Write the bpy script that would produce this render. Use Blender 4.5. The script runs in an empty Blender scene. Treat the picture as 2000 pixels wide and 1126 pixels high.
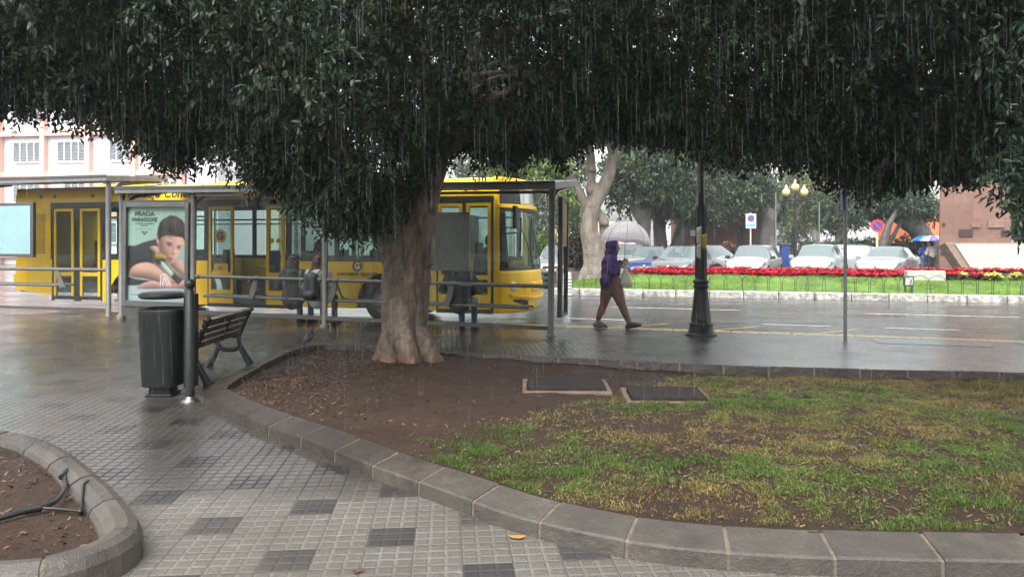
import bpy, math, random
import numpy as np
from mathutils import Vector, Matrix, noise

random.seed(7)
RNG = np.random.default_rng(7)
scene = bpy.context.scene
COL = scene.collection
PI = math.pi
R = math.radians
F = 1444.0        # focal length in photograph pixels
EYE = 1.6         # eye height above the pavement
HZ = 470.0        # horizon row in the photograph
HAZE_DENSITY = 0.0011
RAIN_N = 15000


def ground(px, py, z=0.0):
    d = (EYE - z) * F / (py - HZ)
    return Vector(((px - 1000) / F * d, d, z))


def at(px, d):
    return (px - 1000) / F * d


def hz(py, d):
    return EYE + (HZ - py) / F * d


# ------------------------------------------------------------------ mesh builder
class MB:
    def __init__(s):
        s.v, s.f, s.m, s.sm = [], [], [], []

    def add(s, vs, fs, m=0, smooth=False):
        b = len(s.v)
        s.v += [tuple(p) for p in vs]
        for f in fs:
            s.f.append(tuple(b + i for i in f)); s.m.append(m); s.sm.append(smooth)

    def box(s, c, size, m=0, rot=None):
        x, y, z = size[0] / 2, size[1] / 2, size[2] / 2
        vs = [Vector((sx * x, sy * y, sz * z)) for sz in (-1, 1) for sy in (-1, 1) for sx in (-1, 1)]
        if rot is not None:
            M = Matrix.Rotation(rot, 3, 'Z') if isinstance(rot, (int, float)) else rot
            vs = [M @ v for v in vs]
        c = Vector(c)
        s.add([v + c for v in vs], [(0, 2, 3, 1), (4, 5, 7, 6), (0, 1, 5, 4), (2, 6, 7, 3), (0, 4, 6, 2), (1, 3, 7, 5)], m)
        return s

    def span(s, a, b, m=0):
        a, b = Vector(a), Vector(b)
        return s.box((a + b) / 2, [abs(b[i] - a[i]) for i in range(3)], m)

    def tube(s, pts, r, n=10, m=0, caps=True, smooth=True, flat=1.0):
        pts = [Vector(p) for p in pts]
        rs = list(r) if isinstance(r, (list, tuple)) else [r] * len(pts)
        t0 = (pts[1] - pts[0]).normalized()
        a = Vector((0, 0, 1)) if abs(t0.z) < 0.9 else Vector((1, 0, 0))
        side = t0.cross(a).normalized()
        vs, k = [], len(pts)
        for i, p in enumerate(pts):
            t = (pts[min(i + 1, k - 1)] - pts[max(i - 1, 0)]).normalized()
            side = (side - t * side.dot(t)).normalized()
            up = t.cross(side)
            for j in range(n):
                an = 2 * PI * j / n
                vs.append(p + side * (math.cos(an) * rs[i]) + up * (math.sin(an) * rs[i] * flat))
        fs = [(i * n + j, i * n + (j + 1) % n, (i + 1) * n + (j + 1) % n, (i + 1) * n + j) for i in range(k - 1) for j in range(n)]
        s.add(vs, fs, m, smooth)
        if caps:
            s.add(vs[:n], [tuple(reversed(range(n)))], m)
            s.add(vs[-n:], [tuple(range(n))], m)
        return s

    def cyl(s, p0, p1, r0, r1=None, n=14, m=0, smooth=True):
        return s.tube([p0, p1], [r0, r0 if r1 is None else r1], n, m, True, smooth)

    def lathe(s, prof, n=24, c=(0, 0, 0), m=0, smooth=True, axis='Z', caps=True):
        c = Vector(c)
        vs = []
        for r, z in prof:
            for j in range(n):
                an = 2 * PI * j / n
                if axis == 'Z':
                    p = Vector((r * math.cos(an), r * math.sin(an), z))
                elif axis == 'Y':
                    p = Vector((r * math.cos(an), z, -r * math.sin(an)))
                else:
                    p = Vector((z, r * math.cos(an), r * math.sin(an)))
                vs.append(p + c)
        k = len(prof)
        s.add(vs, [(i * n + j, i * n + (j + 1) % n, (i + 1) * n + (j + 1) % n, (i + 1) * n + j) for i in range(k - 1) for j in range(n)], m, smooth)
        if caps:
            if prof[0][0] > 1e-4:
                s.add(vs[:n], [tuple(reversed(range(n)))], m)
            if prof[-1][0] > 1e-4:
                s.add(vs[-n:], [tuple(range(n))], m)
        return s

    def sphere(s, c, r, nu=16, nv=10, m=0):
        r = (r, r, r) if isinstance(r, (int, float)) else r
        c = Vector(c)
        vs = [c + Vector((0, 0, -r[2]))]
        for i in range(1, nv):
            a = -PI / 2 + PI * i / nv
            for j in range(nu):
                b = 2 * PI * j / nu
                vs.append(c + Vector((r[0] * math.cos(a) * math.cos(b), r[1] * math.cos(a) * math.sin(b), r[2] * math.sin(a))))
        vs.append(c + Vector((0, 0, r[2])))
        fs = [(0, 1 + (j + 1) % nu, 1 + j) for j in range(nu)]
        for i in range(nv - 2):
            for j in range(nu):
                a0 = 1 + i * nu
                fs.append((a0 + j, a0 + (j + 1) % nu, a0 + nu + (j + 1) % nu, a0 + nu + j))
        l = len(vs) - 1
        a0 = 1 + (nv - 2) * nu
        fs += [(a0 + j, a0 + (j + 1) % nu, l) for j in range(nu)]
        s.add(vs, fs, m, True)
        return s

    def prism(s, poly, o, u, v, depth, m=0, smooth=False):
        """polygon in the (u, v) frame at o, extruded by depth along u x v"""
        o, u, v = Vector(o), Vector(u), Vector(v)
        w = u.cross(v) * depth
        n = len(poly)
        a = [o + u * p[0] + v * p[1] for p in poly]
        b = [p + w for p in a]
        s.add(a + b, [tuple(reversed(range(n))), tuple(range(n, 2 * n))] + [(i, (i + 1) % n, n + (i + 1) % n, n + i) for i in range(n)], m, smooth)
        return s

    def poly(s, pts, m=0):
        s.add(pts, [tuple(range(len(pts)))], m)
        return s

    def grid(s, fn, nu, nv, m=0, smooth=True):
        vs = [fn(i / nu, j / nv) for j in range(nv + 1) for i in range(nu + 1)]
        w = nu + 1
        s.add(vs, [(j * w + i, j * w + i + 1, (j + 1) * w + i + 1, (j + 1) * w + i) for j in range(nv) for i in range(nu)], m, smooth)
        return s

    def build(s, name, mats, parent=None, loc=None, rotz=0.0, bevel=0.0, solid=0.0, sub=0):
        me = bpy.data.meshes.new(name)
        me.from_pydata(s.v, [], s.f)
        mats = mats if isinstance(mats, (list, tuple)) else [mats]
        for m in mats:
            me.materials.append(m)
        me.polygons.foreach_set('material_index', s.m)
        me.polygons.foreach_set('use_smooth', s.sm)
        me.update()
        o = link(name, me, parent)
        if loc is not None:
            o.location = loc
        o.rotation_euler = (0, 0, rotz)
        if solid:
            md = o.modifiers.new('solid', 'SOLIDIFY'); md.thickness = solid; md.offset = 0
        if sub:
            md = o.modifiers.new('sub', 'SUBSURF'); md.levels = md.render_levels = sub
        if bevel:
            md = o.modifiers.new('bevel', 'BEVEL'); md.width = bevel; md.segments = 2
            md.limit_method = 'ANGLE'; md.angle_limit = R(40)
        return o


def link(name, data, parent=None):
    o = bpy.data.objects.new(name, data)
    COL.objects.link(o)
    if parent is not None:
        o.parent = parent
    return o


def tag(o, label=None, cat=None, group=None, kind=None):
    if label: o['label'] = label
    if cat: o['category'] = cat
    if group: o['group'] = group
    if kind: o['kind'] = kind
    return o


def thing(name, label, cat, loc=(0, 0, 0), rotz=0.0, group=None):
    o = link(name, None)
    o.empty_display_size = 0.2
    o.location = loc
    o.rotation_euler = (0, 0, rotz)
    return tag(o, label, cat, group)


def struct(o):
    return tag(o, kind='structure')


def np_mesh(name, verts, faces_n, mats, mat_idx=None, parent=None, smooth=False, corner=4):
    """fast mesh of equal polygons: verts (N,3), faces (M,corner)"""
    me = bpy.data.meshes.new(name)
    me.vertices.add(len(verts))
    me.vertices.foreach_set('co', np.ascontiguousarray(verts, dtype=np.float32).ravel())
    M = len(faces_n)
    me.loops.add(M * corner)
    me.loops.foreach_set('vertex_index', np.ascontiguousarray(faces_n, dtype=np.int32).ravel())
    me.polygons.add(M)
    me.polygons.foreach_set('loop_start', np.arange(0, M * corner, corner, dtype=np.int32))
    for m in (mats if isinstance(mats, (list, tuple)) else [mats]):
        me.materials.append(m)
    if mat_idx is not None:
        me.polygons.foreach_set('material_index', np.ascontiguousarray(mat_idx, dtype=np.int32))
    me.polygons.foreach_set('use_smooth', np.full(M, smooth))
    me.update(calc_edges=True)
    return link(name, me, parent)


def spline(pts, n=6, closed=False):
    """Catmull-Rom through points"""
    pts = [Vector(p) for p in pts]
    k = len(pts)
    out = []
    for i in range(k if closed else k - 1):
        g = (lambda q: pts[q % k]) if closed else (lambda q: pts[min(max(q, 0), k - 1)])
        a, b, c, d = g(i - 1), g(i), g(i + 1), g(i + 2)
        for j in range(n):
            t = j / n
            out.append(0.5 * ((2 * b) + (c - a) * t + (2 * a - 5 * b + 4 * c - d) * t * t + (3 * b - a - 3 * c + d) * t ** 3))
    if not closed:
        out.append(pts[-1])
    return out


def blob(name, caps, voxel, mats, parent=None, smooth=3, warp=None, loc=None):
    """one continuous surface grown round tapered capsules (p0, p1, r0, r1)"""
    mb = MB()
    for p0, p1, r0, r1 in caps:
        p0, p1 = Vector(p0), Vector(p1)
        ax = p1 - p0
        L = ax.length
        if L < 1e-5:
            ax, L = Vector((0, 0, 1)), 1e-4
        ax = ax.normalized()
        pts, rs = [], []
        for k in range(5):
            a = PI / 2 * (1 - k / 4)
            pts.append(p0 - ax * (r0 * math.sin(a))); rs.append(max(r0 * math.cos(a), 1e-4))
        for k in range(5):
            a = PI / 2 * k / 4
            pts.append(p0 + ax * (L + r1 * math.sin(a))); rs.append(max(r1 * math.cos(a), 1e-4))
        mb.tube(pts, rs, 12)
    me = bpy.data.meshes.new('tmp')
    me.from_pydata(mb.v, [], mb.f)
    o = bpy.data.objects.new('tmp', me)
    COL.objects.link(o)
    md = o.modifiers.new('r', 'REMESH'); md.mode = 'VOXEL'; md.voxel_size = voxel
    if smooth:
        ms = o.modifiers.new('s', 'SMOOTH'); ms.iterations = smooth; ms.factor = 0.5
    dg = bpy.context.evaluated_depsgraph_get()
    out = bpy.data.meshes.new_from_object(o.evaluated_get(dg))
    bpy.data.objects.remove(o)
    bpy.data.meshes.remove(me)
    out.name = name
    if warp is not None:
        n = len(out.vertices)
        co = np.empty(n * 3, dtype=np.float32); out.vertices.foreach_get('co', co)
        no = np.empty(n * 3, dtype=np.float32); out.vertices.foreach_get('normal', no)
        co = co.reshape(-1, 3); no = no.reshape(-1, 3)
        d = np.array([warp(Vector(p)) for p in co], dtype=np.float32)
        out.vertices.foreach_set('co', (co + no * d[:, None]).ravel())
    out.materials.clear()
    for m in (mats if isinstance(mats, (list, tuple)) else [mats]):
        out.materials.append(m)
    out.polygons.foreach_set('use_smooth', np.ones(len(out.polygons), dtype=bool))
    out.update()
    r = link(name, out, parent)
    if loc is not None:
        r.location = loc
    return r


def text(name, body, size, mat, parent, loc, M=None, extrude=0.004, shear=0.0, align='CENTER', width=1.0, bold=0.0):
    cu = bpy.data.curves.new('t', 'FONT')
    cu.body = body; cu.size = size; cu.extrude = extrude; cu.shear = shear
    cu.align_x = align; cu.align_y = 'CENTER'; cu.offset = bold; cu.resolution_u = 3
    o = bpy.data.objects.new('t', cu)
    COL.objects.link(o)
    dg = bpy.context.evaluated_depsgraph_get()
    me = bpy.data.meshes.new_from_object(o.evaluated_get(dg))
    bpy.data.objects.remove(o); bpy.data.curves.remove(cu)
    T = (M.to_4x4() if M is not None else Matrix.Identity(4)) @ Matrix.Diagonal((width, 1, 1, 1))
    me.transform(T)
    me.name = name
    me.materials.clear(); me.materials.append(mat)
    r = link(name, me, parent)
    r.location = loc
    return r


UPRIGHT = Matrix(((1, 0, 0), (0, 0, -1), (0, 1, 0)))     # text standing, facing -Y


# ------------------------------------------------------------------ materials
class NT:
    def __init__(s, name):
        s.mat = bpy.data.materials.new(name)
        s.mat.use_nodes = True
        s.t = s.mat.node_tree
        s.t.nodes.clear()
        s.out = s.t.nodes.new('ShaderNodeOutputMaterial')

    def n(s, typ, ins=None, **props):
        nd = s.t.nodes.new('ShaderNode' + typ)
        for k, v in props.items():
            setattr(nd, k, v)
        for k, v in (ins or {}).items():
            sock = nd.inputs[k]
            if isinstance(v, bpy.types.NodeSocket):
                s.t.links.new(v, sock)
            else:
                sock.default_value = v
        return nd

    def math(s, op, a, b=None, c=None, clamp=False):
        ins = {0: a}
        if b is not None: ins[1] = b
        if c is not None: ins[2] = c
        return s.n('Math', ins, operation=op, use_clamp=clamp).outputs[0]

    def noise(s, vec, scale, detail=4, rough=0.6, dist=0.0):
        return s.n('TexNoise', {'Vector': vec, 'Scale': scale, 'Detail': detail, 'Roughness': rough, 'Distortion': dist}).outputs['Fac']

    def ramp(s, fac, stops):
        nd = s.n('ValToRGB', {'Fac': fac})
        e = nd.color_ramp.elements
        while len(e) < len(stops):
            e.new(0.5)
        for i, (p, c) in enumerate(stops):
            e[i].position = p
            e[i].color = (c, c, c, 1) if isinstance(c, (int, float)) else (*c, 1)
        return nd.outputs['Color']

    def mix(s, fac, a, b, mode='MIX'):
        f = lambda c: (*c, 1) if isinstance(c, tuple) and len(c) == 3 else c
        nd = s.n('Mix', None, data_type='RGBA', blend_type=mode)
        for i, v in ((0, fac), (6, f(a)), (7, f(b))):
            if isinstance(v, bpy.types.NodeSocket):
                s.t.links.new(v, nd.inputs[i])
            else:
                nd.inputs[i].default_value = v
        return nd.outputs[2]

    def pos(s):
        return s.n('NewGeometry').outputs['Position']

    def obj(s):
        return s.n('TexCoord').outputs['Object']

    def bump(s, h, strength=0.3, dist=0.02):
        return s.n('Bump', {'Height': h, 'Strength': strength, 'Distance': dist}).outputs['Normal']

    def pbr(s, color, rough=0.5, metal=0.0, normal=None, **kw):
        ins = {'Base Color': (*color, 1) if isinstance(color, tuple) and len(color) == 3 else color, 'Roughness': rough, 'Metallic': metal}
        if normal is not None: ins['Normal'] = normal
        ins.update(kw)
        return s.n('BsdfPrincipled', ins).outputs[0]

    def surf(s, sh):
        s.t.links.new(sh, s.out.inputs['Surface'])
        return s.mat


_simple = {}


def mat(name, color, rough=0.45, metal=0.0, var=0.25, scale=6.0, bump=0.0, bscale=40.0, coat=0.0, rvar=0.15, spec=0.5):
    """wet-weather everyday surface: base colour with uneven dirt, uneven gloss and fine relief"""
    if name in _simple:
        return _simple[name]
    t = NT(name)
    co = t.obj()
    a = t.noise(co, scale, 5, 0.62)
    lo = tuple(c * (1 - var) for c in color)
    hi = tuple(min(c * (1 + var * 0.6), 1) for c in color)
    c = t.mix(t.ramp(a, [(0.3, 0.0), (0.7, 1.0)]), lo, hi)
    r = t.math('ADD', t.math('MULTIPLY', t.noise(co, scale * 2.3, 3), rvar * 2), rough - rvar, clamp=True)
    nrm = t.bump(t.noise(co, bscale, 4), bump, 0.01) if bump else None
    kw = {'Specular IOR Level': spec}
    if coat:
        kw.update({'Coat Weight': coat, 'Coat Roughness': 0.08})
    m = t.surf(t.pbr(c, r, metal, nrm, **kw))
    _simple[name] = m
    return m


def glass(name, tint=(0.75, 0.9, 0.86), gloss=0.12, haze=0.0, hazecol=(0.5, 0.5, 0.5)):
    """thin sheet of glass: tinted see-through with a Fresnel reflection, and a film of rain on it"""
    t = NT(name)
    bf = t.n('NewGeometry').outputs['Backfacing']
    fr = t.n('Fresnel', {'IOR': t.math('ADD', 1.45, t.math('MULTIPLY', bf, 1 / 1.45 - 1.45))}).outputs[0]
    f = t.math('MULTIPLY', fr, 0.18 + gloss, clamp=True)
    tr = t.n('BsdfTransparent', {'Color': (*tint, 1)}).outputs[0]
    gl = t.n('BsdfGlossy', {'Color': (1, 1, 1, 1), 'Roughness': 0.03}).outputs[0]
    sh = t.n('MixShader', {0: f, 1: tr, 2: gl}).outputs[0]
    if haze:
        df = t.n('BsdfDiffuse', {'Color': (*hazecol, 1)}).outputs[0]
        hf = t.math('MULTIPLY', t.noise(t.obj(), 5, 6, 0.7), haze * 2, clamp=True)
        sh = t.n('MixShader', {0: hf, 1: sh, 2: df}).outputs[0]
    return t.surf(sh)
# ================================================================== camera, sky, light
cam = bpy.data.objects.new('camera', bpy.data.cameras.new('camera'))
COL.objects.link(cam)
scene.camera = cam
cam.location = (0, 0, EYE)
cam.rotation_euler = (R(90), 0, 0)
cam.data.sensor_width = 36
cam.data.lens = F / 2000 * 36
cam.data.shift_y = -(563 - HZ) / 2000
cam.data.clip_end = 900
cam.data.clip_start = 0.05

SUN_EL, SUN_AZ = 56, -158          # degrees; azimuth of the sun seen from above, from +Y clockwise
wd = bpy.data.worlds.new('World')
scene.world = wd
wd.use_nodes = True
wt = wd.node_tree
wt.nodes.clear()
wo = wt.nodes.new('ShaderNodeOutputWorld')
bg = wt.nodes.new('ShaderNodeBackground')
sky = wt.nodes.new('ShaderNodeTexSky')
sky.sky_type = 'NISHITA'
sky.sun_disc = False
sky.sun_elevation = R(SUN_EL)
sky.sun_rotation = R(SUN_AZ)
sky.air_density = 1.6
sky.dust_density = 4.0
hs = wt.nodes.new('ShaderNodeHueSaturation')
hs.inputs['Saturation'].default_value = 0.14
hs.inputs['Value'].default_value = 1.0
wt.links.new(sky.outputs[0], hs.inputs['Color'])
wt.links.new(hs.outputs[0], bg.inputs['Color'])
bg.inputs['Strength'].default_value = 0.13
wt.links.new(bg.outputs[0], wo.inputs['Surface'])

sl = bpy.data.lights.new('sun', 'SUN')
sl.energy = 1.5
sl.angle = R(60)
sl.color = (1.0, 0.96, 0.9)
sun = bpy.data.objects.new('sun', sl)
COL.objects.link(sun)
sd = Vector((math.sin(R(SUN_AZ)) * math.cos(R(SUN_EL)), math.cos(R(SUN_AZ)) * math.cos(R(SUN_EL)), math.sin(R(SUN_EL))))
sun.rotation_euler = (-sd).to_track_quat('-Z', 'Y').to_euler()
sun.location = sd * 80

vs_ = scene.view_settings
vs_.view_transform = 'Standard'
vs_.look = 'None'
vs_.exposure = 1.75
vs_.gamma = 1.0
vs_.use_curve_mapping = False
cy = scene.cycles
cy.max_bounces = 7
cy.diffuse_bounces = 3
cy.glossy_bounces = 3
cy.transmission_bounces = 4
cy.transparent_max_bounces = 24
cy.volume_bounces = 0
cy.caustics_reflective = False
cy.caustics_refractive = False
cy.use_denoising = True
cy.sample_clamp_indirect = 6.0
cy.use_adaptive_sampling = True

# ================================================================== lines of the street
KS = -0.297
KE = Vector((1, KS, 0)).normalized()          # along the near kerb, left to right
KN = Vector((-KE.y, KE.x, 0))                 # towards the road
K0 = Vector((0, 14.05, 0))                    # inner edge of the kerb stone
ROAD_Z = -0.12


def kerb(s, t, z=0.0):
    p = K0 + KE * s + KN * t
    return Vector((p.x, p.y, z))


IE = Vector((1, -0.26, 0)).normalized()       # along the grass island
IN = Vector((-IE.y, IE.x, 0))
I0 = Vector((0, 24.1, 0))


def isl(s, t, z=0.0):
    p = I0 + IE * s + IN * t
    return Vector((p.x, p.y, z))


def isl_s(px, t):
    u = (px - 1000) / F
    b = I0 + IN * t
    return (u * b.y - b.x) / (IE.x - u * IE.y)


def isl_h(t):
    if t < 0.3: return 0.05
    if t < 3.2: return 0.05 + 0.40 * (t - 0.3) / 2.9
    if t < 5.0: return 0.45
    return max(0.45 - (t - 5.0) * 0.35, -0.2)


def vnoise(x, y, seed=0):
    """value noise on numpy arrays, 0..1"""
    xi, yi = np.floor(x).astype(np.int64), np.floor(y).astype(np.int64)
    fx, fy = x - xi, y - yi
    fx, fy = fx * fx * (3 - 2 * fx), fy * fy * (3 - 2 * fy)

    def h(a, b):
        k = (a * 374761393 + b * 668265263 + seed * 974634777) & 0xFFFFFFFF
        k = ((k ^ (k >> 13)) * 1274126177) & 0xFFFFFFFF
        return ((k ^ (k >> 16)) & 0xFFFF) / 65535.0
    return (h(xi, yi) * (1 - fx) + h(xi + 1, yi) * fx) * (1 - fy) + (h(xi, yi + 1) * (1 - fx) + h(xi + 1, yi + 1) * fx) * fy


# ================================================================== ground, road, pavement
def m_asphalt(name, base=0.05, wet=1.0):
    t = NT(name)
    p = t.pos()
    st = t.n('Mapping', {'Vector': p, 'Rotation': (0, 0, R(16)), 'Scale': (0.22, 1.1, 1)}).outputs[0]
    big = t.noise(st, 0.8, 5, 0.6)
    fine = t.noise(p, 60, 3)
    c = t.mix(t.ramp(big, [(0.3, 0.0), (0.7, 1.0)]), (base * 0.75,) * 3, (base * 1.35, base * 1.35, base * 1.45))
    c = t.mix(t.math('MULTIPLY', fine, 0.35), c, (0.10, 0.10, 0.108))
    r = t.ramp(t.noise(st, 1.7, 5, 0.65), [(0.30, 0.07), (0.52, 0.24), (0.75, 0.42)])
    nb = t.bump(t.math('ADD', t.math('MULTIPLY', fine, 0.5), t.noise(p, 9, 3)), 0.22, 0.01)
    return t.surf(t.pbr(c, r, 0, nb, **{'Specular IOR Level': 0.45}))


def m_paving():
    t = NT('paving_tiles')
    p = t.pos()
    uv = t.n('Mapping', {'Vector': p, 'Rotation': (0, 0, R(-5))}).outputs[0]
    xyz = t.n('SeparateXYZ', {0: uv}).outputs
    T = 0.25
    u = t.math('DIVIDE', t.math('SUBTRACT', xyz[0], 0.075), T)
    v = t.math('DIVIDE', t.math('ADD', xyz[1], 0.085), T)
    iu, iv = t.math('FLOOR', u), t.math('FLOOR', v)
    even = t.math('LESS_THAN', t.math('FLOORED_MODULO', iu, 2.0), 0.5)
    ph = t.math('FLOORED_MODULO', t.math('SUBTRACT', iv, t.math('MULTIPLY', iu, 0.5)), 3.0)
    dark = t.math('MULTIPLY', even, t.math('COMPARE', ph, 2.0, 0.3))

    def edge(w, k, wid, soft):
        f = t.math('FRACT', t.math('MULTIPLY', w, float(k)))
        d = t.math('MINIMUM', f, t.math('SUBTRACT', 1.0, f))
        return t.math('DIVIDE', t.math('SUBTRACT', d, wid), soft, clamp=True)
    cell = t.math('MINIMUM', edge(u, 3, 0.075, 0.07), edge(v, 3, 0.085, 0.08))
    joint = t.math('MINIMUM', edge(u, 1, 0.008, 0.012), edge(v, 1, 0.008, 0.012))
    rnd = t.n('TexWhiteNoise', {'Vector': t.n('CombineXYZ', {0: iu, 1: iv}).outputs[0]}).outputs['Value']
    grit = t.noise(p, 95, 5, 0.85)
    dirt = t.noise(p, 1.3, 6, 0.65)
    wet = t.math('DIVIDE', t.math('SUBTRACT', t.math('ADD', xyz[1], t.math('MULTIPLY', t.noise(p, 2.4, 5, 0.7), 0.9)), 5.05), 0.42, clamp=True)
    stone = t.mix(t.ramp(grit, [(0.40, 0.0), (0.58, 1.0)]), (0.016, 0.015, 0.015), (0.205, 0.195, 0.178))
    stone = t.mix(t.math('MULTIPLY', rnd, 0.35), stone, (0.10, 0.092, 0.082))
    black = t.mix(grit, (0.012, 0.012, 0.014), (0.045, 0.045, 0.05))
    grout = t.mix(t.noise(p, 30, 3), (0.085, 0.078, 0.068), (0.265, 0.25, 0.222))
    face = t.mix(dark, stone, black)
    grout = t.mix(dark, grout, (0.055, 0.052, 0.05))
    c = t.mix(cell, grout, face)
    c = t.mix(joint, (0.07, 0.062, 0.055), c)
    c = t.mix(t.ramp(dirt, [(0.36, 0.6), (0.60, 0.0)]), c, (0.085, 0.075, 0.065))
    wetc = t.mix(1.0, c, (0.36, 0.35, 0.345), 'MULTIPLY')
    c = t.mix(wet, c, wetc)
    pud = t.noise(p, 0.9, 5, 0.6)
    rw = t.ramp(pud, [(0.30, 0.20), (0.5, 0.30), (0.72, 0.42)])
    rw = t.math('ADD', rw, t.math('MULTIPLY', t.noise(p, 45, 2), 0.10))
    rd = t.math('ADD', 0.40, t.math('MULTIPLY', grit, 0.25))
    r = t.n('Mix', {0: wet, 2: rd, 3: rw}, data_type='FLOAT').outputs[0]
    h = t.math('ADD', t.math('MULTIPLY', t.math('MULTIPLY', cell, joint), 1.0), t.math('MULTIPLY', grit, 0.12))
    bs = t.math('SUBTRACT', 0.75, t.math('MULTIPLY', wet, 0.30))
    nb = t.n('Bump', {'Height': h, 'Strength': bs, 'Distance': 0.006}).outputs['Normal']
    rip = t.n('Bump', {'Height': t.noise(p, 26, 3, 0.6), 'Strength': 0.10, 'Distance': 0.01, 'Normal': nb}).outputs['Normal']
    film = t.math('MULTIPLY', wet, t.math('ADD', 0.10, t.math('MULTIPLY', t.math('MULTIPLY', cell, joint), 0.90)))
    fr_ = t.math('ADD', t.ramp(pud, [(0.32, 0.15), (0.5, 0.24), (0.7, 0.36)]), t.math('MULTIPLY', grit, 0.06))
    fn_ = t.n('Bump', {'Height': t.math('ADD', t.noise(p, 18, 3, 0.6), t.math('MULTIPLY', t.math('MULTIPLY', cell, joint), 0.25)), 'Strength': 0.16, 'Distance': 0.01}).outputs['Normal']
    sp_ = t.math('ADD', 0.08, t.math('MULTIPLY', t.math('MULTIPLY', cell, joint), 0.62))
    return t.surf(t.pbr(c, r, 0, rip, **{'Specular IOR Level': sp_, 'Coat Weight': film, 'Coat Roughness': fr_, 'Coat IOR': 1.42, 'Coat Normal': fn_}))


def m_paint(name, col, wear=0.5):
    t = NT(name)
    p = t.pos()
    w = t.ramp(t.noise(p, 7, 6, 0.75), [(0.40, wear), (0.60, 0.0)])
    c = t.mix(w, col, (0.07, 0.07, 0.07))
    return t.surf(t.pbr(c, 0.25, 0, t.bump(t.noise(p, 90, 2), 0.2, 0.004)))


M_ASPH = m_asphalt('wet_asphalt', 0.034)
M_LOT = m_asphalt('parking_asphalt', 0.055)
M_PAVE = m_paving()
mb = MB()
mb.poly([(-420, -60, ROAD_Z - .006), (420, -60, ROAD_Z - .006), (420, 420, ROAD_Z - .006), (-420, 420, ROAD_Z - .006)])
struct(mb.build('ground', M_LOT))
mb = MB()
mb.poly([kerb(-70, 0.0, ROAD_Z), kerb(60, 0.0, ROAD_Z), kerb(60, 10.6, ROAD_Z), kerb(-70, 10.6, ROAD_Z)])
struct(mb.build('road', M_ASPH))
mb = MB()
a, b = kerb(-60, 0), kerb(50, 0)
pl = [(a.x, a.y), (-62, -25), (60, -25), (b.x, b.y)]
mb.prism(pl, (0, 0, -0.4), (1, 0, 0), (0, 1, 0), 0.4)
struct(mb.build('pavement', M_PAVE))

# kerb stones of the near pavement, painted pale yellow at the bus stop
M_KERBY = m_paint('pale_yellow_kerb_paint', (0.62, 0.50, 0.24), 0.55)
mb = MB()
s = -40.0
while s < 30:
    mb.prism([(s, 0.002), (s + 0.985, 0.002), (s + 0.985, 0.24), (s, 0.24)], K0 + Vector((0, 0, -0.3)), KE, KN, 0.305)
    s += 1.0
struct(mb.build('kerb', M_KERBY, bevel=0.012))

# markings
M_WHITE = m_paint('white_road_paint', (0.72, 0.72, 0.70), 0.6)
M_YEL = m_paint('yellow_road_paint', (0.62, 0.42, 0.08), 0.7)
M_BLUE = m_paint('blue_pavement_paint', (0.10, 0.22, 0.42), 0.7)


def mark(name, pts, m, z):
    mb = MB()
    mb.poly([(p[0], p[1], z) for p in pts], 0)
    return struct(mb.build(name, m))


def strip(name, s0, s1, t0, t1, m, z=ROAD_Z + 0.004):
    return mark(name, [kerb(s0, t0), kerb(s1, t0), kerb(s1, t1), kerb(s0, t1)], m, z)


strip('road_marking', -30, 30, 0.38, 0.50, M_YEL)
for s0 in (-12.0, -8.0, -4.0, 0.5, 4.6, 6.9, 11.0):
    strip('road_marking', s0, s0 + 1.3, 2.55, 2.67, M_WHITE)
for s0 in range(-24, 30, 6):
    strip('road_marking', s0 + 1.0, s0 + 4.2, 5.6, 5.72, M_WHITE)
for s0 in (1.2, 3.0, 4.8):
    mark('road_marking', [kerb(s0, 0.55), kerb(s0 + 0.12, 0.55), kerb(s0 + 1.62, 2.2), kerb(s0 + 1.5, 2.2)], M_YEL, ROAD_Z + .004)
mark('pavement_marking', [kerb(8.2, -0.1), kerb(12.5, -0.1), kerb(12.5, -1.2), kerb(8.6, -1.2)], M_BLUE, 0.004)
mark('pavement_marking', [kerb(8.5, -1.3), kerb(12.5, -1.3), kerb(12.5, -1.42), kerb(8.5, -1.42)], M_WHITE, 0.004)
mark('pavement_marking', [kerb(6.2, -0.12), kerb(7.8, -0.12), kerb(7.8, -0.75), kerb(6.2, -0.75)], m_paint('grey_blue_tactile_paint', (0.20, 0.27, 0.30), 0.6), 0.004)


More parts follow.
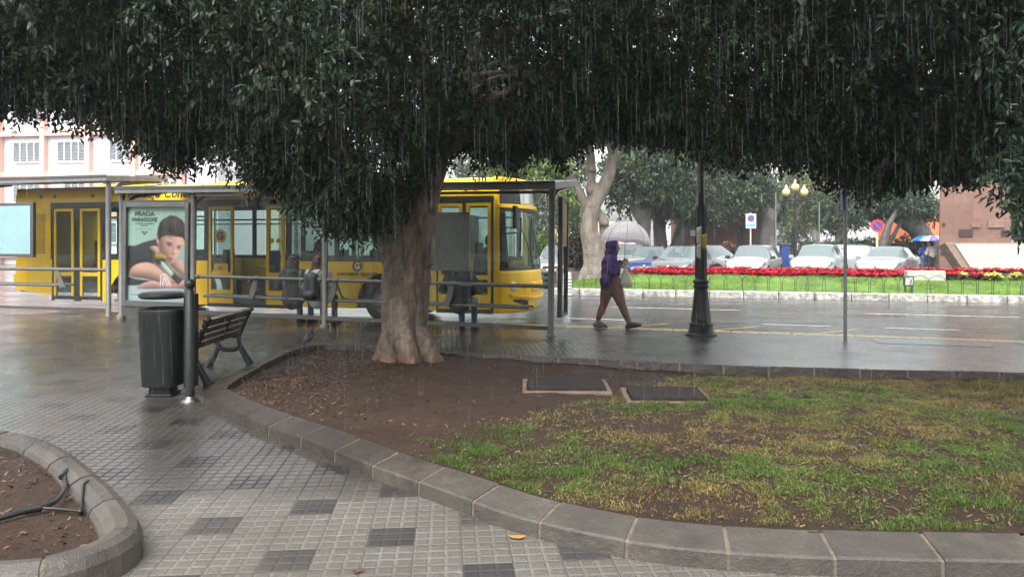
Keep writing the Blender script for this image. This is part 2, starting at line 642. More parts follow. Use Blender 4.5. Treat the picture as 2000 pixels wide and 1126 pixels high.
# ================================================================== planters
def m_kerbstone():
    t = NT('planter_stone')
    p = t.pos()
    y = t.n('SeparateXYZ', {0: p}).outputs[1]
    oi = t.n('ObjectInfo').outputs['Random']
    n1 = t.noise(p, 4.0, 6, 0.65)
    c = t.mix(t.ramp(n1, [(0.3, 0.0), (0.7, 1.0)]), (0.046, 0.039, 0.033), (0.112, 0.097, 0.082))
    c = t.mix(t.math('MULTIPLY', oi, 0.45), c, (0.056, 0.048, 0.044))
    c = t.mix(t.ramp(t.noise(p, 130, 3, 0.7), [(0.38, 0.55), (0.55, 0.0)]), c, (0.05, 0.045, 0.04))
    c = t.mix(t.ramp(t.noise(p, 6, 6, 0.75), [(0.52, 0.0), (0.68, 0.55)]), c, (0.060, 0.055, 0.042))
    c = t.mix(t.ramp(t.noise(p, 2.6, 5, 0.7), [(0.56, 0.0), (0.7, 0.35)]), c, (0.15, 0.135, 0.115))
    c = t.mix(t.ramp(t.noise(p, 17, 5, 0.8), [(0.70, 0.0), (0.74, 0.6)]), c, (0.48, 0.46, 0.42))
    wet = t.math('DIVIDE', t.math('SUBTRACT', t.math('ADD', y, t.math('MULTIPLY', t.noise(p, 2.2, 4), 1.6)), 5.3), 0.8, clamp=True)
    c = t.mix(wet, c, t.mix(1.0, c, (0.48, 0.42, 0.40), 'MULTIPLY'))
    rw = t.ramp(t.noise(p, 9, 4), [(0.35, 0.08), (0.65, 0.28)])
    r = t.n('Mix', {0: wet, 2: t.math('ADD', 0.36, t.math('MULTIPLY', n1, 0.3)), 3: rw}, data_type='FLOAT').outputs[0]
    h = t.math('ADD', t.noise(p, 12, 5, 0.6), t.math('MULTIPLY', t.noise(p, 110, 3), 0.35))
    return t.surf(t.pbr(c, r, 0, t.bump(h, 0.9, 0.014), **{'Specular IOR Level': 0.6}))


M_KSTONE = m_kerbstone()
M_MORTAR = mat('sandy_mortar', (0.15, 0.125, 0.095), 0.6, var=0.4, scale=20, bump=0.5, bscale=90)


def arc(path):
    d = [0.0]
    for i in range(1, len(path)):
        d.append(d[-1] + (path[i] - path[i - 1]).length)
    return d


def make_planter(root, outer, width, prof, stone, lengths=None):
    path = spline([(x, y, 0) for x, y in outer], 8, True)
    path.append(path[0].copy())
    d = arc(path)
    L = d[-1]

    def pt(s):
        s = s % L
        for i in range(1, len(d)):
            if d[i] >= s:
                f = (s - d[i - 1]) / max(d[i] - d[i - 1], 1e-6)
                return path[i - 1].lerp(path[i], f)
        return path[-1]

    def frame(s):
        p = pt(s)
        t = (pt(s + 0.03) - pt(s - 0.03)).normalized()
        return p, Vector((-t.y, t.x, 0))      # inward normal (path runs anticlockwise)
    n = round(L / stone)
    step = L / n

    def sweep(mb, s0, s1, k, prof, m=0):
        vs = []
        np_ = len(prof)
        for i in range(k + 1):
            p, nn = frame(s0 + (s1 - s0) * i / k)
            for w, z in prof:
                vs.append(p + nn * w + Vector((0, 0, z)))
        fs = [(i * np_ + j, i * np_ + j + 1, (i + 1) * np_ + j + 1, (i + 1) * np_ + j) for i in range(k) for j in range(np_ - 1)]
        fs += [tuple(range(np_)), tuple(reversed(range(k * np_, (k + 1) * np_)))]
        mb.add(vs, [tuple(reversed(f)) for f in fs], m)
    for i in range(n):
        mb = MB()
        g = 0.011
        dz = random.uniform(-0.004, 0.004)
        sweep(mb, i * step + g, (i + 1) * step - g, 6, [(w, z + (dz if z > 0.02 else 0)) for w, z in prof])
        mb.build('kerb_stone', M_KSTONE, root)
    mb = MB()
    sweep(mb, 0, L, n * 4, [(w + (0.006 if w < width / 2 else -0.006), max(z - 0.006, -0.01)) for w, z in prof])
    mb.build('mortar', M_MORTAR, root)
    return path


OUT1 = [(-2.98, 7.16), (-2.28, 6.33), (-1.56, 5.63), (-.93, 4.97), (-.40, 4.46), (0, 4.08), (.39, 3.82), (.756, 3.66), (1.23, 3.56), (1.8, 3.51),
        (2.6, 3.47), (4.0, 3.43), (5.5, 3.42), (7.2, 3.6), (8.4, 4.5), (8.8, 6.2), (8.2, 7.6), (5.85, 8.42), (4.2, 8.66), (2.47, 8.98), (.59, 9.56), (-.9, 10.0), (-1.93, 10.6), (-2.75, 10.75),
        (-3.13, 10.2), (-3.2, 9.0), (-3.17, 7.9), (-3.1, 7.35)]
tp = thing('planter', 'large planting bed with long sloping stone kerb round the tree and worn grass', 'planter')
PATH1 = make_planter(tp, OUT1, 0.27, [(0.0, -0.02), (0.004, 0.082), (0.018, 0.092), (0.225, 0.136), (0.245, 0.128), (0.255, -0.02)], 0.5)
OUT2 = [(-1.86, 3.72), (-2.2, 4.22), (-2.62, 4.68), (-3.05, 5.12), (-3.6, 5.55), (-4.2, 5.78), (-5.2, 5.85), (-6.6, 5.6), (-7.0, 4.5), (-6.5, 3.35), (-5, 3.2), (-3.4, 3.18), (-2.35, 3.2), (-1.98, 3.33)]
tp2 = thing('planter', 'smaller planting bed at the left with rounded stone kerb and a black hose inside', 'planter')
PATH2 = make_planter(tp2, OUT2, 0.2, [(0.0, -0.02), (0.006, 0.10), (0.03, 0.145), (0.075, 0.165), (0.13, 0.16), (0.185, 0.13), (0.2, 0.10), (0.205, -0.02)], 0.55)


def inside(path, x, y):
    c = False
    j = len(path) - 1
    for i in range(len(path)):
        a, b = path[i], path[j]
        if (a.y > y) != (b.y > y) and x < (b.x - a.x) * (y - a.y) / (b.y - a.y) + a.x:
            c = not c
        j = i
    return c


def inside_np(path, x, y):
    c = np.zeros(x.shape, bool)
    P = [(p.x, p.y) for p in path]
    j = len(P) - 1
    for i in range(len(P)):
        (ax, ay), (bx, by) = P[i], P[j]
        if ay != by:
            c ^= ((ay > y) != (by > y)) & (x < (bx - ax) * (y - ay) / (by - ay) + ax)
        j = i
    return c


def shrink(path, w):
    out = []
    k = len(path) - 1
    for i in range(k):
        t = (path[(i + 1) % k] - path[(i - 1) % k]).normalized()
        out.append(path[i] + Vector((-t.y, t.x, 0)) * w)
    return out


def m_soil():
    t = NT('wet_soil')
    p = t.pos()
    n1 = t.noise(p, 1.6, 6, 0.65)
    n2 = t.noise(p, 22, 5, 0.7)
    c = t.mix(t.ramp(n1, [(0.3, 0.0), (0.7, 1.0)]), (0.029, 0.018, 0.0125), (0.060, 0.037, 0.025))
    c = t.mix(t.ramp(n2, [(0.4, 0.6), (0.6, 0.0)]), c, (0.035, 0.022, 0.016))
    c = t.mix(t.ramp(t.noise(p, 70, 3, 0.8), [(0.62, 0.0), (0.7, 0.6)]), c, (0.13, 0.085, 0.055))
    r = t.ramp(n1, [(0.35, 0.45), (0.6, 0.85)])
    h = t.math('ADD', n2, t.math('MULTIPLY', t.noise(p, 75, 4, 0.7), 0.5))
    return t.surf(t.pbr(c, r, 0, t.bump(h, 0.7, 0.03), **{'Specular IOR Level': 0.2}))


M_SOIL = m_soil()


def soil_h(x, y):
    return 0.082 - 0.075 * np.clip((y - 6.2) / 2.3, 0, 1) + 0.05 * vnoise(x * 0.7, y * 0.7, 3) + 0.03 * vnoise(x * 3, y * 3, 4) + 0.008 * vnoise(x * 14, y * 14, 5) + 0.09 * np.exp(-((x + 1.27) ** 2 + (y - 9.25) ** 2) / 0.8)


def soil_sheet(path, inset, name, step, dz=0.0):
    P = shrink(path, inset)
    xs = np.arange(min(p.x for p in P), max(p.x for p in P), step)
    ys = np.arange(min(p.y for p in P), max(p.y for p in P), step)
    X, Y = np.meshgrid(xs, ys)
    Z = soil_h(X, Y) + dz
    ok = inside_np(P, X[:-1, :-1] + step / 2, Y[:-1, :-1] + step / 2)
    w = X.shape[1]
    jj, ii = np.nonzero(ok)
    q = jj * w + ii
    f = np.stack([q, q + 1, q + w + 1, q + w], 1)
    return struct(np_mesh(name, np.stack([X.ravel(), Y.ravel(), Z.ravel()], 1), f, M_SOIL, smooth=True))


soil_sheet(PATH1, 0.22, 'soil', 0.035)
soil_sheet(PATH2, 0.15, 'soil', 0.05, -0.06)
IN1 = shrink(PATH1, 0.27)
IN2 = shrink(PATH2, 0.21)


# bark mulch and litter
def chips(name, path, n, dens, cols, size, zoff=0.0):
    xs = RNG.uniform(min(p.x for p in path), max(p.x for p in path), n * 4)
    ys = RNG.uniform(min(p.y for p in path), max(p.y for p in path), n * 4)
    keep = inside_np(path, xs, ys) & (RNG.random(n * 4) < dens(xs, ys))
    xs, ys = xs[keep][:n], ys[keep][:n]
    k = len(xs)
    an = RNG.uniform(0, 2 * PI, k)
    L = RNG.uniform(0.5, 1.3, k) * size
    W = L * RNG.uniform(0.18, 0.5, k)
    z = soil_h(xs, ys) + zoff + RNG.uniform(0.003, 0.018, k)
    tl = RNG.uniform(-0.5, 0.5, k)
    c, s_ = np.cos(an), np.sin(an)
    V = np.empty((k, 4, 3))
    for q, (a_, b_) in enumerate(((-1, -1), (1, -0.7), (1, 0.8), (-1, 1))):
        V[:, q, 0] = xs + a_ * L * c / 2 - b_ * W * s_ / 2
        V[:, q, 1] = ys + a_ * L * s_ / 2 + b_ * W * c / 2
        V[:, q, 2] = z + a_ * tl * L / 2 + b_ * 0.15 * W
    return tag(np_mesh(name, V.reshape(-1, 3), np.arange(k * 4).reshape(-1, 4), cols, RNG.integers(0, len(cols), k)), kind='stuff')


M_CH = [mat('mulch_dark', (0.05, 0.026, 0.018), 0.5), mat('mulch_brown', (0.095, 0.050, 0.032), 0.55), mat('mulch_pale', (0.15, 0.088, 0.056), 0.6), mat('mulch_red', (0.11, 0.055, 0.035), 0.5)]
chips('bark_mulch', IN1, 15000, lambda x, y: np.clip(1.25 - (x + 3.0) * 0.62 + (y - 7.5) * 0.12, 0.06, 1) * (0.35 + vnoise(x * 2, y * 2, 9)), M_CH, 0.032)
chips('bark_mulch', IN2, 2500, lambda x, y: 0.3 + vnoise(x * 3, y * 3, 8), M_CH, 0.035, -0.06)


# worn lawn
def blades(name, x, y, z, h, w, mi, mats, lean=0.6):
    k = len(x)
    an = RNG.uniform(0, 2 * PI, k)
    le = RNG.uniform(0.1, 1.0, k) * lean * h
    la = RNG.uniform(0, 2 * PI, k)
    dx, dy = np.cos(an) * w / 2, np.sin(an) * w / 2
    V = np.empty((k, 6, 3))
    for q, (f, b, wd_) in enumerate(((0, 0, 1), (0, 0, -1), (0.55, 0.3, -0.8), (0.55, 0.3, 0.8), (1, 1, 0.12), (1, 1, -0.12))):
        V[:, q, 0] = x + le * np.cos(la) * b + dx * wd_
        V[:, q, 1] = y + le * np.sin(la) * b + dy * wd_
        V[:, q, 2] = z + h * f * (1 - 0.35 * b)
    base = (np.arange(k) * 6)[:, None]
    Fc = np.concatenate([base + np.array([[0, 1, 2, 3]]), base + np.array([[3, 2, 5, 4]])], 0)
    return tag(np_mesh(name, V.reshape(-1, 3), Fc, mats, np.concatenate([mi, mi])), kind='stuff')


def leafy(name, col, rough=0.4, trans=0.35, var=0.4, scale=1.5, spec=0.5):
    t = NT(name)
    p = t.pos()
    n1 = t.noise(p, scale, 4, 0.7)
    c = t.mix(t.ramp(n1, [(0.3, 0.0), (0.7, 1.0)]), tuple(c * (1 - var) for c in col), tuple(c * (1 + var) for c in col))
    pb = t.pbr(c, rough, 0, None, **{'Specular IOR Level': spec})
    tr = t.n('BsdfTranslucent', {'Color': t.mix(1.0, c, (1.0, 1.0, 0.55), 'MULTIPLY')}).outputs[0]
    return t.surf(t.n('MixShader', {0: trans, 1: pb, 2: tr}).outputs[0])


M_GR = [leafy('lawn_green', (0.085, 0.150, 0.030), 0.4, 0.3), leafy('lawn_yellow_green', (0.14, 0.155, 0.04), 0.45, 0.3), leafy('lawn_straw', (0.36, 0.25, 0.10), 0.5, 0.25), leafy('lawn_brown', (0.15, 0.10, 0.05), 0.5, 0.2)]
n = 1500000
x = RNG.uniform(-2.6, 8.0, n); y = RNG.uniform(3.5, 10.0, n)
cover = np.clip((x + 0.75 - (y - 5.4) * 0.85) / 0.9, 0, 1)
patch = 0.55 * vnoise(x * 1.1, y * 1.5, 21) + 0.45 * vnoise(x * 3.2, y * 3.6, 22)
clump = vnoise(x * 9, y * 9, 23)
dens = cover * np.clip((patch - 0.12) * 2.5, 0, 1) * np.clip((clump - 0.15) * 1.5, 0.05, 1) * np.clip(1.5 - (y - 5.0) * 0.10, 0.5, 1)
keep = inside_np(IN1, x, y) & (RNG.random(n) < dens * 0.95) & (np.abs(x / np.maximum(y, .1)) < 1.05)
x, y, patch, clump = x[keep][:420000], y[keep][:420000], patch[keep][:420000], clump[keep][:420000]
k = len(x)
green = np.clip((0.75 * vnoise(x * 0.9, y * 1.6, 31) + 0.45 * patch - 0.36) * 3.0 - np.clip((y - 6.1) * 0.42, 0, 0.9), 0, 1)
rr = RNG.random(k)
mi = np.where(rr < green, np.where(RNG.random(k) < 0.66, 0, 1), np.where(RNG.random(k) < 0.34, 2, np.where(RNG.random(k) < 0.5, 3, 1)))
h = RNG.uniform(0.012, 0.040, k) * (0.6 + 0.8 * clump) * np.where(mi == 0, 1.15, 0.85)
blades('grass', x, y, soil_h(x, y) - 0.004, h, RNG.uniform(0.003, 0.0065, k), mi, M_GR, 1.3)

chips('straw_litter', IN1, 16000, lambda x, y: np.clip((x + 0.9 - (y - 5.4) * 0.8) / 1.2, 0, 1) * np.clip((vnoise(x * 1.7, y * 2.2, 71) - .25) * 2, .1, 1), [mat('straw_pale', (.19, .13, .06), .6), mat('straw_dull', (.11, .075, .035), .6), mat('turf_olive', (.07, .085, .028), .6)], 0.024)
# ================================================================== grass island across the road
S_L, S_R = isl_s(1084, 1.0), 30.0
M_IKERB = m_paint('white_kerb_paint', (0.50, 0.485, 0.44), 0.8)
mb = MB()
s = S_L
while s < S_R:
    mb.prism([(s, 0.0), (s + 0.98, 0.0), (s + 0.98, 0.26), (s, 0.26)], I0 + Vector((0, 0, ROAD_Z - 0.1)), IE, IN, 0.30)
    s += 1.0
struct(mb.build('kerb', M_IKERB, bevel=0.025))
M_LAWN = leafy('bright_lawn', (0.095, 0.175, 0.026), 0.55, 0.1, 0.45, 0.9, 0.25)
mb = MB()
mb.grid(lambda u, v: isl(S_L + 0.1 + (S_R - S_L) * u, 0.2 + 7.3 * v, isl_h(0.2 + 7.3 * v) * min(1, 0.2 + u * 9) + 0.03 * noise.noise(isl(u * 40, v * 6))), 90, 24)
struct(mb.build('grass_bank', M_LAWN))
n = 60000
s_ = RNG.uniform(S_L + 0.2, 22, n); t_ = RNG.uniform(0.3, 3.4, n) ** 1.0
P = np.array(I0)[None, :] + s_[:, None] * np.array(IE)[None, :] + t_[:, None] * np.array(IN)[None, :]
zz = (0.05 + 0.40 * np.clip((t_ - 0.3) / 2.9, 0, 1)) * np.minimum(1, 0.2 + (s_ - S_L) / (S_R - S_L) * 9)
blades('lawn_grass', P[:, 0], P[:, 1], zz - 0.02, RNG.uniform(0.03, 0.08, n), RNG.uniform(0.008, 0.018, n), RNG.integers(0, 2, n), [M_LAWN, leafy('fresh_lawn', (0.14, 0.235, 0.035), 0.5, 0.3, 0.3, 2)], 0.8)


# poinsettias
def flowers(name, spots, col_mats, leaf_mat, size=0.16, hgt=(0.08, 0.17)):
    V, Fc, mi = [], [], []
    for (p, ci) in spots:
        hh = random.uniform(*hgt)
        for ring, (rad, zz, cnt, m) in enumerate(((size * 1.15, hh * 0.55, 5, len(col_mats)), (size, hh, 6, ci), (size * 0.6, hh + 0.03, 5, ci))):
            a0 = random.random() * 6
            for q in range(cnt):
                an = a0 + 2 * PI * q / cnt + random.uniform(-.2, .2)
                r = rad * random.uniform(0.7, 1.15)
                c, s = math.cos(an), math.sin(an)
                up = random.uniform(-0.05, 0.07)
                w = r * 0.34
                b = len(V)
                V += [(p.x, p.y, p.z + zz), (p.x + c * r * .5 - s * w, p.y + s * r * .5 + c * w, p.z + zz + up * .8), (p.x + c * r, p.y + s * r, p.z + zz + up), (p.x + c * r * .5 + s * w, p.y + s * r * .5 - c * w, p.z + zz + up * .3)]
                Fc.append((b, b + 1, b + 2, b + 3)); mi.append(m)
    return tag(np_mesh(name, np.array(V), np.array(Fc), col_mats + [leaf_mat], np.array(mi)), kind='stuff')


M_RED = leafy('poinsettia_red', (0.46, 0.012, 0.032), 0.45, 0.2, 0.35, 3)
M_PYEL = leafy('poinsettia_cream', (0.72, 0.62, 0.18), 0.45, 0.2, 0.3, 3)
M_FLEAF = leafy('poinsettia_leaf', (0.05, 0.10, 0.03), 0.4, 0.2)
sp = []
sa, sb = isl_s(1236, 3.2), isl_s(1776, 3.4)
for i in range(1500):
    q = random.random()
    s = sa + (sb - sa) * q
    t = 3.05 + random.random() ** 1.3 * 1.5 + 0.12 * math.sin(s * 2.1)
    sp.append((isl(s, t, isl_h(t) - 0.10 + (0.08 if t > 3.6 else 0.0) * min(1, q * 8)), 0))
for i in range(260):
    s = isl_s(1770, 3.4) + random.random() * 9
    t = 4.2 + random.random() * 0.6
    sp.append((isl(s, t, isl_h(t) + .03), 0))
flowers('red_flowers', sp, [M_RED], M_FLEAF)
sp = []
for j, px in enumerate((1850, 1866, 1880, 1897, 1912, 1928, 1948, 1985, 2010)):
    for i in range(14):
        s = isl_s(px + random.uniform(-7, 7), 2.75)
        sp.append((isl(s, 2.6 + random.random() * 0.5, isl_h(2.8)), 1 if px in (1880, 1928, 1948, 1985) else 0))
flowers('bedding_flowers', sp, [M_RED, M_PYEL], M_FLEAF, 0.14, (0.05, 0.16))

# ================================================================== air full of rain
t = NT('rainy_air')
vol = t.n('VolumePrincipled', {'Color': (0.86, 0.90, 0.93, 1), 'Density': HAZE_DENSITY, 'Anisotropy': 0.2})
t.t.links.new(vol.outputs[0], t.out.inputs['Volume'])
mb = MB()
mb.span((-75, -8, -1.2), (85, 112, 15.5))
tag(mb.build('haze', t.mat), kind='stuff')
# ================================================================== trees
def m_bark(name, lo, hi, stain=(0.20, 0.10, 0.05), stain_z=None, scale=1.0):
    t = NT(name)
    p = t.pos()
    st = t.n('Mapping', {'Vector': p, 'Scale': (7 * scale, 7 * scale, 1.6 * scale)}).outputs[0]
    n1 = t.noise(st, 1.0, 6, 0.7)
    c = t.mix(t.ramp(n1, [(0.32, 0.0), (0.66, 1.0)]), lo, hi)
    pit = t.noise(t.n('Mapping', {'Vector': p, 'Scale': (9 * scale, 9 * scale, 22 * scale)}).outputs[0], 1.6, 3, 0.6)
    c = t.mix(t.ramp(pit, [(0.62, 0.0), (0.70, 0.75)]), c, tuple(v * 0.35 for v in lo))
    c = t.mix(t.ramp(t.noise(p, 1.7 * scale, 4), [(0.52, 0.0), (0.72, 0.4)]), c, (0.20, 0.21, 0.17))
    if stain_z is not None:
        z = t.n('SeparateXYZ', {0: p}).outputs[2]
        f = t.math('DIVIDE', t.math('SUBTRACT', stain_z, t.math('ADD', z, t.math('MULTIPLY', t.noise(p, 3, 4), 0.9))), 0.35, clamp=True)
        c = t.mix(t.math('MULTIPLY', f, 0.75), c, stain)
    h = t.math('ADD', n1, t.math('MULTIPLY', pit, -0.7))
    return t.surf(t.pbr(c, t.ramp(n1, [(0.3, 0.75), (0.7, 0.45)]), 0, t.bump(h, 0.75, 0.03 / scale)))


M_BARK = m_bark('pale_pitted_bark', (0.036, 0.026, 0.019), (0.175, 0.125, 0.086), (0.17, 0.085, 0.042), 0.75)
M_BARKG = m_bark('grey_far_bark', (0.11, 0.09, 0.075), (0.25, 0.21, 0.18), scale=0.6)
M_BARKD = m_bark('dark_far_bark', (0.055, 0.05, 0.046), (0.115, 0.105, 0.095), scale=0.6)


def leaf_cloud(name, C, D, per, leng, wid, mats, parent, twig=0.28, droop=0.35, mi_fn=None):
    """C (K,3) twig roots, D (K,3) twig directions; `per` leaves along every twig"""
    K = len(C)
    N = K * per
    c = np.repeat(C, per, 0); d = np.repeat(D, per, 0)
    f = np.tile((np.arange(per) + 0.5) / per, K)[:, None]
    ln = RNG.uniform(0.65, 1.25, N)[:, None] * leng
    sd = RNG.normal(size=(N, 3))
    sd -= d * np.sum(sd * d, 1, keepdims=True)
    sd /= np.linalg.norm(sd, axis=1, keepdims=True) + 1e-9
    a = d * 0.55 + sd * 0.8 + np.array([0, 0, -droop])
    a /= np.linalg.norm(a, axis=1, keepdims=True)
    base = c + d * f * twig + np.array([0, 0, -1]) * (f ** 2) * twig * 0.35 + RNG.normal(size=(N, 3)) * 0.012
    q = np.cross(a, RNG.normal(size=(N, 3)) * 0.5 + np.array([0, 0, 1.0]))
    q /= np.linalg.norm(q, axis=1, keepdims=True) + 1e-9
    nn = np.cross(q, a)
    w = ln * wid * RNG.uniform(0.8, 1.2, N)[:, None]
    V = np.empty((N, 6, 3))
    V[:, 0] = base
    V[:, 1] = base + a * ln * 0.30 + q * w * 0.5 + nn * w * 0.16
    V[:, 2] = base + a * ln * 0.70 + q * w * 0.42 + nn * w * 0.10 - nn * ln * 0.03
    V[:, 3] = base + a * ln - nn * ln * 0.10
    V[:, 4] = base + a * ln * 0.70 - q * w * 0.42 + nn * w * 0.10 - nn * ln * 0.03
    V[:, 5] = base + a * ln * 0.30 - q * w * 0.5 + nn * w * 0.16
    b = (np.arange(N) * 6)[:, None]
    Fc = np.concatenate([b + np.array([[0, 1, 2, 3]]), b + np.array([[0, 3, 4, 5]])], 0)
    if mi_fn is not None:
        mi = mi_fn(base)
    else:
        mi = np.repeat(RNG.integers(0, len(mats), K), per)
    return np_mesh(name, V.reshape(-1, 3), Fc, mats, np.concatenate([mi, mi]), parent)


M_LEAF = [leafy('laurel_leaf_dark', (0.016, 0.034, 0.021), 0.42, 0.16, 0.4, 2.0, 0.4), leafy('laurel_leaf_mid', (0.025, 0.053, 0.028), 0.40, 0.2, 0.4, 2.0, 0.4), leafy('laurel_leaf_olive', (0.036, 0.057, 0.027), 0.42, 0.22, 0.4, 2.0, 0.4), leafy('laurel_leaf_young', (0.060, 0.095, 0.030), 0.40, 0.3, 0.3, 2.0, 0.4)]

# lower edge of the overhanging crown, (photo column, photo row) as read at nine metres
EDGE = [(-700, 120), (-300, 160), (-60, 215), (5, 238), (22, 232), (32, 178), (75, 190), (120, 248), (140, 205), (185, 200), (225, 255), (270, 292), (330, 330), (400, 305), (445, 288), (485, 292),
        (500, 325), (520, 385), (560, 392), (600, 385), (640, 420), (670, 455), (700, 470), (735, 480), (770, 450), (800, 400), (840, 335), (868, 285), (905, 300), (950, 312), (1000, 322), (1050, 292), (1095, 318), (1130, 285), (1160, 268),
        (1220, 265), (1300, 282), (1350, 290), (1400, 330), (1440, 312), (1480, 325), (1505, 355), (1530, 300), (1570, 318), (1620, 312), (1645, 335), (1700, 372), (1735, 378), (1800, 362), (1850, 366),
        (1900, 352), (1925, 345), (1945, 290), (1965, 300), (1990, 350), (2100, 350), (2700, 330)]
ex = np.array([at(p, 9.0) for p, _ in EDGE]); ez = np.array([hz(q, 9.0) for _, q in EDGE])


def crown_bottom(x, y):
    b = np.interp(x, ex, ez) + 0.17 + 0.95 * ((y - 9.0) / 3.0) ** 2
    return b + 0.22 * (vnoise(x * 2.3, y * 2.3, 41) - 0.5) + 0.18 * (vnoise(x * 6, y * 6, 42) - 0.5)


def crown_twigs(n, xr, yr, top, fringe=False):
    x = RNG.uniform(*xr, n); y = RNG.uniform(*yr, n)
    b = crown_bottom(x, y)
    if fringe:
        z = b + 0.02 + np.abs(RNG.normal(0, 0.22, n))
    else:
        z = b + 0.12 + RNG.random(n) * (top - b)
    ok = (z < top) & (z > 1.4)
    cl = vnoise(x * 1.6 + z * 0.7, y * 1.6 - z * 0.9, 43) * 0.6 + vnoise(x * 4 + z * 3, y * 4 + z * 2.2, 44) * 0.4
    ok &= RNG.random(n) < np.clip((cl - 0.26) * 2.9, 0.06, 1)
    P = np.stack([x, y, z], 1)[ok]
    k = len(P)
    D = RNG.normal(size=(k, 3)) * np.array([1, 1, 0.5]) + np.array([0, -0.25, -0.75 if fringe else -0.30])
    D /= np.linalg.norm(D, axis=1, keepdims=True)
    return P, D


def crown_mats(base):
    v = vnoise(base[:, 0] * 1.4 + base[:, 2], base[:, 1] * 1.4 + base[:, 2] * 0.6, 47) + RNG.normal(0, 0.16, len(base))
    y_ = vnoise(base[:, 0] * 1.1 + base[:, 2] * 1.7, base[:, 1] * 2.0 - base[:, 2] * 1.3, 49)
    return np.where(y_ + RNG.normal(0, .05, len(base)) > .84, 3, np.where(v < 0.48, 0, np.where(v < 0.74, 1, 2)))


def limb_warp(sc=1.0, amp=0.03):
    def f(p):
        r = noise.noise(Vector((p.x * 6 * sc, p.y * 6 * sc, p.z * 1.3 * sc)))
        q = noise.noise(Vector((p.x * 15 * sc, p.y * 15 * sc, p.z * 8 * sc)))
        return amp * r + amp * 0.4 * q
    return f


tr = thing('laurel_tree', 'broad laurel tree with thick pale trunk rising from the large planting bed', 'tree', (0, 0, 0))
Y0 = 9.3
caps = [((-1.29, Y0, -.15), (-1.36, Y0, .5), .35, .285), ((-1.36, Y0, .5), (-1.35, Y0, 1.05), .285, .285), ((-1.35, Y0, 1.05), (-1.29, Y0, 1.55), .285, .31),
        ((-1.22, Y0, 1.45), (-1.10, Y0, 2.1), .27, .20), ((-1.10, Y0, 2.1), (-.90, Y0 + .05, 2.8), .20, .15), ((-.90, Y0 + .05, 2.8), (-.4, Y0 + .3, 4.2), .15, .10), ((-.9, Y0 + .05, 2.8), (-1.3, Y0 - .3, 4.4), .12, .08),
        ((-1.42, Y0, 1.45), (-1.68, Y0 - .15, 2.1), .24, .17), ((-1.68, Y0 - .15, 2.1), (-2.4, Y0 - .4, 3.3), .17, .11), ((-2.4, Y0 - .4, 3.3), (-4.2, Y0 - .6, 4.4), .11, .06),
        ((-1.3, Y0 + .1, 1.5), (-1.25, Y0 + .7, 2.7), .2, .14), ((-1.25, Y0 + .7, 2.7), (-2.0, Y0 + 1.4, 4.4), .13, .07),
        ((-1.14, Y0 - .12, .42), (-.90, Y0 - .22, .05), .13, .10), ((-.90, Y0 - .22, .05), (-.72, Y0 - .3, -.06), .09, .05), ((-1.52, Y0 - .1, .42), (-1.70, Y0 - .12, .03), .12, .09), ((-1.36, Y0 - .18, .6), (-1.22, Y0 - .3, .03), .12, .10),
        ((-1.45, Y0 - .18, .55), (-1.5, Y0 - .3, .0), .11, .10), ((-1.28, Y0 + .2, .4), (-1.1, Y0 + .35, .02), .14, .1),
        ((-.4, Y0 + .3, 4.2), (2.4, Y0 - .2, 4.9), .10, .05), ((-1.1, Y0, 2.9), (1.3, Y0 - 1.3, 3.9), .085, .05), ((1.3, Y0 - 1.3, 3.9), (3.4, Y0 - 1.6, 4.3), .05, .03)]
blob('trunk', caps, 0.016, M_BARK, tr, 2, limb_warp(1.15, 0.05))
for k in range(18):      # boughs reaching out under the crown
    a = random.uniform(-.25, 1.25) * PI
    x1 = -1.1 + math.cos(a) * random.uniform(2.5, 5.2); y1 = 9.1 - abs(math.sin(a)) * random.uniform(.2, 1.6) + random.uniform(0, .8)
    z1 = float(crown_bottom(np.array(x1), np.array(y1))) + random.uniform(.25, .7)
    p0 = Vector((-1.2 + math.cos(a) * .25, 9.3, 2.6 + random.random() * .5)); p3 = Vector((x1, y1, z1))
    pts = spline([p0, p0.lerp(p3, .35) + Vector((random.uniform(-.2, .2), 0, .55)), p0.lerp(p3, .7) + Vector((0, random.uniform(-.2, .2), .35)), p3], 5)
    mb = MB(); mb.tube(pts, [.075 * (1 - .8 * i / (len(pts) - 1)) for i in range(len(pts))], 7)
    for q in (6, 9, 12):
        e = pts[q] + Vector((random.uniform(-.6, .6), random.uniform(-.5, .2), random.uniform(-.45, .1)))
        mb.tube([pts[q], pts[q].lerp(e, .5) + Vector((0, 0, .08)), e], [.022, .014, .006], 5)
    mb.build('bough', M_BARK, tr)
P1, D1 = crown_twigs(44000, (-10.2, 4.6), (5.9, 11.7), 5.7)
P2, D2 = crown_twigs(13000, (-9.8, 4.6), (7.6, 10.6), 5.7, True)
n = 4200          # unseen twigs added above the camera, to shade the foreground
shade_twigs = np.stack([RNG.uniform(-3.5, 9, n), RNG.uniform(-3.0, 6.2, n), RNG.uniform(5.0, 6.6, n)], 1)
shade_twigs = np.concatenate([shade_twigs, np.stack([RNG.uniform(-4.5, 11, 5000), RNG.uniform(-8.0, -4.2, 5000), RNG.uniform(0.9, 6.6, 5000)], 1)])  # foliage added behind the camera, out of view, to block sky light and reflections
n = len(shade_twigs)
do = RNG.normal(size=(n, 3)); do /= np.linalg.norm(do, axis=1, keepdims=True)
bk = np.stack([RNG.uniform(-10, 10, 9000), RNG.uniform(10.0, 11.8, 9000), RNG.uniform(3.2, 5.7, 9000)], 1)     # thick far side of the crown
bk = bk[bk[:, 2] > crown_bottom(bk[:, 0], bk[:, 1]) + .1]
db = RNG.normal(size=bk.shape); db /= np.linalg.norm(db, axis=1, keepdims=True)
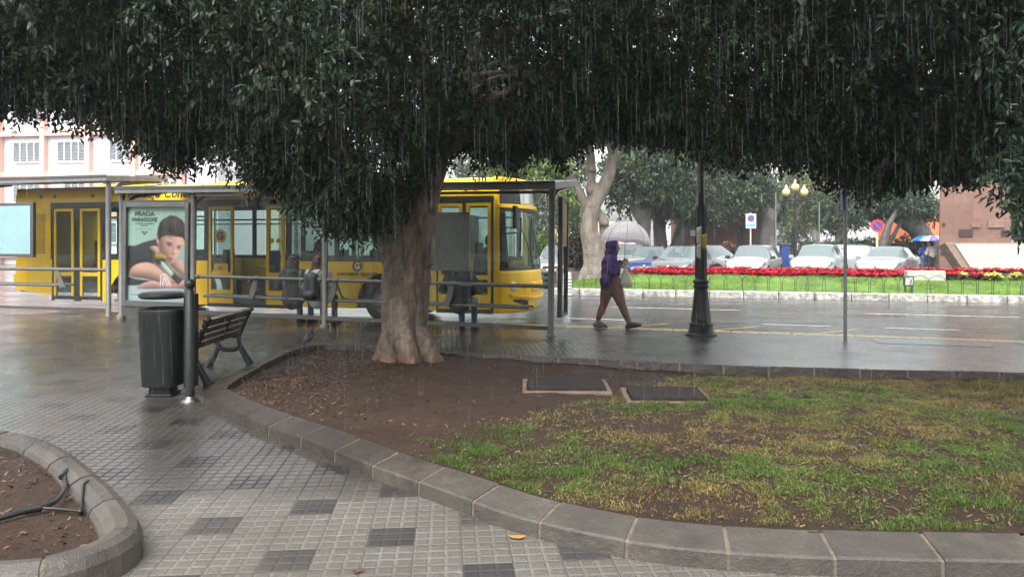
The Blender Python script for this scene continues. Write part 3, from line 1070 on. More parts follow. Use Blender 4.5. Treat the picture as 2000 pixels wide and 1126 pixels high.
P2 = np.concatenate([P2, shade_twigs, bk]); D2 = np.concatenate([D2, do, db])
leaf_cloud('crown', np.concatenate([P1, P2]), np.concatenate([D1, D2]), 16, 0.070, 0.42, M_LEAF, tr, 0.26, 0.35, crown_mats)

tr = thing('laurel_tree', 'laurel crown hanging in from the right edge with larger leaves, nearer than the big trunk', 'tree')
blob('trunk', [((8.3, 7.2, -.1), (8.1, 7.2, 1.6), .38, .3), ((8.1, 7.2, 1.6), (7.2, 7.4, 3.2), .26, .17), ((8.1, 7.2, 1.6), (8.9, 7.0, 3.4), .24, .16), ((7.2, 7.4, 3.2), (5.2, 8.0, 4.4), .16, .08), ((7.2, 7.4, 3.2), (6.6, 6.2, 4.6), .13, .07)], 0.04, M_BARK, tr, 2, limb_warp(1.0, 0.03))
P1, D1 = crown_twigs(21000, (4.3, 11.0), (5.6, 11.7), 5.7)
P2, D2 = crown_twigs(6000, (4.3, 9.5), (7.6, 10.4), 5.7, True)
# a drooping bough close to the camera at the right edge
n = 520
bx = RNG.uniform(3.95, 6.2, n); by = RNG.uniform(5.5, 6.9, n)
bz = np.interp(bx / by, [0.640, 0.665, 0.69, 0.72, 1.2], [3.1, 2.05, 1.86, 1.80, 1.75]) + np.abs(RNG.normal(0, 0.5, n))
P3 = np.stack([bx, by, bz], 1)[(bx / by > 0.645) & (bz < 4.2)]
D3 = RNG.normal(size=P3.shape) * np.array([1, 1, 0.5]) + np.array([-0.2, 0, -0.6]); D3 /= np.linalg.norm(D3, axis=1, keepdims=True)
leaf_cloud('crown', np.concatenate([P1, P2, P3]), np.concatenate([D1, D2, D3]), 15, 0.076, 0.42, M_LEAF, tr, 0.27, 0.35, crown_mats)


# ------------------------------------------------------------------ trees beyond the road
def far_tree(label, trunk, lobes, n, leng, mats, bark, name='park_tree', group='trees in the park across the road', wid=0.5, gap=0.34, voxel=0.09):
    root = thing(name, label, 'tree', group=group)
    if trunk:
        blob('trunk', trunk, voxel, bark, root, 2, limb_warp(0.5, 0.06))
    C, W = [], np.array([r[0] * r[1] * r[2] for _, r in lobes])
    for (c, r), w in zip(lobes, W / W.sum()):
        k = max(int(n * w * 1.9), 20)
        d = RNG.normal(size=(k, 3)); d /= np.linalg.norm(d, axis=1, keepdims=True)
        u = RNG.random(k) ** 0.45
        p = np.array(c) + d * u[:, None] * np.array(r)
        g = vnoise(p[:, 0] * 0.9 + p[:, 2] * 0.8, p[:, 1] * 0.9 + p[:, 2] * 1.1, 61) * .55 + vnoise(p[:, 0] * 2.2 - p[:, 2] * 1.7, p[:, 1] * 2.1 + p[:, 2], 62) * .45
        C.append(p[g > gap])
    C = np.concatenate(C)
    RNG.shuffle(C)
    C = C[:n]
    D = RNG.normal(size=C.shape) + np.array([0, 0, -0.4]); D /= np.linalg.norm(D, axis=1, keepdims=True)

    def mi(b):
        v = vnoise(b[:, 0] * 0.8 + b[:, 2] * .9, b[:, 1] * 0.8 + b[:, 2] * .5, 63) + RNG.normal(0, 0.12, len(b))
        return np.clip((v * len(mats)).astype(int), 0, len(mats) - 1)
    leaf_cloud('crown', C, D, 7, leng, wid, mats, root, leng * 2.4, 0.3, mi)
    return root


M_FG = [leafy('park_leaf_dark', (0.024, 0.046, 0.026), 0.5, 0.2, 0.4, 0.6), leafy('park_leaf_mid', (0.045, 0.078, 0.040), 0.5, 0.25, 0.4, 0.6), leafy('park_leaf_light', (0.080, 0.118, 0.055), 0.5, 0.3, 0.4, 0.6)]
M_FL = [leafy('fresh_leaf_mid', (0.10, 0.16, 0.045), 0.5, 0.3, 0.4, 0.6), leafy('fresh_leaf_light', (0.20, 0.27, 0.07), 0.5, 0.35, 0.4, 0.6)]
M_FY = [leafy('olive_leaf_mid', (0.12, 0.14, 0.06), 0.5, 0.3, 0.4, 0.6), leafy('olive_leaf_light', (0.22, 0.22, 0.09), 0.5, 0.35, 0.4, 0.6)]
M_FC = [leafy('conifer_leaf_mid', (0.075, 0.12, 0.065), 0.55, 0.2, 0.3, 0.6), leafy('conifer_leaf_light', (0.13, 0.19, 0.10), 0.55, 0.25, 0.3, 0.6)]


def w(px, py, d):
    return (at(px, d), d, hz(py, d))


def cap(d, pts, dy=0.0):
    """chain of tapered capsules through (column, row, width in pixels)"""
    out = []
    for (a, b) in zip(pts[:-1], pts[1:]):
        out.append((Vector(w(a[0], a[1], d)), Vector(w(b[0], b[1], d)) + Vector((0, dy, 0)), a[2] / 2 / F * d, b[2] / 2 / F * d))
    return out


d = 29.5
caps = cap(d, [(1166, 545, 50), (1160, 500, 44), (1150, 455, 34), (1151, 425, 30), (1168, 385, 28), (1190, 340, 24), (1199, 290, 19), (1215, 230, 15)]) + \
    cap(d, [(1190, 545, 40), (1188, 480, 30), (1180, 435, 18), (1168, 402, 9)], .25) + cap(d, [(1160, 410, 20), (1155, 370, 19), (1156, 330, 19), (1150, 270, 16)], .2) + \
    cap(d, [(1152, 420, 18), (1132, 375, 15), (1110, 338, 14), (1090, 300, 11), (1072, 262, 9)]) + cap(d, [(1197, 310, 12), (1180, 260, 10)]) + cap(d, [(1152, 515, 22), (1138, 545, 20)]) + cap(d, [(1198, 515, 18), (1210, 545, 16)])
far_tree('big pale ficus with several thick twisting limbs behind the lawn, above the walking person', caps,
         [(w(1060, 255, d - 1), (2.6, 2.5, 0.9)), (w(1180, 225, d), (3.2, 3, 1.1)), (w(1300, 235, d + 1), (3, 3, 1.2)), (w(990, 300, d + 2.5), (1.5, 1.5, 0.8)), (w(1112, 405, d + 2.6), (0.85, 1.0, 0.75))], 2400, 0.17, M_FL[:1] + M_FG[1:], M_BARKG, voxel=0.045)
far_tree('dense grey green park tree with dark trunk just right of the white umbrella', cap(40, [(1252, 540, 34), (1254, 480, 30), (1258, 430, 26), (1270, 380, 22), (1262, 330, 20)]) + cap(40, [(1256, 440, 22), (1232, 385, 18)]),
         [(w(1255, 330, 40), (2.3, 2.3, 2.0)), (w(1305, 370, 41), (1.7, 2, 1.6)), (w(1215, 390, 42), (1.0, 1.2, 1.0))], 3200, 0.20, M_FG, M_BARKD)
far_tree('park tree with two leaning dark trunks left of the black lamp post', cap(43, [(1292, 540, 30), (1290, 470, 26), (1285, 400, 24), (1290, 330, 20)]) + cap(43, [(1300, 535, 32), (1322, 480, 28), (1336, 440, 26), (1342, 380, 22), (1350, 320, 18)]),
         [(w(1335, 345, 43), (2.4, 2.2, 2.1)), (w(1290, 300, 44), (2.5, 2.4, 1.6)), (w(1375, 400, 42.5), (1.2, 1.4, 1.3))], 3200, 0.20, M_FG, M_BARKD)
far_tree('round crowned park tree right of the black lamp post, behind the parking sign', cap(45, [(1500, 540, 40), (1497, 470, 34), (1500, 430, 30), (1470, 370, 24)]) + cap(45, [(1498, 440, 24), (1520, 390, 22)]),
         [(w(1425, 365, 44), (2.3, 2.0, 2.0)), (w(1455, 345, 45), (1.6, 2.0, 1.9)), (w(1500, 385, 46), (1.3, 1.6, 1.7)), (w(1400, 310, 45), (2.2, 2, 1.6))], 3800, 0.20, M_FG, M_BARKD)
far_tree('pale green pointed conifer far back above the triple globe lamp', cap(58, [(1545, 520, 18), (1545, 300, 8)]),
         [(w(1545, 430, 58), (1.9, 1.9, 2.2)), (w(1546, 385, 58), (1.5, 1.5, 1.9)), (w(1548, 340, 58), (1.05, 1.05, 1.7)), (w(1550, 300, 58), (.6, .6, 1.4))], 2200, 0.22, M_FC, M_BARKD, wid=0.3)
far_tree('yellowish loose tree far back right of the triple globe lamp', cap(54, [(1592, 520, 16), (1595, 440, 14), (1600, 360, 8)]),
         [(w(1595, 365, 54), (1.7, 1.7, 1.5)), (w(1625, 395, 54), (1.6, 1.6, 1.5)), (w(1580, 420, 55), (1.5, 1.5, 1.1)), (w(1605, 330, 54), (1.1, 1.1, 1.0))], 2200, 0.22, M_FY, M_BARKG)
far_tree('dull green tree with a straight trunk behind the blue street sign', cap(48, [(1640, 525, 22), (1640, 450, 18), (1645, 390, 12)]),
         [(w(1660, 395, 48), (2.2, 2, 1.7)), (w(1625, 425, 48), (1.2, 1.4, 1.1)), (w(1700, 370, 49), (1.8, 2, 1.5))], 2600, 0.20, M_FG, M_BARKG)
far_tree('sprawling grey tree with crooked dark limbs left of the sandstone monument', cap(36, [(1722, 540, 20), (1724, 480, 17), (1735, 440, 14), (1752, 410, 10)]) + cap(37, [(1822, 530, 44), (1812, 475, 40), (1785, 445, 30), (1755, 425, 22), (1730, 412, 14)]) + cap(37, [(1806, 450, 20), (1790, 425, 16), (1765, 400, 12)]) + cap(36.5, [(1726, 490, 12), (1748, 455, 10), (1762, 428, 8)]),
         [(w(1770, 395, 37), (1.5, 1.5, .7)), (w(1720, 395, 37), (1.3, 1.4, .7)), (w(1805, 408, 38), (.8, 1.2, .7))], 1500, 0.16, M_FG[:2], M_BARKD, gap=0.4, voxel=0.07)
far_tree('bright yellow green young tree behind the bus front', cap(38, [(1000, 520, 14), (1002, 420, 10), (1000, 350, 6)]),
         [(w(985, 330, 38), (1.1, 1.1, .8)), (w(1030, 335, 38.5), (1.2, 1.2, .9)), (w(1085, 340, 39), (1.0, 1.0, .8)), (w(1115, 420, 38), (.9, .9, .8)), (w(1100, 380, 38.5), (.8, .8, .9))], 2200, 0.19, M_FL, M_BARKG)
far_tree('misty grey green tree far behind the bus roof', cap(62, [(1045, 520, 20), (1045, 330, 10)]),
         [(w(1045, 330, 62), (2.8, 2.5, 2.2)), (w(965, 345, 63), (2.0, 2.0, 1.4)), (w(1110, 320, 62), (2.2, 2, 2.2)), (w(905, 325, 63), (1.6, 1.6, 1.5)), (w(1060, 420, 62), (1.6, 1.6, 2.2))], 2200, 0.26, M_FG[1:], M_BARKD)
far_tree('leafy tree right of the sandstone monument at the picture edge', cap(34, [(2010, 540, 24), (2005, 450, 20), (1990, 350, 14)]),
         [(w(1985, 440, 34), (.9, 1, .9)), (w(1960, 330, 34), (.9, 1, 1.3)), (w(2030, 400, 34), (1.4, 1.4, 2))], 1500, 0.18, M_FG, M_BARKD)
far_tree('hazy tree far behind the left building beside the thin street lamp', cap(78, [(478, 500, 10), (478, 340, 6)]),
         [(w(480, 325, 78), (1.5, 1.5, 1.5)), (w(500, 350, 78), (1.6, 1.5, 1.3))], 700, 0.28, M_FC, M_BARKD)


# shrubs and hedges under the park trees
def shrub(label, px0, px1, ptop, d, n, mats, depth=1.2, name='shrub', base=0.0):
    root = thing(name, label, name, group='shrubs in the park')
    x0, x1, zt = at(px0, d), at(px1, d), hz(ptop, d)
    lob = []
    k = max(int((x1 - x0) / 0.9), 1)
    for i in range(k):
        c = ((x0 + (x1 - x0) * (i + 0.5) / k), d, base + (zt - base) * 0.5)
        lob.append((c, ((x1 - x0) / k * 0.62, depth * 0.5, (zt - base) * random.uniform(0.45, 0.55))))
    C = []
    for c, r in lob:
        q = n // k
        dd = RNG.normal(size=(q, 3)); dd /= np.linalg.norm(dd, axis=1, keepdims=True)
        C.append(np.array(c) + dd * (RNG.random(q) ** 0.35)[:, None] * np.array(r))
    C = np.concatenate(C)
    D = RNG.normal(size=C.shape) + np.array([0, 0, 0.4]); D /= np.linalg.norm(D, axis=1, keepdims=True)
    leaf_cloud('foliage', C, D, 6, 0.13, 0.5, mats, root, 0.25, 0.1)
    for c, r in lob:
        mb = MB(); mb.tube([(c[0], c[1], base - .2), (c[0] + .05, c[1], c[2])], [0.05, 0.02], 6)
        mb.build('stem', M_BARKD, root)


shrub('dark clipped hedge behind the white hatchback and silver saloon', 1640, 1790, 462, 37, 2300, M_FG[:2], 1.4, 'hedge')
shrub('low dark hedge behind the blue litter bin', 1560, 1640, 468, 40, 1100, M_FG[:2], 1.4, 'hedge')
shrub('reddish brown shrub on the earth bank left of the ficus trunk', 1100, 1140, 452, 31, 700, [leafy('brown_shrub', (0.10, 0.07, 0.05), 0.5, 0.2)] + M_FG[:1], 1.0, base=0.4)
shrub('bare brownish shrub between the two rows of parked cars', 1400, 1440, 476, 37, 500, [leafy('red_shrub', (0.13, 0.055, 0.045), 0.5, 0.2)], 1.0)
shrub('bright green bush behind the bus windscreen', 1048, 1092, 452, 36, 700, M_FL, 1.2)
# ================================================================== people
M_SKIN = mat('skin', (0.46, 0.27, 0.19), 0.5, var=0.12, scale=12)
M_EYE = mat('dark_eye', (0.02, 0.015, 0.012), 0.2)


def v3(*a):
    return Vector(a)


def hand_caps(wrist, d, palm_n, thumb, s=1.0, curl=0.6):
    """palm, five fingers and thumb; d along the hand, palm_n out of the palm, thumb side"""
    d, palm_n, thumb = d.normalized(), palm_n.normalized(), thumb.normalized()
    out = [(wrist, wrist + d * 0.05 * s, .024 * s, .028 * s)]
    k = wrist + d * 0.085 * s
    out.append((wrist + d * .03 * s + thumb * .016 * s, k + thumb * .020 * s, .019 * s, .015 * s))
    out.append((wrist + d * .03 * s - thumb * .016 * s, k - thumb * .020 * s, .019 * s, .014 * s))
    for i, (off, ln) in enumerate(((.030, .070), (.010, .080), (-.010, .075), (-.029, .058))):
        a = k + thumb * off * s
        b = a + (d * (1 - curl * .5) + palm_n * curl * .5).normalized() * ln * .45 * s
        c = b + (d * (1 - curl) + palm_n * curl).normalized() * ln * .32 * s
        e = c + (d * (1 - curl * 1.5) + palm_n * curl * 1.3).normalized() * ln * .25 * s
        out += [(a, b, .0095 * s, .0088 * s), (b, c, .0088 * s, .008 * s), (c, e, .008 * s, .007 * s)]
    a = wrist + d * .025 * s + thumb * .028 * s
    b = a + (d * .7 + thumb * .6 + palm_n * .3).normalized() * .04 * s
    c = b + (d + palm_n * .5).normalized() * .03 * s
    out += [(a, b, .013 * s, .011 * s), (b, c, .011 * s, .008 * s)]
    return out


def head_caps(c, f, up=None, s=1.0):
    """skull, jaw, nose, ears, neck root; c centre of head, f facing direction"""
    up = up or v3(0, 0, 1)
    f = f.normalized()
    l = up.cross(f).normalized()
    return [(c + up * .03 * s - f * .025 * s, c + up * .035 * s + f * .02 * s, .088 * s, .082 * s), (c + f * .03 * s, c - up * .055 * s + f * .045 * s, .072 * s, .05 * s),
            (c - up * .06 * s + f * .05 * s, c - up * .085 * s + f * .06 * s, .042 * s, .026 * s),
            (c + f * .092 * s + up * .012 * s, c + f * .112 * s - up * .022 * s, .010 * s, .015 * s), (c + f * .088 * s - up * .052 * s + l * .016 * s, c + f * .088 * s - up * .052 * s - l * .016 * s, .012 * s, .012 * s),
            (c + f * .085 * s + up * .030 * s + l * .035 * s, c + f * .085 * s + up * .030 * s - l * .035 * s, .014 * s, .014 * s),
            (c + l * .084 * s + up * .01 * s, c + l * .086 * s - up * .025 * s, .018 * s, .012 * s), (c - l * .084 * s + up * .01 * s, c - l * .086 * s - up * .025 * s, .018 * s, .012 * s)]


def shoe_caps(ankle, toe, s=1.0, heel=0.06):
    d = (toe - ankle); dh = Vector((d.x, d.y, 0)).normalized()
    hb = ankle - dh * heel * s + v3(0, 0, -.045 * s)
    return [(ankle + v3(0, 0, -.01), hb, .05 * s, .038 * s), (hb, ankle.lerp(toe, .5) + v3(0, 0, -.022 * s), .04 * s, .044 * s), (ankle, ankle.lerp(toe, .55), .048 * s, .044 * s), (ankle.lerp(toe, .5), toe, .045 * s, .034 * s)]


def sitter(name, label, loc, rz, top_m, leg_m, shoe_m, hair_m, wide=1.0, hair='short', hood=False, skin=None, arms=True, group=None, voxel=0.014, feet=True):
    """a person seated, facing local +Y, seat at z=0.45 under local origin"""
    root = thing(name, label, 'person', loc, rz, group)
    hip, ch, nk = v3(0, 0, .54), v3(0, .02, .86), v3(0, .0, 1.06)
    hd = v3(0, .03, 1.205)
    body = head_caps(hd, v3(0, 1, 0)) + [(nk, hd, .055, .055), (hip, ch, .12, .12), (ch, nk, .12, .06)]
    for s in (-1, 1):
        el = v3(s * .30 * wide, .03, .72); ha = v3(s * .12, .30, .66)
        sh = v3(s * .19 * wide, 0, .98)
        body += [(v3(s * .1, .0, .54), v3(s * .13, .40, .50), .07, .05), (v3(s * .13, .40, .5), v3(s * .12, .40, .12), .05, .035), (sh, el, .045, .04), (el, ha, .038, .028)]
        body += hand_caps(ha, v3(-s * .5, .8, -.1), v3(0, 0, -1), v3(-s * .8, -.5, 0), 1.0, .5)
    blob('body', body, 0.008 if voxel < .012 else 0.012, skin or M_SKIN, root, 2)
    top = [(v3(0, -.01, .50), v3(0, 0, .75), .175 * wide, .165 * wide), (v3(0, 0, .75), v3(0, 0, .93), .165 * wide, .15 * wide)]
    for s in (-1, 1):
        el = v3(s * .30 * wide, .03, .72); ha = v3(s * .13, .29, .66); sh = v3(s * .17 * wide, 0, .97)
        top += [(v3(0, 0, 1.03), sh, .075, .085), (sh, el, .085, .075), (el, ha, .072, .05), (v3(s * .08, 0, .6), sh, .11, .10), (v3(s * .1 * wide, .0, .50), v3(s * .12, .14, .53), .12, .10)]
    if hood:
        top += [(v3(-.09, -.09, 1.02), v3(.09, -.09, 1.02), .065, .065), (v3(0, -.12, .98), v3(0, -.12, .9), .06, .03)]
    blob('jacket', top, voxel, top_m, root, 3, lambda p: .012 * noise.noise(p * 7))
    leg = []
    for s in (-1, 1):
        leg += [(v3(s * .1, -.02, .52), v3(s * .13, .40, .51), .095, .072), (v3(s * .13, .40, .51), v3(s * .12, .40, .10), .07, .055)]
    blob('trousers', leg, voxel, leg_m, root, 3, lambda p: .008 * noise.noise(p * 9))
    if feet:
        for s in (-1, 1):
            blob('shoe', shoe_caps(v3(s * .12, .40, .085), v3(s * .14, .58, .035)), 0.012, shoe_m, root, 2)
    c = hd
    hc = [(c + v3(0, -.035, .045), c + v3(0, .03, .065), .098, .085), (c + v3(0, -.05, 0), c + v3(0, -.05, -.05), .092, .075)]
    if hair == 'long':
        for s in (-1, 0, 1):
            hc += [(c + v3(s * .06, -.04, 0), c + v3(s * .085, -.05, -.17), .062, .055), (c + v3(s * .085, -.05, -.17), c + v3(s * .075, -.06, -.25), .055, .04)]
    elif hair == 'bushy':
        for k in range(9):
            a = PI * (k / 8) + PI
            hc.append((c + v3(.075 * math.cos(a), -.04 + .05 * math.sin(a), -.03), c + v3(.10 * math.cos(a), -.05 + .06 * math.sin(a), -.12), .05, .035))
    blob('hair', hc, 0.011, hair_m, root, 2, lambda p: .012 * noise.noise(p * 22))
    return root


# ================================================================== bus
M_BUSY = mat('bus_yellow_paint', (0.95, 0.57, 0.004), 0.30, var=0.10, scale=1.5, coat=0.15, rvar=0.08, spec=0.35)
M_BLACK = mat('black_rubber_trim', (0.018, 0.018, 0.019), 0.4, var=0.3)
M_DARK = mat('dark_grey_plastic', (0.045, 0.046, 0.048), 0.45)
M_TYRE = mat('tyre_rubber', (0.016, 0.016, 0.017), 0.6, bump=0.3, bscale=30)
M_RIM = mat('grey_steel_rim', (0.30, 0.30, 0.29), 0.35, 0.7)
M_BGLASS = glass('bus_glass', (0.74, 0.83, 0.81), 0.30, 0.03, (0.45, 0.50, 0.49))
M_SCREEN = glass('bus_windscreen_glass', (0.70, 0.86, 0.82), 0.22, 0.05, (0.6, 0.65, 0.64))
M_SEATB = mat('blue_seat_fabric', (0.03, 0.06, 0.16), 0.7)
M_INT = mat('grey_bus_lining', (0.30, 0.31, 0.31), 0.5)
M_FLOORB = mat('grey_bus_floor', (0.12, 0.12, 0.125), 0.5)
M_STEEL = mat('bright_steel_tube', (0.55, 0.55, 0.54), 0.25, 0.9)
M_LAMPW = mat('clear_lamp_lens', (0.75, 0.75, 0.72), 0.12, var=0.15, scale=30, coat=0.6)
M_LAMPR = mat('red_lamp_lens', (0.45, 0.015, 0.01), 0.2)
M_LAMPO = mat('orange_lamp_lens', (0.65, 0.22, 0.02), 0.2)
M_BROWN = mat('brown_logo_film', (0.055, 0.026, 0.022), 0.4)
M_LOGOY = mat('pale_yellow_logo_film', (0.82, 0.55, 0.16), 0.4)
M_PLATE = mat('white_number_plate', (0.65, 0.65, 0.62), 0.3)
M_GRIME = mat('black_undercarriage', (0.02, 0.02, 0.021), 0.7)

BA = R(15)
bus = thing('city_bus', 'yellow city bus waiting at the stop behind the shelter, its middle door open', 'bus', (-.29, 14.72, ROAD_Z), -BA)
BL, BW = 12.1, 2.5


def bx(s, y, z):        # s metres behind the front corner
    return Vector((-s, y, z))


def skirt_z(s):
    return 0.30 if s < 9.6 else 0.30 + (s - 9.6) * 0.10


def side_panel(y, s0, s1, z0, z1, wheels, m, name, thick=0.05, bottom=None):
    """lower side panel with wheel arches cut out"""
    pts = []
    n = max(int((s1 - s0) / 0.08), 1)
    for i in range(n + 1):
        s = s0 + (s1 - s0) * i / n
        z = bottom(s) if bottom else z0
        for c in wheels:
            if abs(s - c) < 0.62:
                z = max(z, 0.42 + math.sqrt(max(0.62 ** 2 - (s - c) ** 2, 0)))
        pts.append((s, z))
    mb = MB()
    for (a, za), (b, zb) in zip(pts[:-1], pts[1:]):
        mb.add([bx(a, y, za), bx(b, y, zb), bx(b, y, z1), bx(a, y, z1)], [(0, 1, 2, 3)])
        mb.add([bx(a, y + thick, za), bx(b, y + thick, zb), bx(b, y + thick, z1), bx(a, y + thick, z1)], [(3, 2, 1, 0)])
        mb.add([bx(a, y, za), bx(a, y + thick, za), bx(b, y + thick, zb), bx(b, y, zb)], [(0, 1, 2, 3)])
    mb.span(bx(s0, y, pts[0][1]), bx(s0 + .004, y + thick, z1)); mb.span(bx(s1, y, pts[-1][1]), bx(s1 - .004, y + thick, z1))
    return mb.build(name, m, bus)


WF, WR = 2.46, 8.75
FD = (0.10, 1.30)      # front door
MD = (4.73, 6.72)      # middle door
RD = (9.56, 11.02)     # rear door
WB, WT = 1.33, 2.50    # window band
# near side
for s0, s1 in ((FD[1], MD[0]), (MD[1], RD[0]), (RD[1], BL)):
    side_panel(0, s0, s1, .3, WB - .05, (WF, WR), M_BUSY, 'side_panel', bottom=lambda s: 0.30 + max(0, s - 9.6) * .10)
side_panel(BW - .05, 0.02, BL, .3, WB - .05, (WF, WR), M_BUSY, 'side_panel', bottom=lambda s: 0.30 + max(0, s - 9.6) * .10)
# far side window belt, posts and glass, near side belt
mb = MB()
for y in (0.0, BW - .06):
    doors = [FD, MD, RD] if y == 0 else []
    segs, s = [], 0.06
    for a, b in doors + [(BL - .02, BL)]:
        if a > s: segs.append((s, a))
        s = b
    for a, b in segs:
        mb.span(bx(a, y + .004, WB - .05), bx(b, y + .056, WB + .03))
        if y == 0:
            mb.span(bx(a, y + .004, WT), bx(b, y + .056, WT + .12))
    if y == 0:
        for a, b in doors:
            mb.span(bx(a - .03, y + .002, WT - .0), bx(b + .03, y + .058, WT + .13))
    else:
        mb.span(bx(.06, y + .004, WT), bx(BL - .02, y + .056, WT + .12))
posts = [(0, q) for q in (1.34, 2.52, 3.55, 4.69, 6.76, 7.72, 8.6, 9.52, 11.06)] + [(1, q) for q in (.2, 1.6, 3.0, 4.4, 5.8, 7.2, 8.6, 10.0, 11.4)]
for side, q in posts:
    y = 0.0 if side == 0 else BW - .06
    mb.span(bx(q - .05, y + .006, WB + .03), bx(q + .05, y + .054, WT))
# sliding top-light bar
for a, b in ((1.39, 4.64), (6.81, 9.47)):
    mb.span(bx(a, .012, 2.24), bx(b, .05, 2.28))
mb.span(bx(.2, BW - .05, 2.24), bx(11.4, BW - .01, 2.28))
mb.build('window_frame', M_BLACK, bus)
for a, b in ((1.39, 2.47), (2.57, 3.50), (3.60, 4.64), (6.81, 7.67), (7.77, 8.55), (8.65, 9.47)):
    mb = MB(); mb.span(bx(a, .026, WB + .03), bx(b, .032, WT)); mb.build('window', M_BGLASS, bus)
q = [.25, 1.55, 2.95, 4.35, 5.75, 7.15, 8.55, 9.95, 11.35]
for a, b in zip(q[:-1], q[1:]):
    mb = MB(); mb.span(bx(a + .1, BW - .034, WB + .03), bx(b, BW - .028, WT)); mb.build('window', M_BGLASS, bus)
# rear upper quarter, engine grille
mb = MB()
mb.span(bx(11.06, 0, WB - .05), bx(BL, .05, WT + .13))
mb.build('rear_quarter', M_BUSY, bus)
mb = MB()
for i in range(16):
    mb.span(bx(11.22, -.012, 1.42 + i * .06), bx(11.78, .004, 1.452 + i * .06))
mb.build('engine_grille', mat('dull_yellow_grille', (0.42, 0.27, 0.02), 0.4), bus)

# cornice + roof: one swept section
prof = [(0.0, WT + .12), (-.004, 2.72), (.02, 2.89), (.10, 2.97), (.32, 3.01), (1.25, 3.03)]
prof = prof + [(BW - y, z) for y, z in reversed(prof[:-1])]
mb = MB()
ss = [-.02, .0, 4, 8, 11.9, BL]
vsx = []
for i, s in enumerate(ss):
    k = 1.0 if i not in (0,) else .995
    vsx += [bx(s, y, WT + .12 + (z - WT - .12) * (k if s < 11.95 else .9)) for y, z in prof]
npf = len(prof)
mb.add(vsx, [(i * npf + j, (i + 1) * npf + j, (i + 1) * npf + j + 1, i * npf + j + 1) for i in range(len(ss) - 1) for j in range(npf - 1)], 0, True)
mb.add(vsx[-npf:], [tuple(range(npf))])
mb.build('roof', M_BUSY, bus)
for a, b in ((5.0, 7.2), (9.2, 10.6)):
    mb = MB(); mb.span(bx(a, .9, 3.0), bx(b, 1.8, 3.11)); mb.build('roof_unit', M_BUSY, bus, bevel=.05)
# rear wall
mb = MB()
mb.span(bx(BL - .04, .02, .55), bx(BL, BW - .02, 2.98))
mb.build('rear_panel', M_BUSY, bus, bevel=.015)
mb = MB(); mb.span(bx(BL - .03, .06, 1.18), bx(BL + .03, .2, 1.38)); mb.build('tail_lamp', M_LAMPR, bus, bevel=.01)
mb = MB(); mb.span(bx(BL - .05, .0, .72), bx(BL + .10, BW, .95)); mb.build('rear_bumper', M_BUSY, bus, bevel=.04)

# front: panels on one curved face
def front(t, z, off=0.0):
    y = BW * t
    e = abs((t - .5) * 2)
    b = .50 * (1 - e ** 2.6)
    lean = -.10 * max(0, (z - 1.15)) if z > 1.15 else -.05 * max(0, (.62 - z))
    bulge = .05 * math.sin(PI * min(max((z - .2) / 1.0, 0), 1))
    return Vector((b + (lean + bulge) * (1 - .7 * e ** 4) + off, y, z))


def fpanel(name, t0, t1, z0, z1, m, off=0.0, nu=24, nv=8, solid=.03, zf=None, parent=None):
    mb = MB()
    def fn(u, v):
        t = t0 + (t1 - t0) * u
        a, b = zf(u) if zf else (z0, z1)
        return front(t, a + (b - a) * v, off)
    mb.grid(fn, nu, nv)
    return mb.build(name, m, parent or bus, solid=solid)


fpanel('front_panel', 0, 1, .27, 1.13, M_BUSY, nu=36, nv=12)
fpanel('bumper_ridge', .06, .94, .60, .66, M_BUSY, .03, zf=lambda u: (.60 - .10 * math.sin(PI * u), .645 - .10 * math.sin(PI * u)))
fpanel('grille_panel', .30, .80, .68, .86, M_BUSY, .018, solid=.02)
fpanel('windscreen_frame', 0.015, .985, 1.12, 1.20, M_BLACK, .004)
fpanel('windscreen_frame', 0.015, .985, 2.32, 2.40, M_BLACK, .004)
fpanel('windscreen_frame', 0.02, .075, 1.18, 2.40, M_BLACK, .006, nu=4)
fpanel('windscreen_frame', .93, .985, 1.18, 2.40, M_BLACK, .006, nu=4)
fpanel('windscreen', .06, .945, 1.17, 2.38, M_SCREEN, .0, solid=.006)
fpanel('visor_bar', 0, 1, 2.38, 2.455, M_BUSY, .035, solid=.06)
fpanel('front_cap', 0, 1, 2.77, 3.0, M_BUSY, -.02)
fpanel('destination_box', 0.02, .98, 2.44, 2.80, M_BLACK, -.02)
ds = fpanel('destination_display', .27, .93, 2.475, 2.755, mat('pale_grey_display', (0.50, 0.53, 0.56), 0.15, var=.2, scale=5, coat=.5), .004, solid=.01)
# corner pillar between door and screen
mb = MB(); mb.span(bx(.10, 0.0, .27), bx(-.03, .08, 3.0)); mb.build('corner_pillar', M_BUSY, bus, bevel=.03)
mb = MB(); mb.span(bx(.10, BW - .08, .27), bx(-.03, BW, 3.0)); mb.build('corner_pillar', M_BUSY, bus, bevel=.03)
for t in (.10, .90):
    c = front(t, .80, .015)
    mb = MB(); mb.lathe([(.005, .03), (.07, .022), (.095, .0), (.10, -.05)], 18, (0, 0, 0), 0, True, 'X'); o = mb.build('headlight', M_LAMPW, bus, c); o.rotation_euler = (0, 0, -.6 if t < .5 else .6)
    mb = MB(); mb.lathe([(.005, .022), (.05, .016), (.06, -.03)], 14, (0, 0, 0), 0, True, 'X'); o = mb.build('indicator', M_LAMPO, bus, front(.20 if t < .5 else .80, .80, .015))
fpanel('fog_lamp', .10, .26, .42, .53, M_BLACK, .012, zf=lambda u: (.50 - .09 * u - .02 * math.sin(PI * u), .54 - .05 * u + .02 * math.sin(PI * u)), solid=.02)
fpanel('fog_lamp', .74, .90, .42, .53, M_BLACK, .012, zf=lambda u: (.41 + .09 * u - .02 * math.sin(PI * u), .49 + .05 * u + .02 * math.sin(PI * u)), solid=.02)
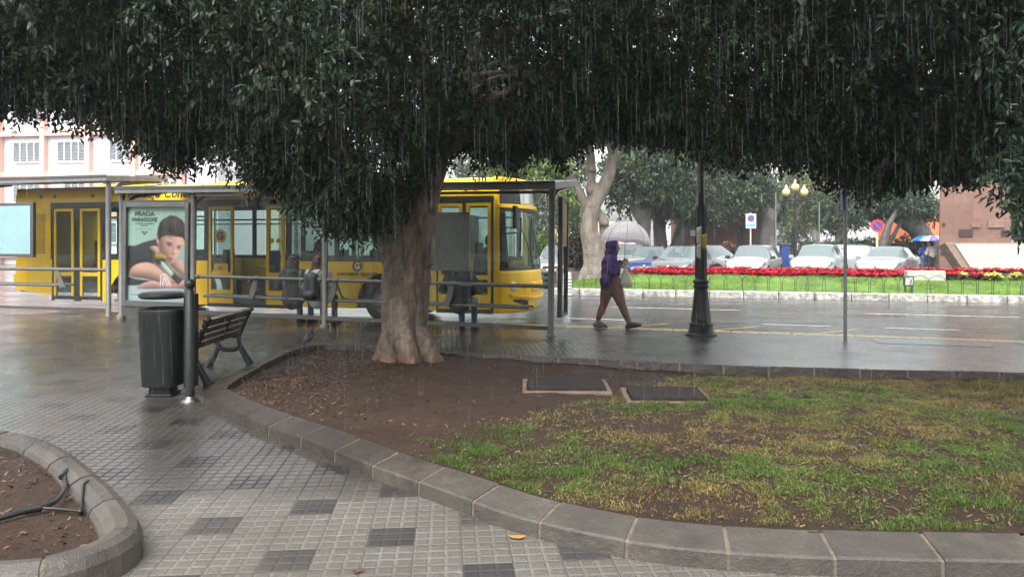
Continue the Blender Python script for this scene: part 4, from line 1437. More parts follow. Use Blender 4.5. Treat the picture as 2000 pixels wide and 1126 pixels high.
fpanel('number_plate', .44, .62, .34, .44, M_PLATE, .02, solid=.01)
for t in (.38, .62):
    p0 = front(t, 1.16, .03); p1 = front(t - .14, 1.95, .02)
    mb = MB(); mb.tube([p0, front(t - .07, 1.5, .05), p1], .012, 6); mb.tube([front(t - .18, 1.5, .012), front(t - .13, 2.2, .012)], .014, 6)
    mb.build('wiper', M_BLACK, bus)
mb = MB(); mb.tube([bx(-.02, .05, 1.88), bx(-.16, -.02, 1.86), bx(-.36, .10, 1.88)], .014, 8); mb.tube([bx(-.02, .05, 2.0), bx(-.36, .10, 1.97)], .012, 8)
arm = mb.build('mirror_arm', M_BLACK, bus)
mb = MB(); mb.span((.30, .0, 1.96), (.38, .22, 2.42)); mb.build('mirror', M_BLACK, arm, bevel=.03)
# doors
def leaf(name, s0, s1, y, z0=.34, z1=2.48, sill=1.0, th=.05, frame=.07, rot=0.0, low=True):
    root = link(name, None, bus)
    root.location = bx(s0, y, 0); root.rotation_euler = (0, 0, rot)
    wd_ = s1 - s0
    mb = MB()
    mb.span((0, 0, z0), (-frame, th, z1)); mb.span((-wd_, 0, z0), (-wd_ + frame, th, z1))
    mb.span((-frame, 0, z1 - frame), (-wd_ + frame, th, z1)); mb.span((-frame, 0, z0), (-wd_ + frame, th, z0 + (.30 if low else .08)))
    mb.span((-frame, 0.003, sill - .06), (-wd_ + frame, th - .003, sill + .03))
    mb.build('door_frame', M_BUSY, root, bevel=.006)
    mb = MB(); mb.span((-frame, th / 2 - .003, z0 + .08), (-wd_ + frame, th / 2 + .003, z1 - frame)); mb.build('door_glass', M_BGLASS, root)
    return root


leaf('front_door', .14, .66, .01)
leaf('front_door', .74, 1.26, .01)
leaf('middle_door', 4.78, 5.22, -.03)
leaf('middle_door', 6.04, 6.67, -.03)
leaf('rear_door', 9.64, 10.22, .01, low=False, sill=.95)
leaf('rear_door', 10.40, 10.98, .01, low=False, sill=.95)
mb = MB()
for a, b in (FD, MD, RD):
    mb.span(bx(a - .02, .005, .30), bx(a + .03, .06, WT)); mb.span(bx(b - .03, .005, .30), bx(b + .02, .06, WT))
mb.span(bx(RD[0] + .66, .012, .3), bx(RD[0] + .82, .055, WT)); mb.span(bx(FD[0] + .57, .012, .3), bx(FD[0] + .63, .055, WT))
mb.span(bx(MD[0], -.01, .26), bx(MD[1], .06, .33)); mb.span(bx(FD[0], .0, .26), bx(FD[1], .06, .33)); mb.span(bx(RD[0], .0, .34), bx(RD[1], .06, .42))
mb.build('door_post', M_BLACK, bus)
# small things on the side
mb = MB()
for s in (.42, .62, 2.4, 4.4, 5.1, 6.8, 8.0, 9.8, 10.9, 11.3):
    mb.span(bx(s, -.02, 2.73), bx(s + .07, .002, 2.81))
mb.build('side_marker', M_BLACK, bus, bevel=.01)
mb = MB()
for a, b, c, d in ((2.65, 2.95, .72, .98), (7.4, 7.9, .55, .95)):
    for (e, f, g, h) in ((a, b, c, c + .008), (a, b, d, d + .008), (a, a + .008, c, d), (b, b + .008, c, d)):
        mb.span(bx(e, -.003, g), bx(f, .002, h))
mb.span(bx(2.02, -.008, .70), bx(2.4, .0, .80))
mb.build('access_flap', M_BLACK, bus)
for c in (WF, WR):
    for y, sgn in ((.06, 1), (BW - .36, -1)):
        wroot = link('wheel', None, bus); wroot.location = bx(c, y, .48)
        mb = MB(); mb.lathe([(.30, .0), (.42, -.02), (.475, .03), (.48, .15), (.475, .27), (.42, .30), (.30, .30)], 30, (0, 0, 0), 0, True, 'Y', False); mb.build('tyre', M_TYRE, wroot)
        mb = MB(); mb.lathe([(.001, .10), (.10, .08), (.14, .11), (.26, .10), (.30, .02), (.31, .28), (.001, .28)] if sgn > 0 else [(.001, .2), (.10, .22), (.26, .2), (.30, .29), (.31, .02), (.001, .02)], 24, (0, 0, 0), 0, True, 'Y', False); mb.build('rim', M_RIM, wroot)
    mb = MB(); mb.span(bx(c - .62, .30, .45), bx(c + .62, .34, 1.18)); mb.span(bx(c - .66, .05, 1.08), bx(c + .66, BW - .05, 1.12)); mb.build('wheel_arch', M_GRIME, bus)
# inside
mb = MB()
mb.span(bx(.1, .08, .30), bx(9.3, BW - .08, .37)); mb.span(bx(9.3, .08, .50), bx(BL - .05, BW - .08, .6))
mb.build('floor', M_FLOORB, bus)
mb = MB(); mb.span(bx(.1, .1, 2.60), bx(BL - .05, BW - .1, 2.64)); mb.build('ceiling', M_INT, bus)
mb = MB(); mb.span(bx(.02, .10, .34), bx(.10, BW - .1, 1.18)); mb.span(bx(.0, .5, 1.02), bx(-.32, 2.1, 1.16)); mb.build('dashboard', M_DARK, bus, bevel=.03)
mb = MB()
for s in (4.66, 5.3, 5.98, 6.78, 1.4, 3.2, 8.0):
    mb.tube([bx(s, .32 if s not in (5.3, 5.98) else 1.3, .36), bx(s, .32 if s not in (5.3, 5.98) else 1.3, 2.6)], .018, 8)
mb.tube([bx(.8, .6, 2.1), bx(9.5, .6, 2.1)], .016, 8); mb.tube([bx(5.2, .45, 1.15), bx(5.7, .45, 1.15), bx(6.0, .45, .75)], .018, 8)
mb.build('grab_rail', M_STEEL, bus)
sm = None
def seat_at(s, y, z=.37, face=1):
    mb = MB()
    mb.span((-.22, -.21, .40), (.22, .21, .48)); mb.box((-.22, 0, .78), (.07, .42, .70)); mb.span((-.1, -.1, 0), (.1, .1, .4))
    o = mb.build('seat', M_SEATB, bus, bx(s, y, z), 0 if face > 0 else PI, bevel=.02)
for s in (2.5, 3.4, 4.2, 7.4, 8.2, 9.6, 10.5, 11.3):
    seat_at(s, 2.0, .37 if s < 9 else .6)
for s in (2.1, 3.5, 4.25, 7.3, 8.0, 8.8):
    seat_at(s, .55)
seat_at(5.75, .75, .37, -1)
seat_at(.75, 1.85, .55)
mb = MB(); mb.span(bx(1.15, 1.1, .37), bx(1.2, BW - .1, 2.3)); mb.span(bx(4.66, .12, .37), bx(4.70, .9, 1.3)); mb.span(bx(5.25, .42, .37), bx(5.55, .5, 1.15)); mb.build('partition', mat('grey_partition', (0.16, 0.17, 0.17), .4), bus)
mb = MB(); mb.lathe([(.20, -.012), (.215, 0), (.20, .012)], 20, (0, 0, 0)); o = mb.build('steering_wheel', M_BLACK, bus, bx(.28, 1.85, 1.25)); o.rotation_euler = (0, R(-35), 0)
# lettering
text('lettering', 'Piso Bajo Continuo', .30, M_BROWN, bus, bx(7.9, -.010, 2.79), UPRIGHT, .004, .35, width=.95)
text('lettering', 'GUAGUAS MUNICIPALES', .085, M_BROWN, bus, bx(3.06, -.006, 1.02), UPRIGHT, .003, width=1.0, bold=.002)
text('lettering', '510', .20, M_BROWN, bus, bx(.38, -.010, 2.93), UPRIGHT, .004, bold=.006)
for (s, y, z, r, inv) in ((6.355, -.05, 1.82, .15, 0), (3.06, -.004, 1.19, .115, 1)):
    mb = MB(); mb.lathe([(r, -.002), (r, .004)], 28, (0, 0, 0), 0, False, 'Y')
    lg = mb.build('logo', M_BROWN if inv else M_LOGOY, bus, bx(s, y, z))
    text('lettering', 'G', r * 1.55, M_LOGOY if inv else M_BROWN, lg, (0, -.008, -.002), UPRIGHT, .003, bold=.008)
for s in (4.92, 5.08):
    mb = MB(); mb.lathe([(.055, -.002), (.055, .003)], 16, (0, 0, 0), 0, False, 'Y'); mb.build('sticker', mat('yellow_sticker', (.6, .45, .05), .4), bus, bx(s, -.02, 1.72))
mb = MB(); mb.span(bx(6.18, -.014, .98), bx(6.54, -.008, 1.22)); mb.build('sticker', M_BUSY, bus)
mb = MB(); mb.lathe([(.055, -.002), (.055, .003)], 16, (0, 0, 0), 0, False, 'Y'); mb.build('sticker', M_LAMPO, bus, bx(6.37, -.02, 1.12))

M_HAIRD = mat('dark_brown_hair', (0.022, 0.015, 0.012), 0.45, bump=.6, bscale=60)
M_CLOTHD = mat('dark_cloth', (0.035, 0.037, 0.04), 0.8, bump=.3)
M_CLOTHG = mat('grey_cloth', (0.22, 0.23, 0.24), 0.8, bump=.3)
M_CLOTHN = mat('navy_cloth', (0.03, 0.045, 0.09), 0.8, bump=.3)
M_JEANS = mat('blue_jeans', (0.07, 0.10, 0.17), 0.75, var=.35, bump=.3, bscale=80)
M_CLOTHL = mat('pale_grey_cloth', (0.42, 0.42, 0.40), 0.8, var=.15, bump=.3)
M_OLIVE = mat('dark_olive_cloth', (0.026, 0.028, 0.024), 0.75, bump=.35)
M_AUBURN = mat('dark_auburn_hair', (0.060, 0.022, 0.016), 0.45, bump=.6, bscale=60)


def in_bus(s, y, z):
    return bus.matrix_basis @ bx(s, y, z)


bpy.context.view_layer.update()
from mathutils import Matrix as _M
BM = _M.Translation(bus.location) @ _M.Rotation(-BA, 4, 'Z')
def on_bus(s, y, z):
    return BM @ bx(s, y, z)
sitter('person', 'bus driver in light shirt at the wheel behind the front door glass', on_bus(.72, 1.85, .52), -BA - PI / 2, M_CLOTHG, M_CLOTHN, M_CLOTHD, M_HAIRD, voxel=.02, feet=True)
sitter('person', 'passenger in dark grey seated at the bus window just behind the middle door', on_bus(4.28, .55, .37), -BA - PI / 2, M_OLIVE, M_CLOTHD, M_CLOTHD, M_HAIRD, 1.1, 'bushy', voxel=.02)
sitter('person', 'passenger in navy seated at the far windows in the middle of the bus', on_bus(3.45, 2.0, .40), -BA - PI / 2, M_CLOTHN, M_CLOTHD, M_CLOTHD, M_HAIRD, voxel=.02)
# ================================================================== bus shelters
M_SH = mat('grey_shelter_paint', (0.10, 0.102, 0.10), 0.45, var=0.2)
M_SHD = mat('dark_shelter_paint', (0.055, 0.055, 0.053), 0.35, var=0.2, coat=.3)
M_ALU = mat('brushed_aluminium', (0.20, 0.205, 0.205), 0.4, 0.3, var=.2)
M_SGLASS = glass('shelter_glass', (0.95, 0.97, 0.96), 0.0, 0.0, (0.5, 0.52, 0.52))
M_BOARD = mat('dark_info_board', (0.035, 0.037, 0.037), 0.3)


def shelter(name, label, origin, slope, posts, roof_z, roof_s, rails, lower, roof_depth=1.75, glassz=(.2, 2.3), base=0.0, roof_rise=.16, tilt=0.0):
    ang = math.atan(slope)
    root = thing(name, label, 'bus shelter', (*origin, base), ang)
    root.rotation_euler = (0, tilt, ang)
    for s in posts:
        mb = MB(); mb.lathe([(.085, -.15), (.085, .015), (.055, .02), (.055, roof_z)], 16); mb.build('post', M_SH, root, (-s, 0, 0))
    a, b = roof_s
    mb = MB()
    mb.prism([(-.12, roof_z), (-.12, roof_z + .11), (-.06, roof_z + .125), (roof_depth - .1, roof_z + .125 + roof_rise), (roof_depth, roof_z + .105 + roof_rise), (roof_depth, roof_z + .03 + roof_rise), (.0, roof_z)], (-b, 0, 0), (0, 1, 0), (0, 0, 1), 1.0)
    # prism goes along u x v = +X
    me = mb
    for i, p in enumerate(me.v):
        if p[0] > -b + .5:
            me.v[i] = (-a, p[1], p[2])
    mb.build('roof', M_ALU, root, bevel=.008)
    mb = MB()
    mb.span((-b, -.14, roof_z + .085), (-a, -.115, roof_z + .135))
    mb.build('roof_edge', M_SHD, root, bevel=.004)
    for s in posts:
        mb = MB(); mb.tube([(-s, .02, roof_z - .22), (-s, .35, roof_z - .03), (-s, roof_depth - .2, roof_z + roof_rise - .0)], [.035, .04, .025], 8); mb.build('roof_bracket', M_SHD, root)
    return root


sh = shelter('bus_shelter', 'grey steel and glass bus shelter with lit poster case, three people waiting in it', (.65, 12.40), -.30, (0, 4.29, 7.2, 8.94), 2.46, (-.08, 9.02), 0, 0, tilt=math.atan(.09 / 9))


def sp(s, y, z):
    return Vector((-s, y, z))


# rails, seats and glazing between the posts
for (a, b, brs) in ((.05, 4.24, (1.75, 4.05)), (4.34, 7.14, (5.75,))):
    mb = MB(); mb.tube([sp(a, 0, .835), sp(b, 0, .835)], .034, 10)
    for s in (a + .05, b - .05) + brs:
        mb.lathe([(.045, -.04), (.045, .04)], 10, sp(s, 0, .835), 0, True, 'X')
    mb.build('back_rail', M_SH, sh)
    mb = MB(); mb.tube([sp(a + (.35 if a < 1 else .02), .05, .455), sp(b - .15, .05, .455)], .024, 10); mb.tube([sp(a + .35, .36, .455), sp(b - .15, .36, .455)], .024, 10)
    for k in range(6):
        mb.span(sp(a + .35, .08 + k * .045, .462), sp(b - .15, .11 + k * .045, .478))
    mb.build('seat', M_SH, sh)
    for s in brs:
        mb = MB(); mb.prism([(-.02, .86), (.06, .86), (.20, .44), (.10, .42), (.02, .60)], sp(s, 0, 0), (-1, 0, 0), (0, 0, 1), .03); mb.build('bracket', M_SH, sh, bevel=.004)
        mb = MB(); mb.tube([sp(s, 0, .80), sp(s, .2, .52), sp(s, .36, .455)], .02, 8); mb.build('seat_arm', M_SH, sh)
for a, b in ((.06, 2.0), (2.02, 4.24), (4.34, 5.76), (5.78, 7.14)):
    mb = MB(); mb.span(sp(a, -.004, .18), sp(b, .004, 2.40)); mb.build('glass_pane', M_SGLASS, sh)
for a, b in ((.05, 4.24), (4.34, 7.15)):
    for z0, z1 in ((.10, .17), (2.39, 2.44)):
        mb = MB(); mb.span(sp(a, -.02, z0), sp(b, .02, z1)); mb.build('glazing_bar', M_SHD, sh)
mb = MB(); mb.span(sp(1.49, .02, 1.05), sp(2.22, .07, 2.08)); mb.build('information_board', M_BOARD, sh, bevel=.01)
mb = MB(); mb.span(sp(1.42, .03, .9), sp(1.46, .06, 1.25)); mb.span(sp(1.40, -.03, .80), sp(1.62, .06, .86)); mb.build('board_arm', M_SHD, sh)
# poster case
cs0, cs1, cz0, cz1 = 7.27, 8.86, .20, 2.27
mb = MB()
fw = .085
mb.span(sp(cs0, -.07, cz0), sp(cs0 + fw, .09, cz1)); mb.span(sp(cs1 - fw, -.07, cz0), sp(cs1, .09, cz1)); mb.span(sp(cs0 + fw, -.07, cz1 - fw), sp(cs1 - fw, .09, cz1)); mb.span(sp(cs0 + fw, -.07, cz0), sp(cs1 - fw, .09, cz0 + .12))
mb.span(sp(cs0 + fw, .0, cz0 + .1), sp(cs1 - fw, .08, cz1 - .05))
case = mb.build('poster_case', M_SH, sh, bevel=.008)
mb = MB(); mb.span(sp(cs0, -.05, 0.0), sp(cs1, .05, cz0 - .01)); mb.build('case_plinth', M_SHD, sh)
mb = MB(); mb.span(sp(cs0 - .07, -.03, 2.27), sp(cs1 + .08, .03, 2.33)); mb.build('glazing_bar', M_SHD, sh)
# picture: plane at y = -.02, coordinates of the enlarged photograph
PX0, PX1, PY0, PY1 = 33, 597, 90, 1012
pw, ph = (cs1 - cs0 - 2 * fw), (cz1 - cz0 - fw - .12)


def pp(x, y, layer):
    return (-(cs1 - fw) + (x - PX0) / (PX1 - PX0) * pw, -.006 - .0022 * layer, cz1 - fw - (y - PY0) / (PY1 - PY0) * ph)


GW, GH = 150, 246
gx = PX0 + (np.arange(GW) + .5) / GW * (PX1 - PX0)
gy = PY0 + (np.arange(GH) + .5) / GH * (PY1 - PY0)
GX, GY = np.meshgrid(gx, gy)


def blur(a, k):
    for ax in (0, 1):
        for _ in range(2):
            p_ = np.pad(a, [(k, k) if q == ax else (0, 0) for q in (0, 1)], 'edge')
            c_ = np.cumsum(p_, axis=ax)
            z_ = np.zeros_like(np.take(c_, [0], ax))
            c_ = np.concatenate([z_, c_], ax)
            n_ = a.shape[ax]
            a = (np.take(c_, range(2 * k + 1, 2 * k + 1 + n_), ax) - np.take(c_, range(n_), ax)) / (2 * k + 1)
    return a


IMG = np.empty((GH, GW, 3))
vy = (GY - PY0) / (PY1 - PY0)
for q, (c0, c1) in enumerate(((.20, .30), (.345, .40), (.27, .385))):
    IMG[..., q] = c0 + (c1 - c0) * vy + .02 * (vnoise(GX * .02, GY * .02, 5) - .5)


def ink(pts, col, soft=1, shade=0.0, sdir=(1, -1), smooth=True, form=0, tex=0.0, alpha=1.0):
    """one printed shape: soft edge, shaded form"""
    q = [Vector((a, b, 0)) for a, b in pts]
    if smooth:
        q = spline(q, 5, True)
    m = inside_np(q, GX, GY).astype(float)
    if m.sum() < 1:
        return
    lum = np.ones_like(m)
    if form:
        hgt = blur(m, form)
        gy_, gx_ = np.gradient(hgt)
        lum = np.clip(1 + shade * form * 1.6 * -(gx_ * sdir[0] + gy_ * sdir[1]) + (hgt - .8) * .35, .35, 1.4)
    if tex:
        lum = lum * (1 + tex * (vnoise(GX * .22, GY * .05, 11) - .5) * 2)
    if soft:
        m = blur(m, soft)
    m = (m * alpha)[..., None]
    IMG[:] = IMG * (1 - m) + np.array(col)[None, None, :] * lum[..., None] * m


SK, SKS, BLK, HAIR = (.38, .235, .185), (.18, .10, .08), (.026, .028, .032), (.030, .022, .022)
ink([(33, 850), (597, 845), (597, 1020), (33, 1020)], (.30, .39, .41), 2, smooth=False)
ink([(470, 600), (530, 590), (572, 640), (600, 715), (600, 775), (540, 745), (480, 690), (440, 650)], SK, 1, .8, (1, -.4), form=9)
ink([(300, 470), (360, 560), (420, 640), (470, 700), (560, 760), (597, 800), (560, 840), (300, 800), (200, 640), (240, 500)], SKS, 2, form=0)
ink([(20, 494), (100, 470), (200, 430), (318, 402), (345, 440), (300, 520), (290, 640), (220, 650), (120, 680), (60, 740), (20, 770)], BLK, 1, .5, (.3, -1), form=10)
ink([(20, 770), (60, 785), (120, 800), (230, 810), (270, 830), (150, 860), (20, 860)], BLK, 1)
ink([(245, 482), (300, 470), (335, 500), (320, 566), (280, 520)], SK, 1, .5, form=5)
ink([(326, 380), (330, 330), (400, 340), (540, 350), (574, 420), (548, 500), (505, 580), (470, 634), (436, 642), (388, 592), (348, 530), (330, 460)], SK, 1, 1.0, (1, -.25), form=12)
ink([(322, 380), (348, 370), (356, 470), (404, 575), (440, 642), (385, 600), (338, 534), (326, 460)], SKS, 3, alpha=.8)
ink([(400, 500), (440, 520), (430, 570), (390, 540)], SKS, 5, alpha=.35)
ink([(304, 370), (326, 378), (334, 440), (318, 458), (307, 420)], (.40, .24, .19), 1, .6, form=3)
ink([(318, 385), (318, 320), (335, 250), (375, 202), (418, 182), (440, 168), (470, 176), (505, 182), (560, 222), (588, 290), (590, 380), (578, 428), (566, 400), (556, 385), (500, 376), (440, 362), (390, 370), (352, 390), (340, 420), (328, 405)], HAIR, 1, 1.2, (.6, -1), form=14, tex=.45)
for k in range(26):
    x_ = 350 + k * 8.8
    y_ = 362 + 14 * math.sin(k * .16) + random.uniform(-6, 10)
    ink([(x_ - 5, 335), (x_ + 5, 335), (x_ + 4, y_), (x_ + 1, y_ + 12), (x_ - 3, y_)], HAIR, 1, smooth=False, alpha=.85)
for k in range(5):
    x_ = 420 + k * 17
    ink([(x_ - 8, 190), (x_ + 8, 190), (x_ + 6 + random.uniform(-5, 9), 166)], HAIR, 1, smooth=False)
ink([(396, 432), (420, 426), (446, 436), (474, 456), (440, 448), (408, 440)], (.07, .04, .035), 1)
ink([(502, 466), (530, 462), (560, 460), (532, 474), (508, 476)], (.07, .04, .035), 1)
ink([(402, 444), (440, 446), (466, 470), (430, 472)], SKS, 3, alpha=.7)
ink([(498, 482), (530, 474), (552, 482), (524, 500)], SKS, 3, alpha=.7)
ink([(408, 450), (430, 447), (454, 460), (430, 465)], (.05, .035, .03), 1)
ink([(508, 486), (526, 480), (542, 485), (524, 493)], (.05, .035, .03), 1)
ink([(470, 470), (480, 500), (474, 545), (462, 545), (464, 505)], SKS, 2, alpha=.55)
ink([(454, 540), (476, 536), (490, 546), (476, 556), (458, 552)], SKS, 1, alpha=.75)
ink([(492, 500), (500, 520), (490, 540), (484, 520)], (.62, .44, .37), 2, alpha=.7)
ink([(410, 580), (432, 574), (446, 579), (476, 590), (450, 606), (422, 596)], (.28, .09, .09), 1)
ink([(412, 586), (444, 590), (474, 592), (444, 594)], (.12, .04, .04), 0)
ink([(430, 612), (460, 612), (450, 622)], SKS, 2, alpha=.5)
ink([(44, 742), (80, 680), (160, 640), (260, 640), (340, 690), (400, 740), (470, 780), (530, 830), (420, 852), (330, 828), (200, 795), (70, 782)], SK, 1, .9, (.2, -1), form=14)
ink([(118, 892), (180, 842), (280, 815), (350, 830), (450, 850), (560, 800), (600, 785), (600, 872), (420, 882), (240, 894)], (.39, .24, .20), 1, .8, (0, -1), form=8)
for k in range(5):
    ink([(150 + k * 9, 864 + k * 7), (240, 838 + k * 10), (335, 842 + k * 8), (240, 843 + k * 10)], SKS, 1, alpha=.7)
ink([(290, 560), (350, 545), (395, 560), (402, 598), (300, 602)], (.25, .17, .03), 1, .8, form=4)
ink([(298, 602), (400, 600), (352, 652), (310, 642)], BLK, 1)
ink([(352, 640), (372, 622), (470, 730), (455, 770), (400, 735), (360, 690)], (.30, .40, .34), 1, .6, form=5)
ink([(338, 772), (375, 735), (412, 740), (462, 850), (440, 878), (342, 878)], (.46, .28, .26), 1, .6, smooth=False, form=4)
for (x0, y0, x1, y1) in ((350, 870, 352, 755), (352, 755, 390, 745), (390, 745, 440, 850), (370, 860, 385, 770), (385, 770, 420, 860)):
    dx, dy = x1 - x0, y1 - y0; L_ = math.hypot(dx, dy); nx, ny = -dy / L_ * 4, dx / L_ * 4
    ink([(x0 + nx, y0 + ny), (x1 + nx, y1 + ny), (x1 - nx, y1 - ny), (x0 - nx, y0 - ny)], (.62, .60, .58), 0, smooth=False)
ink([(446, 770), (482, 735), (558, 800), (520, 848)], BLK, 1, smooth=False)
ink([(155, 325), (232, 325), (193, 366)], (.05, .07, .065), 0, smooth=False)
ink([(183, 330), (204, 330), (193, 346)], (.2, .33, .26), 0, smooth=False)
ink([(105, 302), (272, 302), (272, 307), (105, 307)], (.05, .07, .065), 0, smooth=False)
ink([(60, 953), (170, 953), (170, 959), (60, 959)], (.10, .13, .14), 0, smooth=False)
vv = np.array([pp(PX0 + (PX1 - PX0) * i / GW, PY0 + (PY1 - PY0) * j / GH, 0) for j in range(GH + 1) for i in range(GW + 1)])
jj, ii = np.meshgrid(np.arange(GH), np.arange(GW), indexing='ij')
q = (jj * (GW + 1) + ii).ravel()
t = NT('printed_poster')
vc = t.n('VertexColor', None, layer_name='print').outputs['Color']
M_POSTER = t.surf(t.pbr(vc, .25, 0, None, **{'Specular IOR Level': .35}))
pst = np_mesh('poster', vv, np.stack([q + GW + 1, q + GW + 2, q + 1, q], 1), M_POSTER, None, case)
ca = pst.data.color_attributes.new('print', 'FLOAT_COLOR', 'CORNER')
cc = np.ones((GH * GW, 4, 4), dtype=np.float32)
cc[:, :, :3] = np.clip(IMG, 0, 1).reshape(-1, 1, 3)
ca.data.foreach_set('color', cc.ravel())
M_PINK_ = mat('poster_ink', (.045, .06, .055), .4)
PM = [None] * 6 + [M_PINK_]
for body, x, y, sz, wd_ in (('PRADA', 195, 155, .125, 1.22), ('PARADOXE', 194, 211, .105, 1.12), ('LA NUEVA FRAGANCIA', 193, 250, .036, 1.25), ('FEMENINA', 193, 270, .034, 1.2)):
    text('poster_lettering', body, sz, PM[6], case, pp(x, y, 4), UPRIGHT, .001, width=wd_, bold=.003 if sz > .1 else 0)
# end poster case, square to the back
mb = MB(); mb.span(sp(-.10, .36, .28), sp(-.02, .44, 2.36)); mb.span(sp(-.10, .84, .28), sp(-.02, .88, 2.36)); mb.span(sp(-.10, .44, 2.28), sp(-.02, .84, 2.36)); mb.span(sp(-.10, .44, .28), sp(-.02, .84, .33))
ecase = mb.build('poster_case', M_SHD, sh, bevel=.006)
mb = MB(); mb.span(sp(-.064, .44, .33), sp(-.056, .84, 2.28)); mb.build('glass_pane', M_SGLASS, ecase)
mb = MB(); mb.span(sp(-.078, .45, 1.50), sp(-.068, .83, 2.27), 0)
for z in (2.1, 1.98, 1.86, 1.7, 1.58): mb.span(sp(-.084, .54, z), sp(-.0795, .76, z + .035), 1)
mb.build('poster', [mat('poster_yellow_green', (.30, .27, .06), .35, var=.25, scale=3), mat('poster_red_text', (.50, .20, .08), .4)], ecase)

# second shelter further left
s2 = shelter('bus_shelter', 'taller grey bus shelter at the far left with a blank pale blue panel', (-8.58, 15.72), -.28, (0, 4.4), 2.86, (-.06, 9.0), 0, 0, 1.7, roof_rise=.10)
mb = MB(); mb.tube([sp(.05, 0, .98), sp(4.35, 0, .98)], .038, 10); mb.build('back_rail', M_SH, s2)
mb = MB(); mb.tube([sp(1.25, .03, .63), sp(4.2, .03, .63)], .028, 10); mb.tube([sp(1.25, .34, .63), sp(4.2, .34, .63)], .028, 10); mb.build('seat', M_SH, s2)
mb = MB(); mb.prism([(-.02, 1.0), (.06, 1.0), (.28, .60), (.12, .58)], sp(1.4, 0, 0), (1, 0, 0), (0, 0, 1), .03); mb.build('bracket', M_SH, s2, bevel=.004)
mb = MB(); mb.span(sp(.06, -.004, .2), sp(2.2, .004, 2.75)); mb.build('glass_pane', M_SGLASS, s2)
mb = MB(); mb.span(sp(.06, -.02, .10), sp(4.35, .02, .16)); mb.build('glazing_bar', M_SHD, s2)
mb = MB(); mb.span(sp(1.98, -.05, 1.24), sp(4.2, .03, 2.44)); fr = mb.build('panel_frame', M_SHD, s2, bevel=.01)
mb = MB(); mb.span(sp(2.05, -.058, 1.31), sp(4.12, -.046, 2.37)); mb.build('panel', mat('pale_blue_panel', (.22, .37, .40), .3, var=.08, scale=2), fr)

# ------------------------------------------------------------------ people at the stop
ang1 = math.atan(-.30)
SHM = Matrix.Translation((.65, 12.40, 0)) @ Matrix.Rotation(ang1, 4, 'Z')


def at_sh(s, y, z=0.0):
    return SHM @ sp(s, y, z)


sitter('person', 'person with dark hair in a dark olive hooded jacket and jeans seated in the shelter', at_sh(5.10, .24), ang1, M_OLIVE, M_JEANS, M_CLOTHD, M_HAIRD, 1.22, 'bushy', True)
sitter('person', 'person with long auburn hair in a pale grey coat seated in the shelter', at_sh(4.56, .24), ang1 + .05, M_CLOTHL, M_CLOTHD, mat('maroon_shoe', (.06, .03, .03), .5), M_AUBURN, 1.06, 'long')
sitter('person', 'person in black jacket and jeans seated behind the dark information board in the shelter', at_sh(1.72, .26), ang1, M_CLOTHD, M_JEANS, M_CLOTHD, M_HAIRD, 1.15, 'short')
rk = thing('rucksack', 'black rucksack on the back of the person in the pale grey coat', 'rucksack', at_sh(4.56, .04), ang1)
blob('bag', [(v3(-.07, -.06, .60), v3(-.06, -.05, .92), .105, .085), (v3(.07, -.06, .60), v3(.06, -.05, .92), .105, .085), (v3(-.05, -.12, .60), v3(.05, -.12, .60), .075, .075), (v3(0, -.05, .9), v3(0, -.03, .98), .09, .05)], .014, mat('black_nylon', (.018, .018, .02), .5, bump=.3), rk, 3)
mb = MB()
for s in (-1, 1):
    mb.tube([(s * .09, .0, .98), (s * .12, .10, 1.06), (s * .15, .25, 1.02), (s * .16, .27, .8), (s * .13, .1, .62)], .018, 6, flat=.4)
mb.build('strap', mat('black_nylon', (.018, .018, .02), .5), rk)
# ================================================================== walking person with umbrella
M_PURP = mat('purple_fleece', (0.060, 0.022, 0.150), 0.75, var=.3, bump=.4, bscale=30)
M_LEGG = mat('plum_brown_leggings', (0.20, 0.098, 0.082), 0.55, var=.2, bump=.2)
M_SHOEG = mat('grey_trainer', (0.12, 0.12, 0.115), 0.6)
M_SHOEB = mat('dark_brown_shoe', (0.045, 0.032, 0.028), 0.5)
wx, wy = at(1195, 13.5), 13.5
wk = thing('person', 'person in purple hooded top and plum leggings walking under a clear umbrella', 'person', (wx, wy, 0), -.12)
# local frame: +x walking direction, y away from the camera
hipB, knB, anB, toB = v3(-.05, .08, .84), v3(-.135, .09, .47), v3(-.25, .09, .125), v3(-.10, .09, .032)
hipF, knF, anF, toF = v3(.03, -.07, .84), v3(.17, -.08, .46), v3(.315, -.08, .10), v3(.50, -.08, .085)
chest, neck, head = v3(-.03, 0, 1.16), v3(.0, 0, 1.34), v3(.035, 0, 1.485)
handR, handL = v3(.235, -.07, 1.165), v3(.225, .07, 1.21)
shR, shL = v3(-.02, -.19, 1.27), v3(-.02, .19, 1.27)
elR, elL = v3(.0, -.25, 1.03), v3(.02, .24, 1.05)
fwd = v3(1, 0, -.06)
body = head_caps(head, fwd, None, .98) + [(neck, head, .055, .055), (v3(-.02, 0, .86), chest, .14, .14), (chest, neck, .13, .06)]
body += [(hipB, knB, .10, .06), (knB, anB, .06, .036), (hipF, knF, .10, .06), (knF, anF, .06, .036)]
body += [(shR, elR, .045, .038), (elR, handR - v3(.03, 0, 0), .036, .026), (shL, elL, .045, .038), (elL, handL - v3(.03, 0, 0), .036, .026)]
body += hand_caps(handR - v3(.03, 0, 0), v3(.8, .35, .35), v3(-.2, .9, 0), v3(-.2, 0, .9), 1.0, .75) + hand_caps(handL - v3(.03, 0, 0), v3(.8, -.35, .25), v3(-.2, -.9, 0), v3(-.2, 0, .9), 1.0, .75)
blob('body', body, .0075, M_SKIN, wk, 2)
mb = MB()
for s in (-1, 1):
    mb.sphere(head + v3(.083, s * .033, .012), (.011, .014, .009), 10, 6)
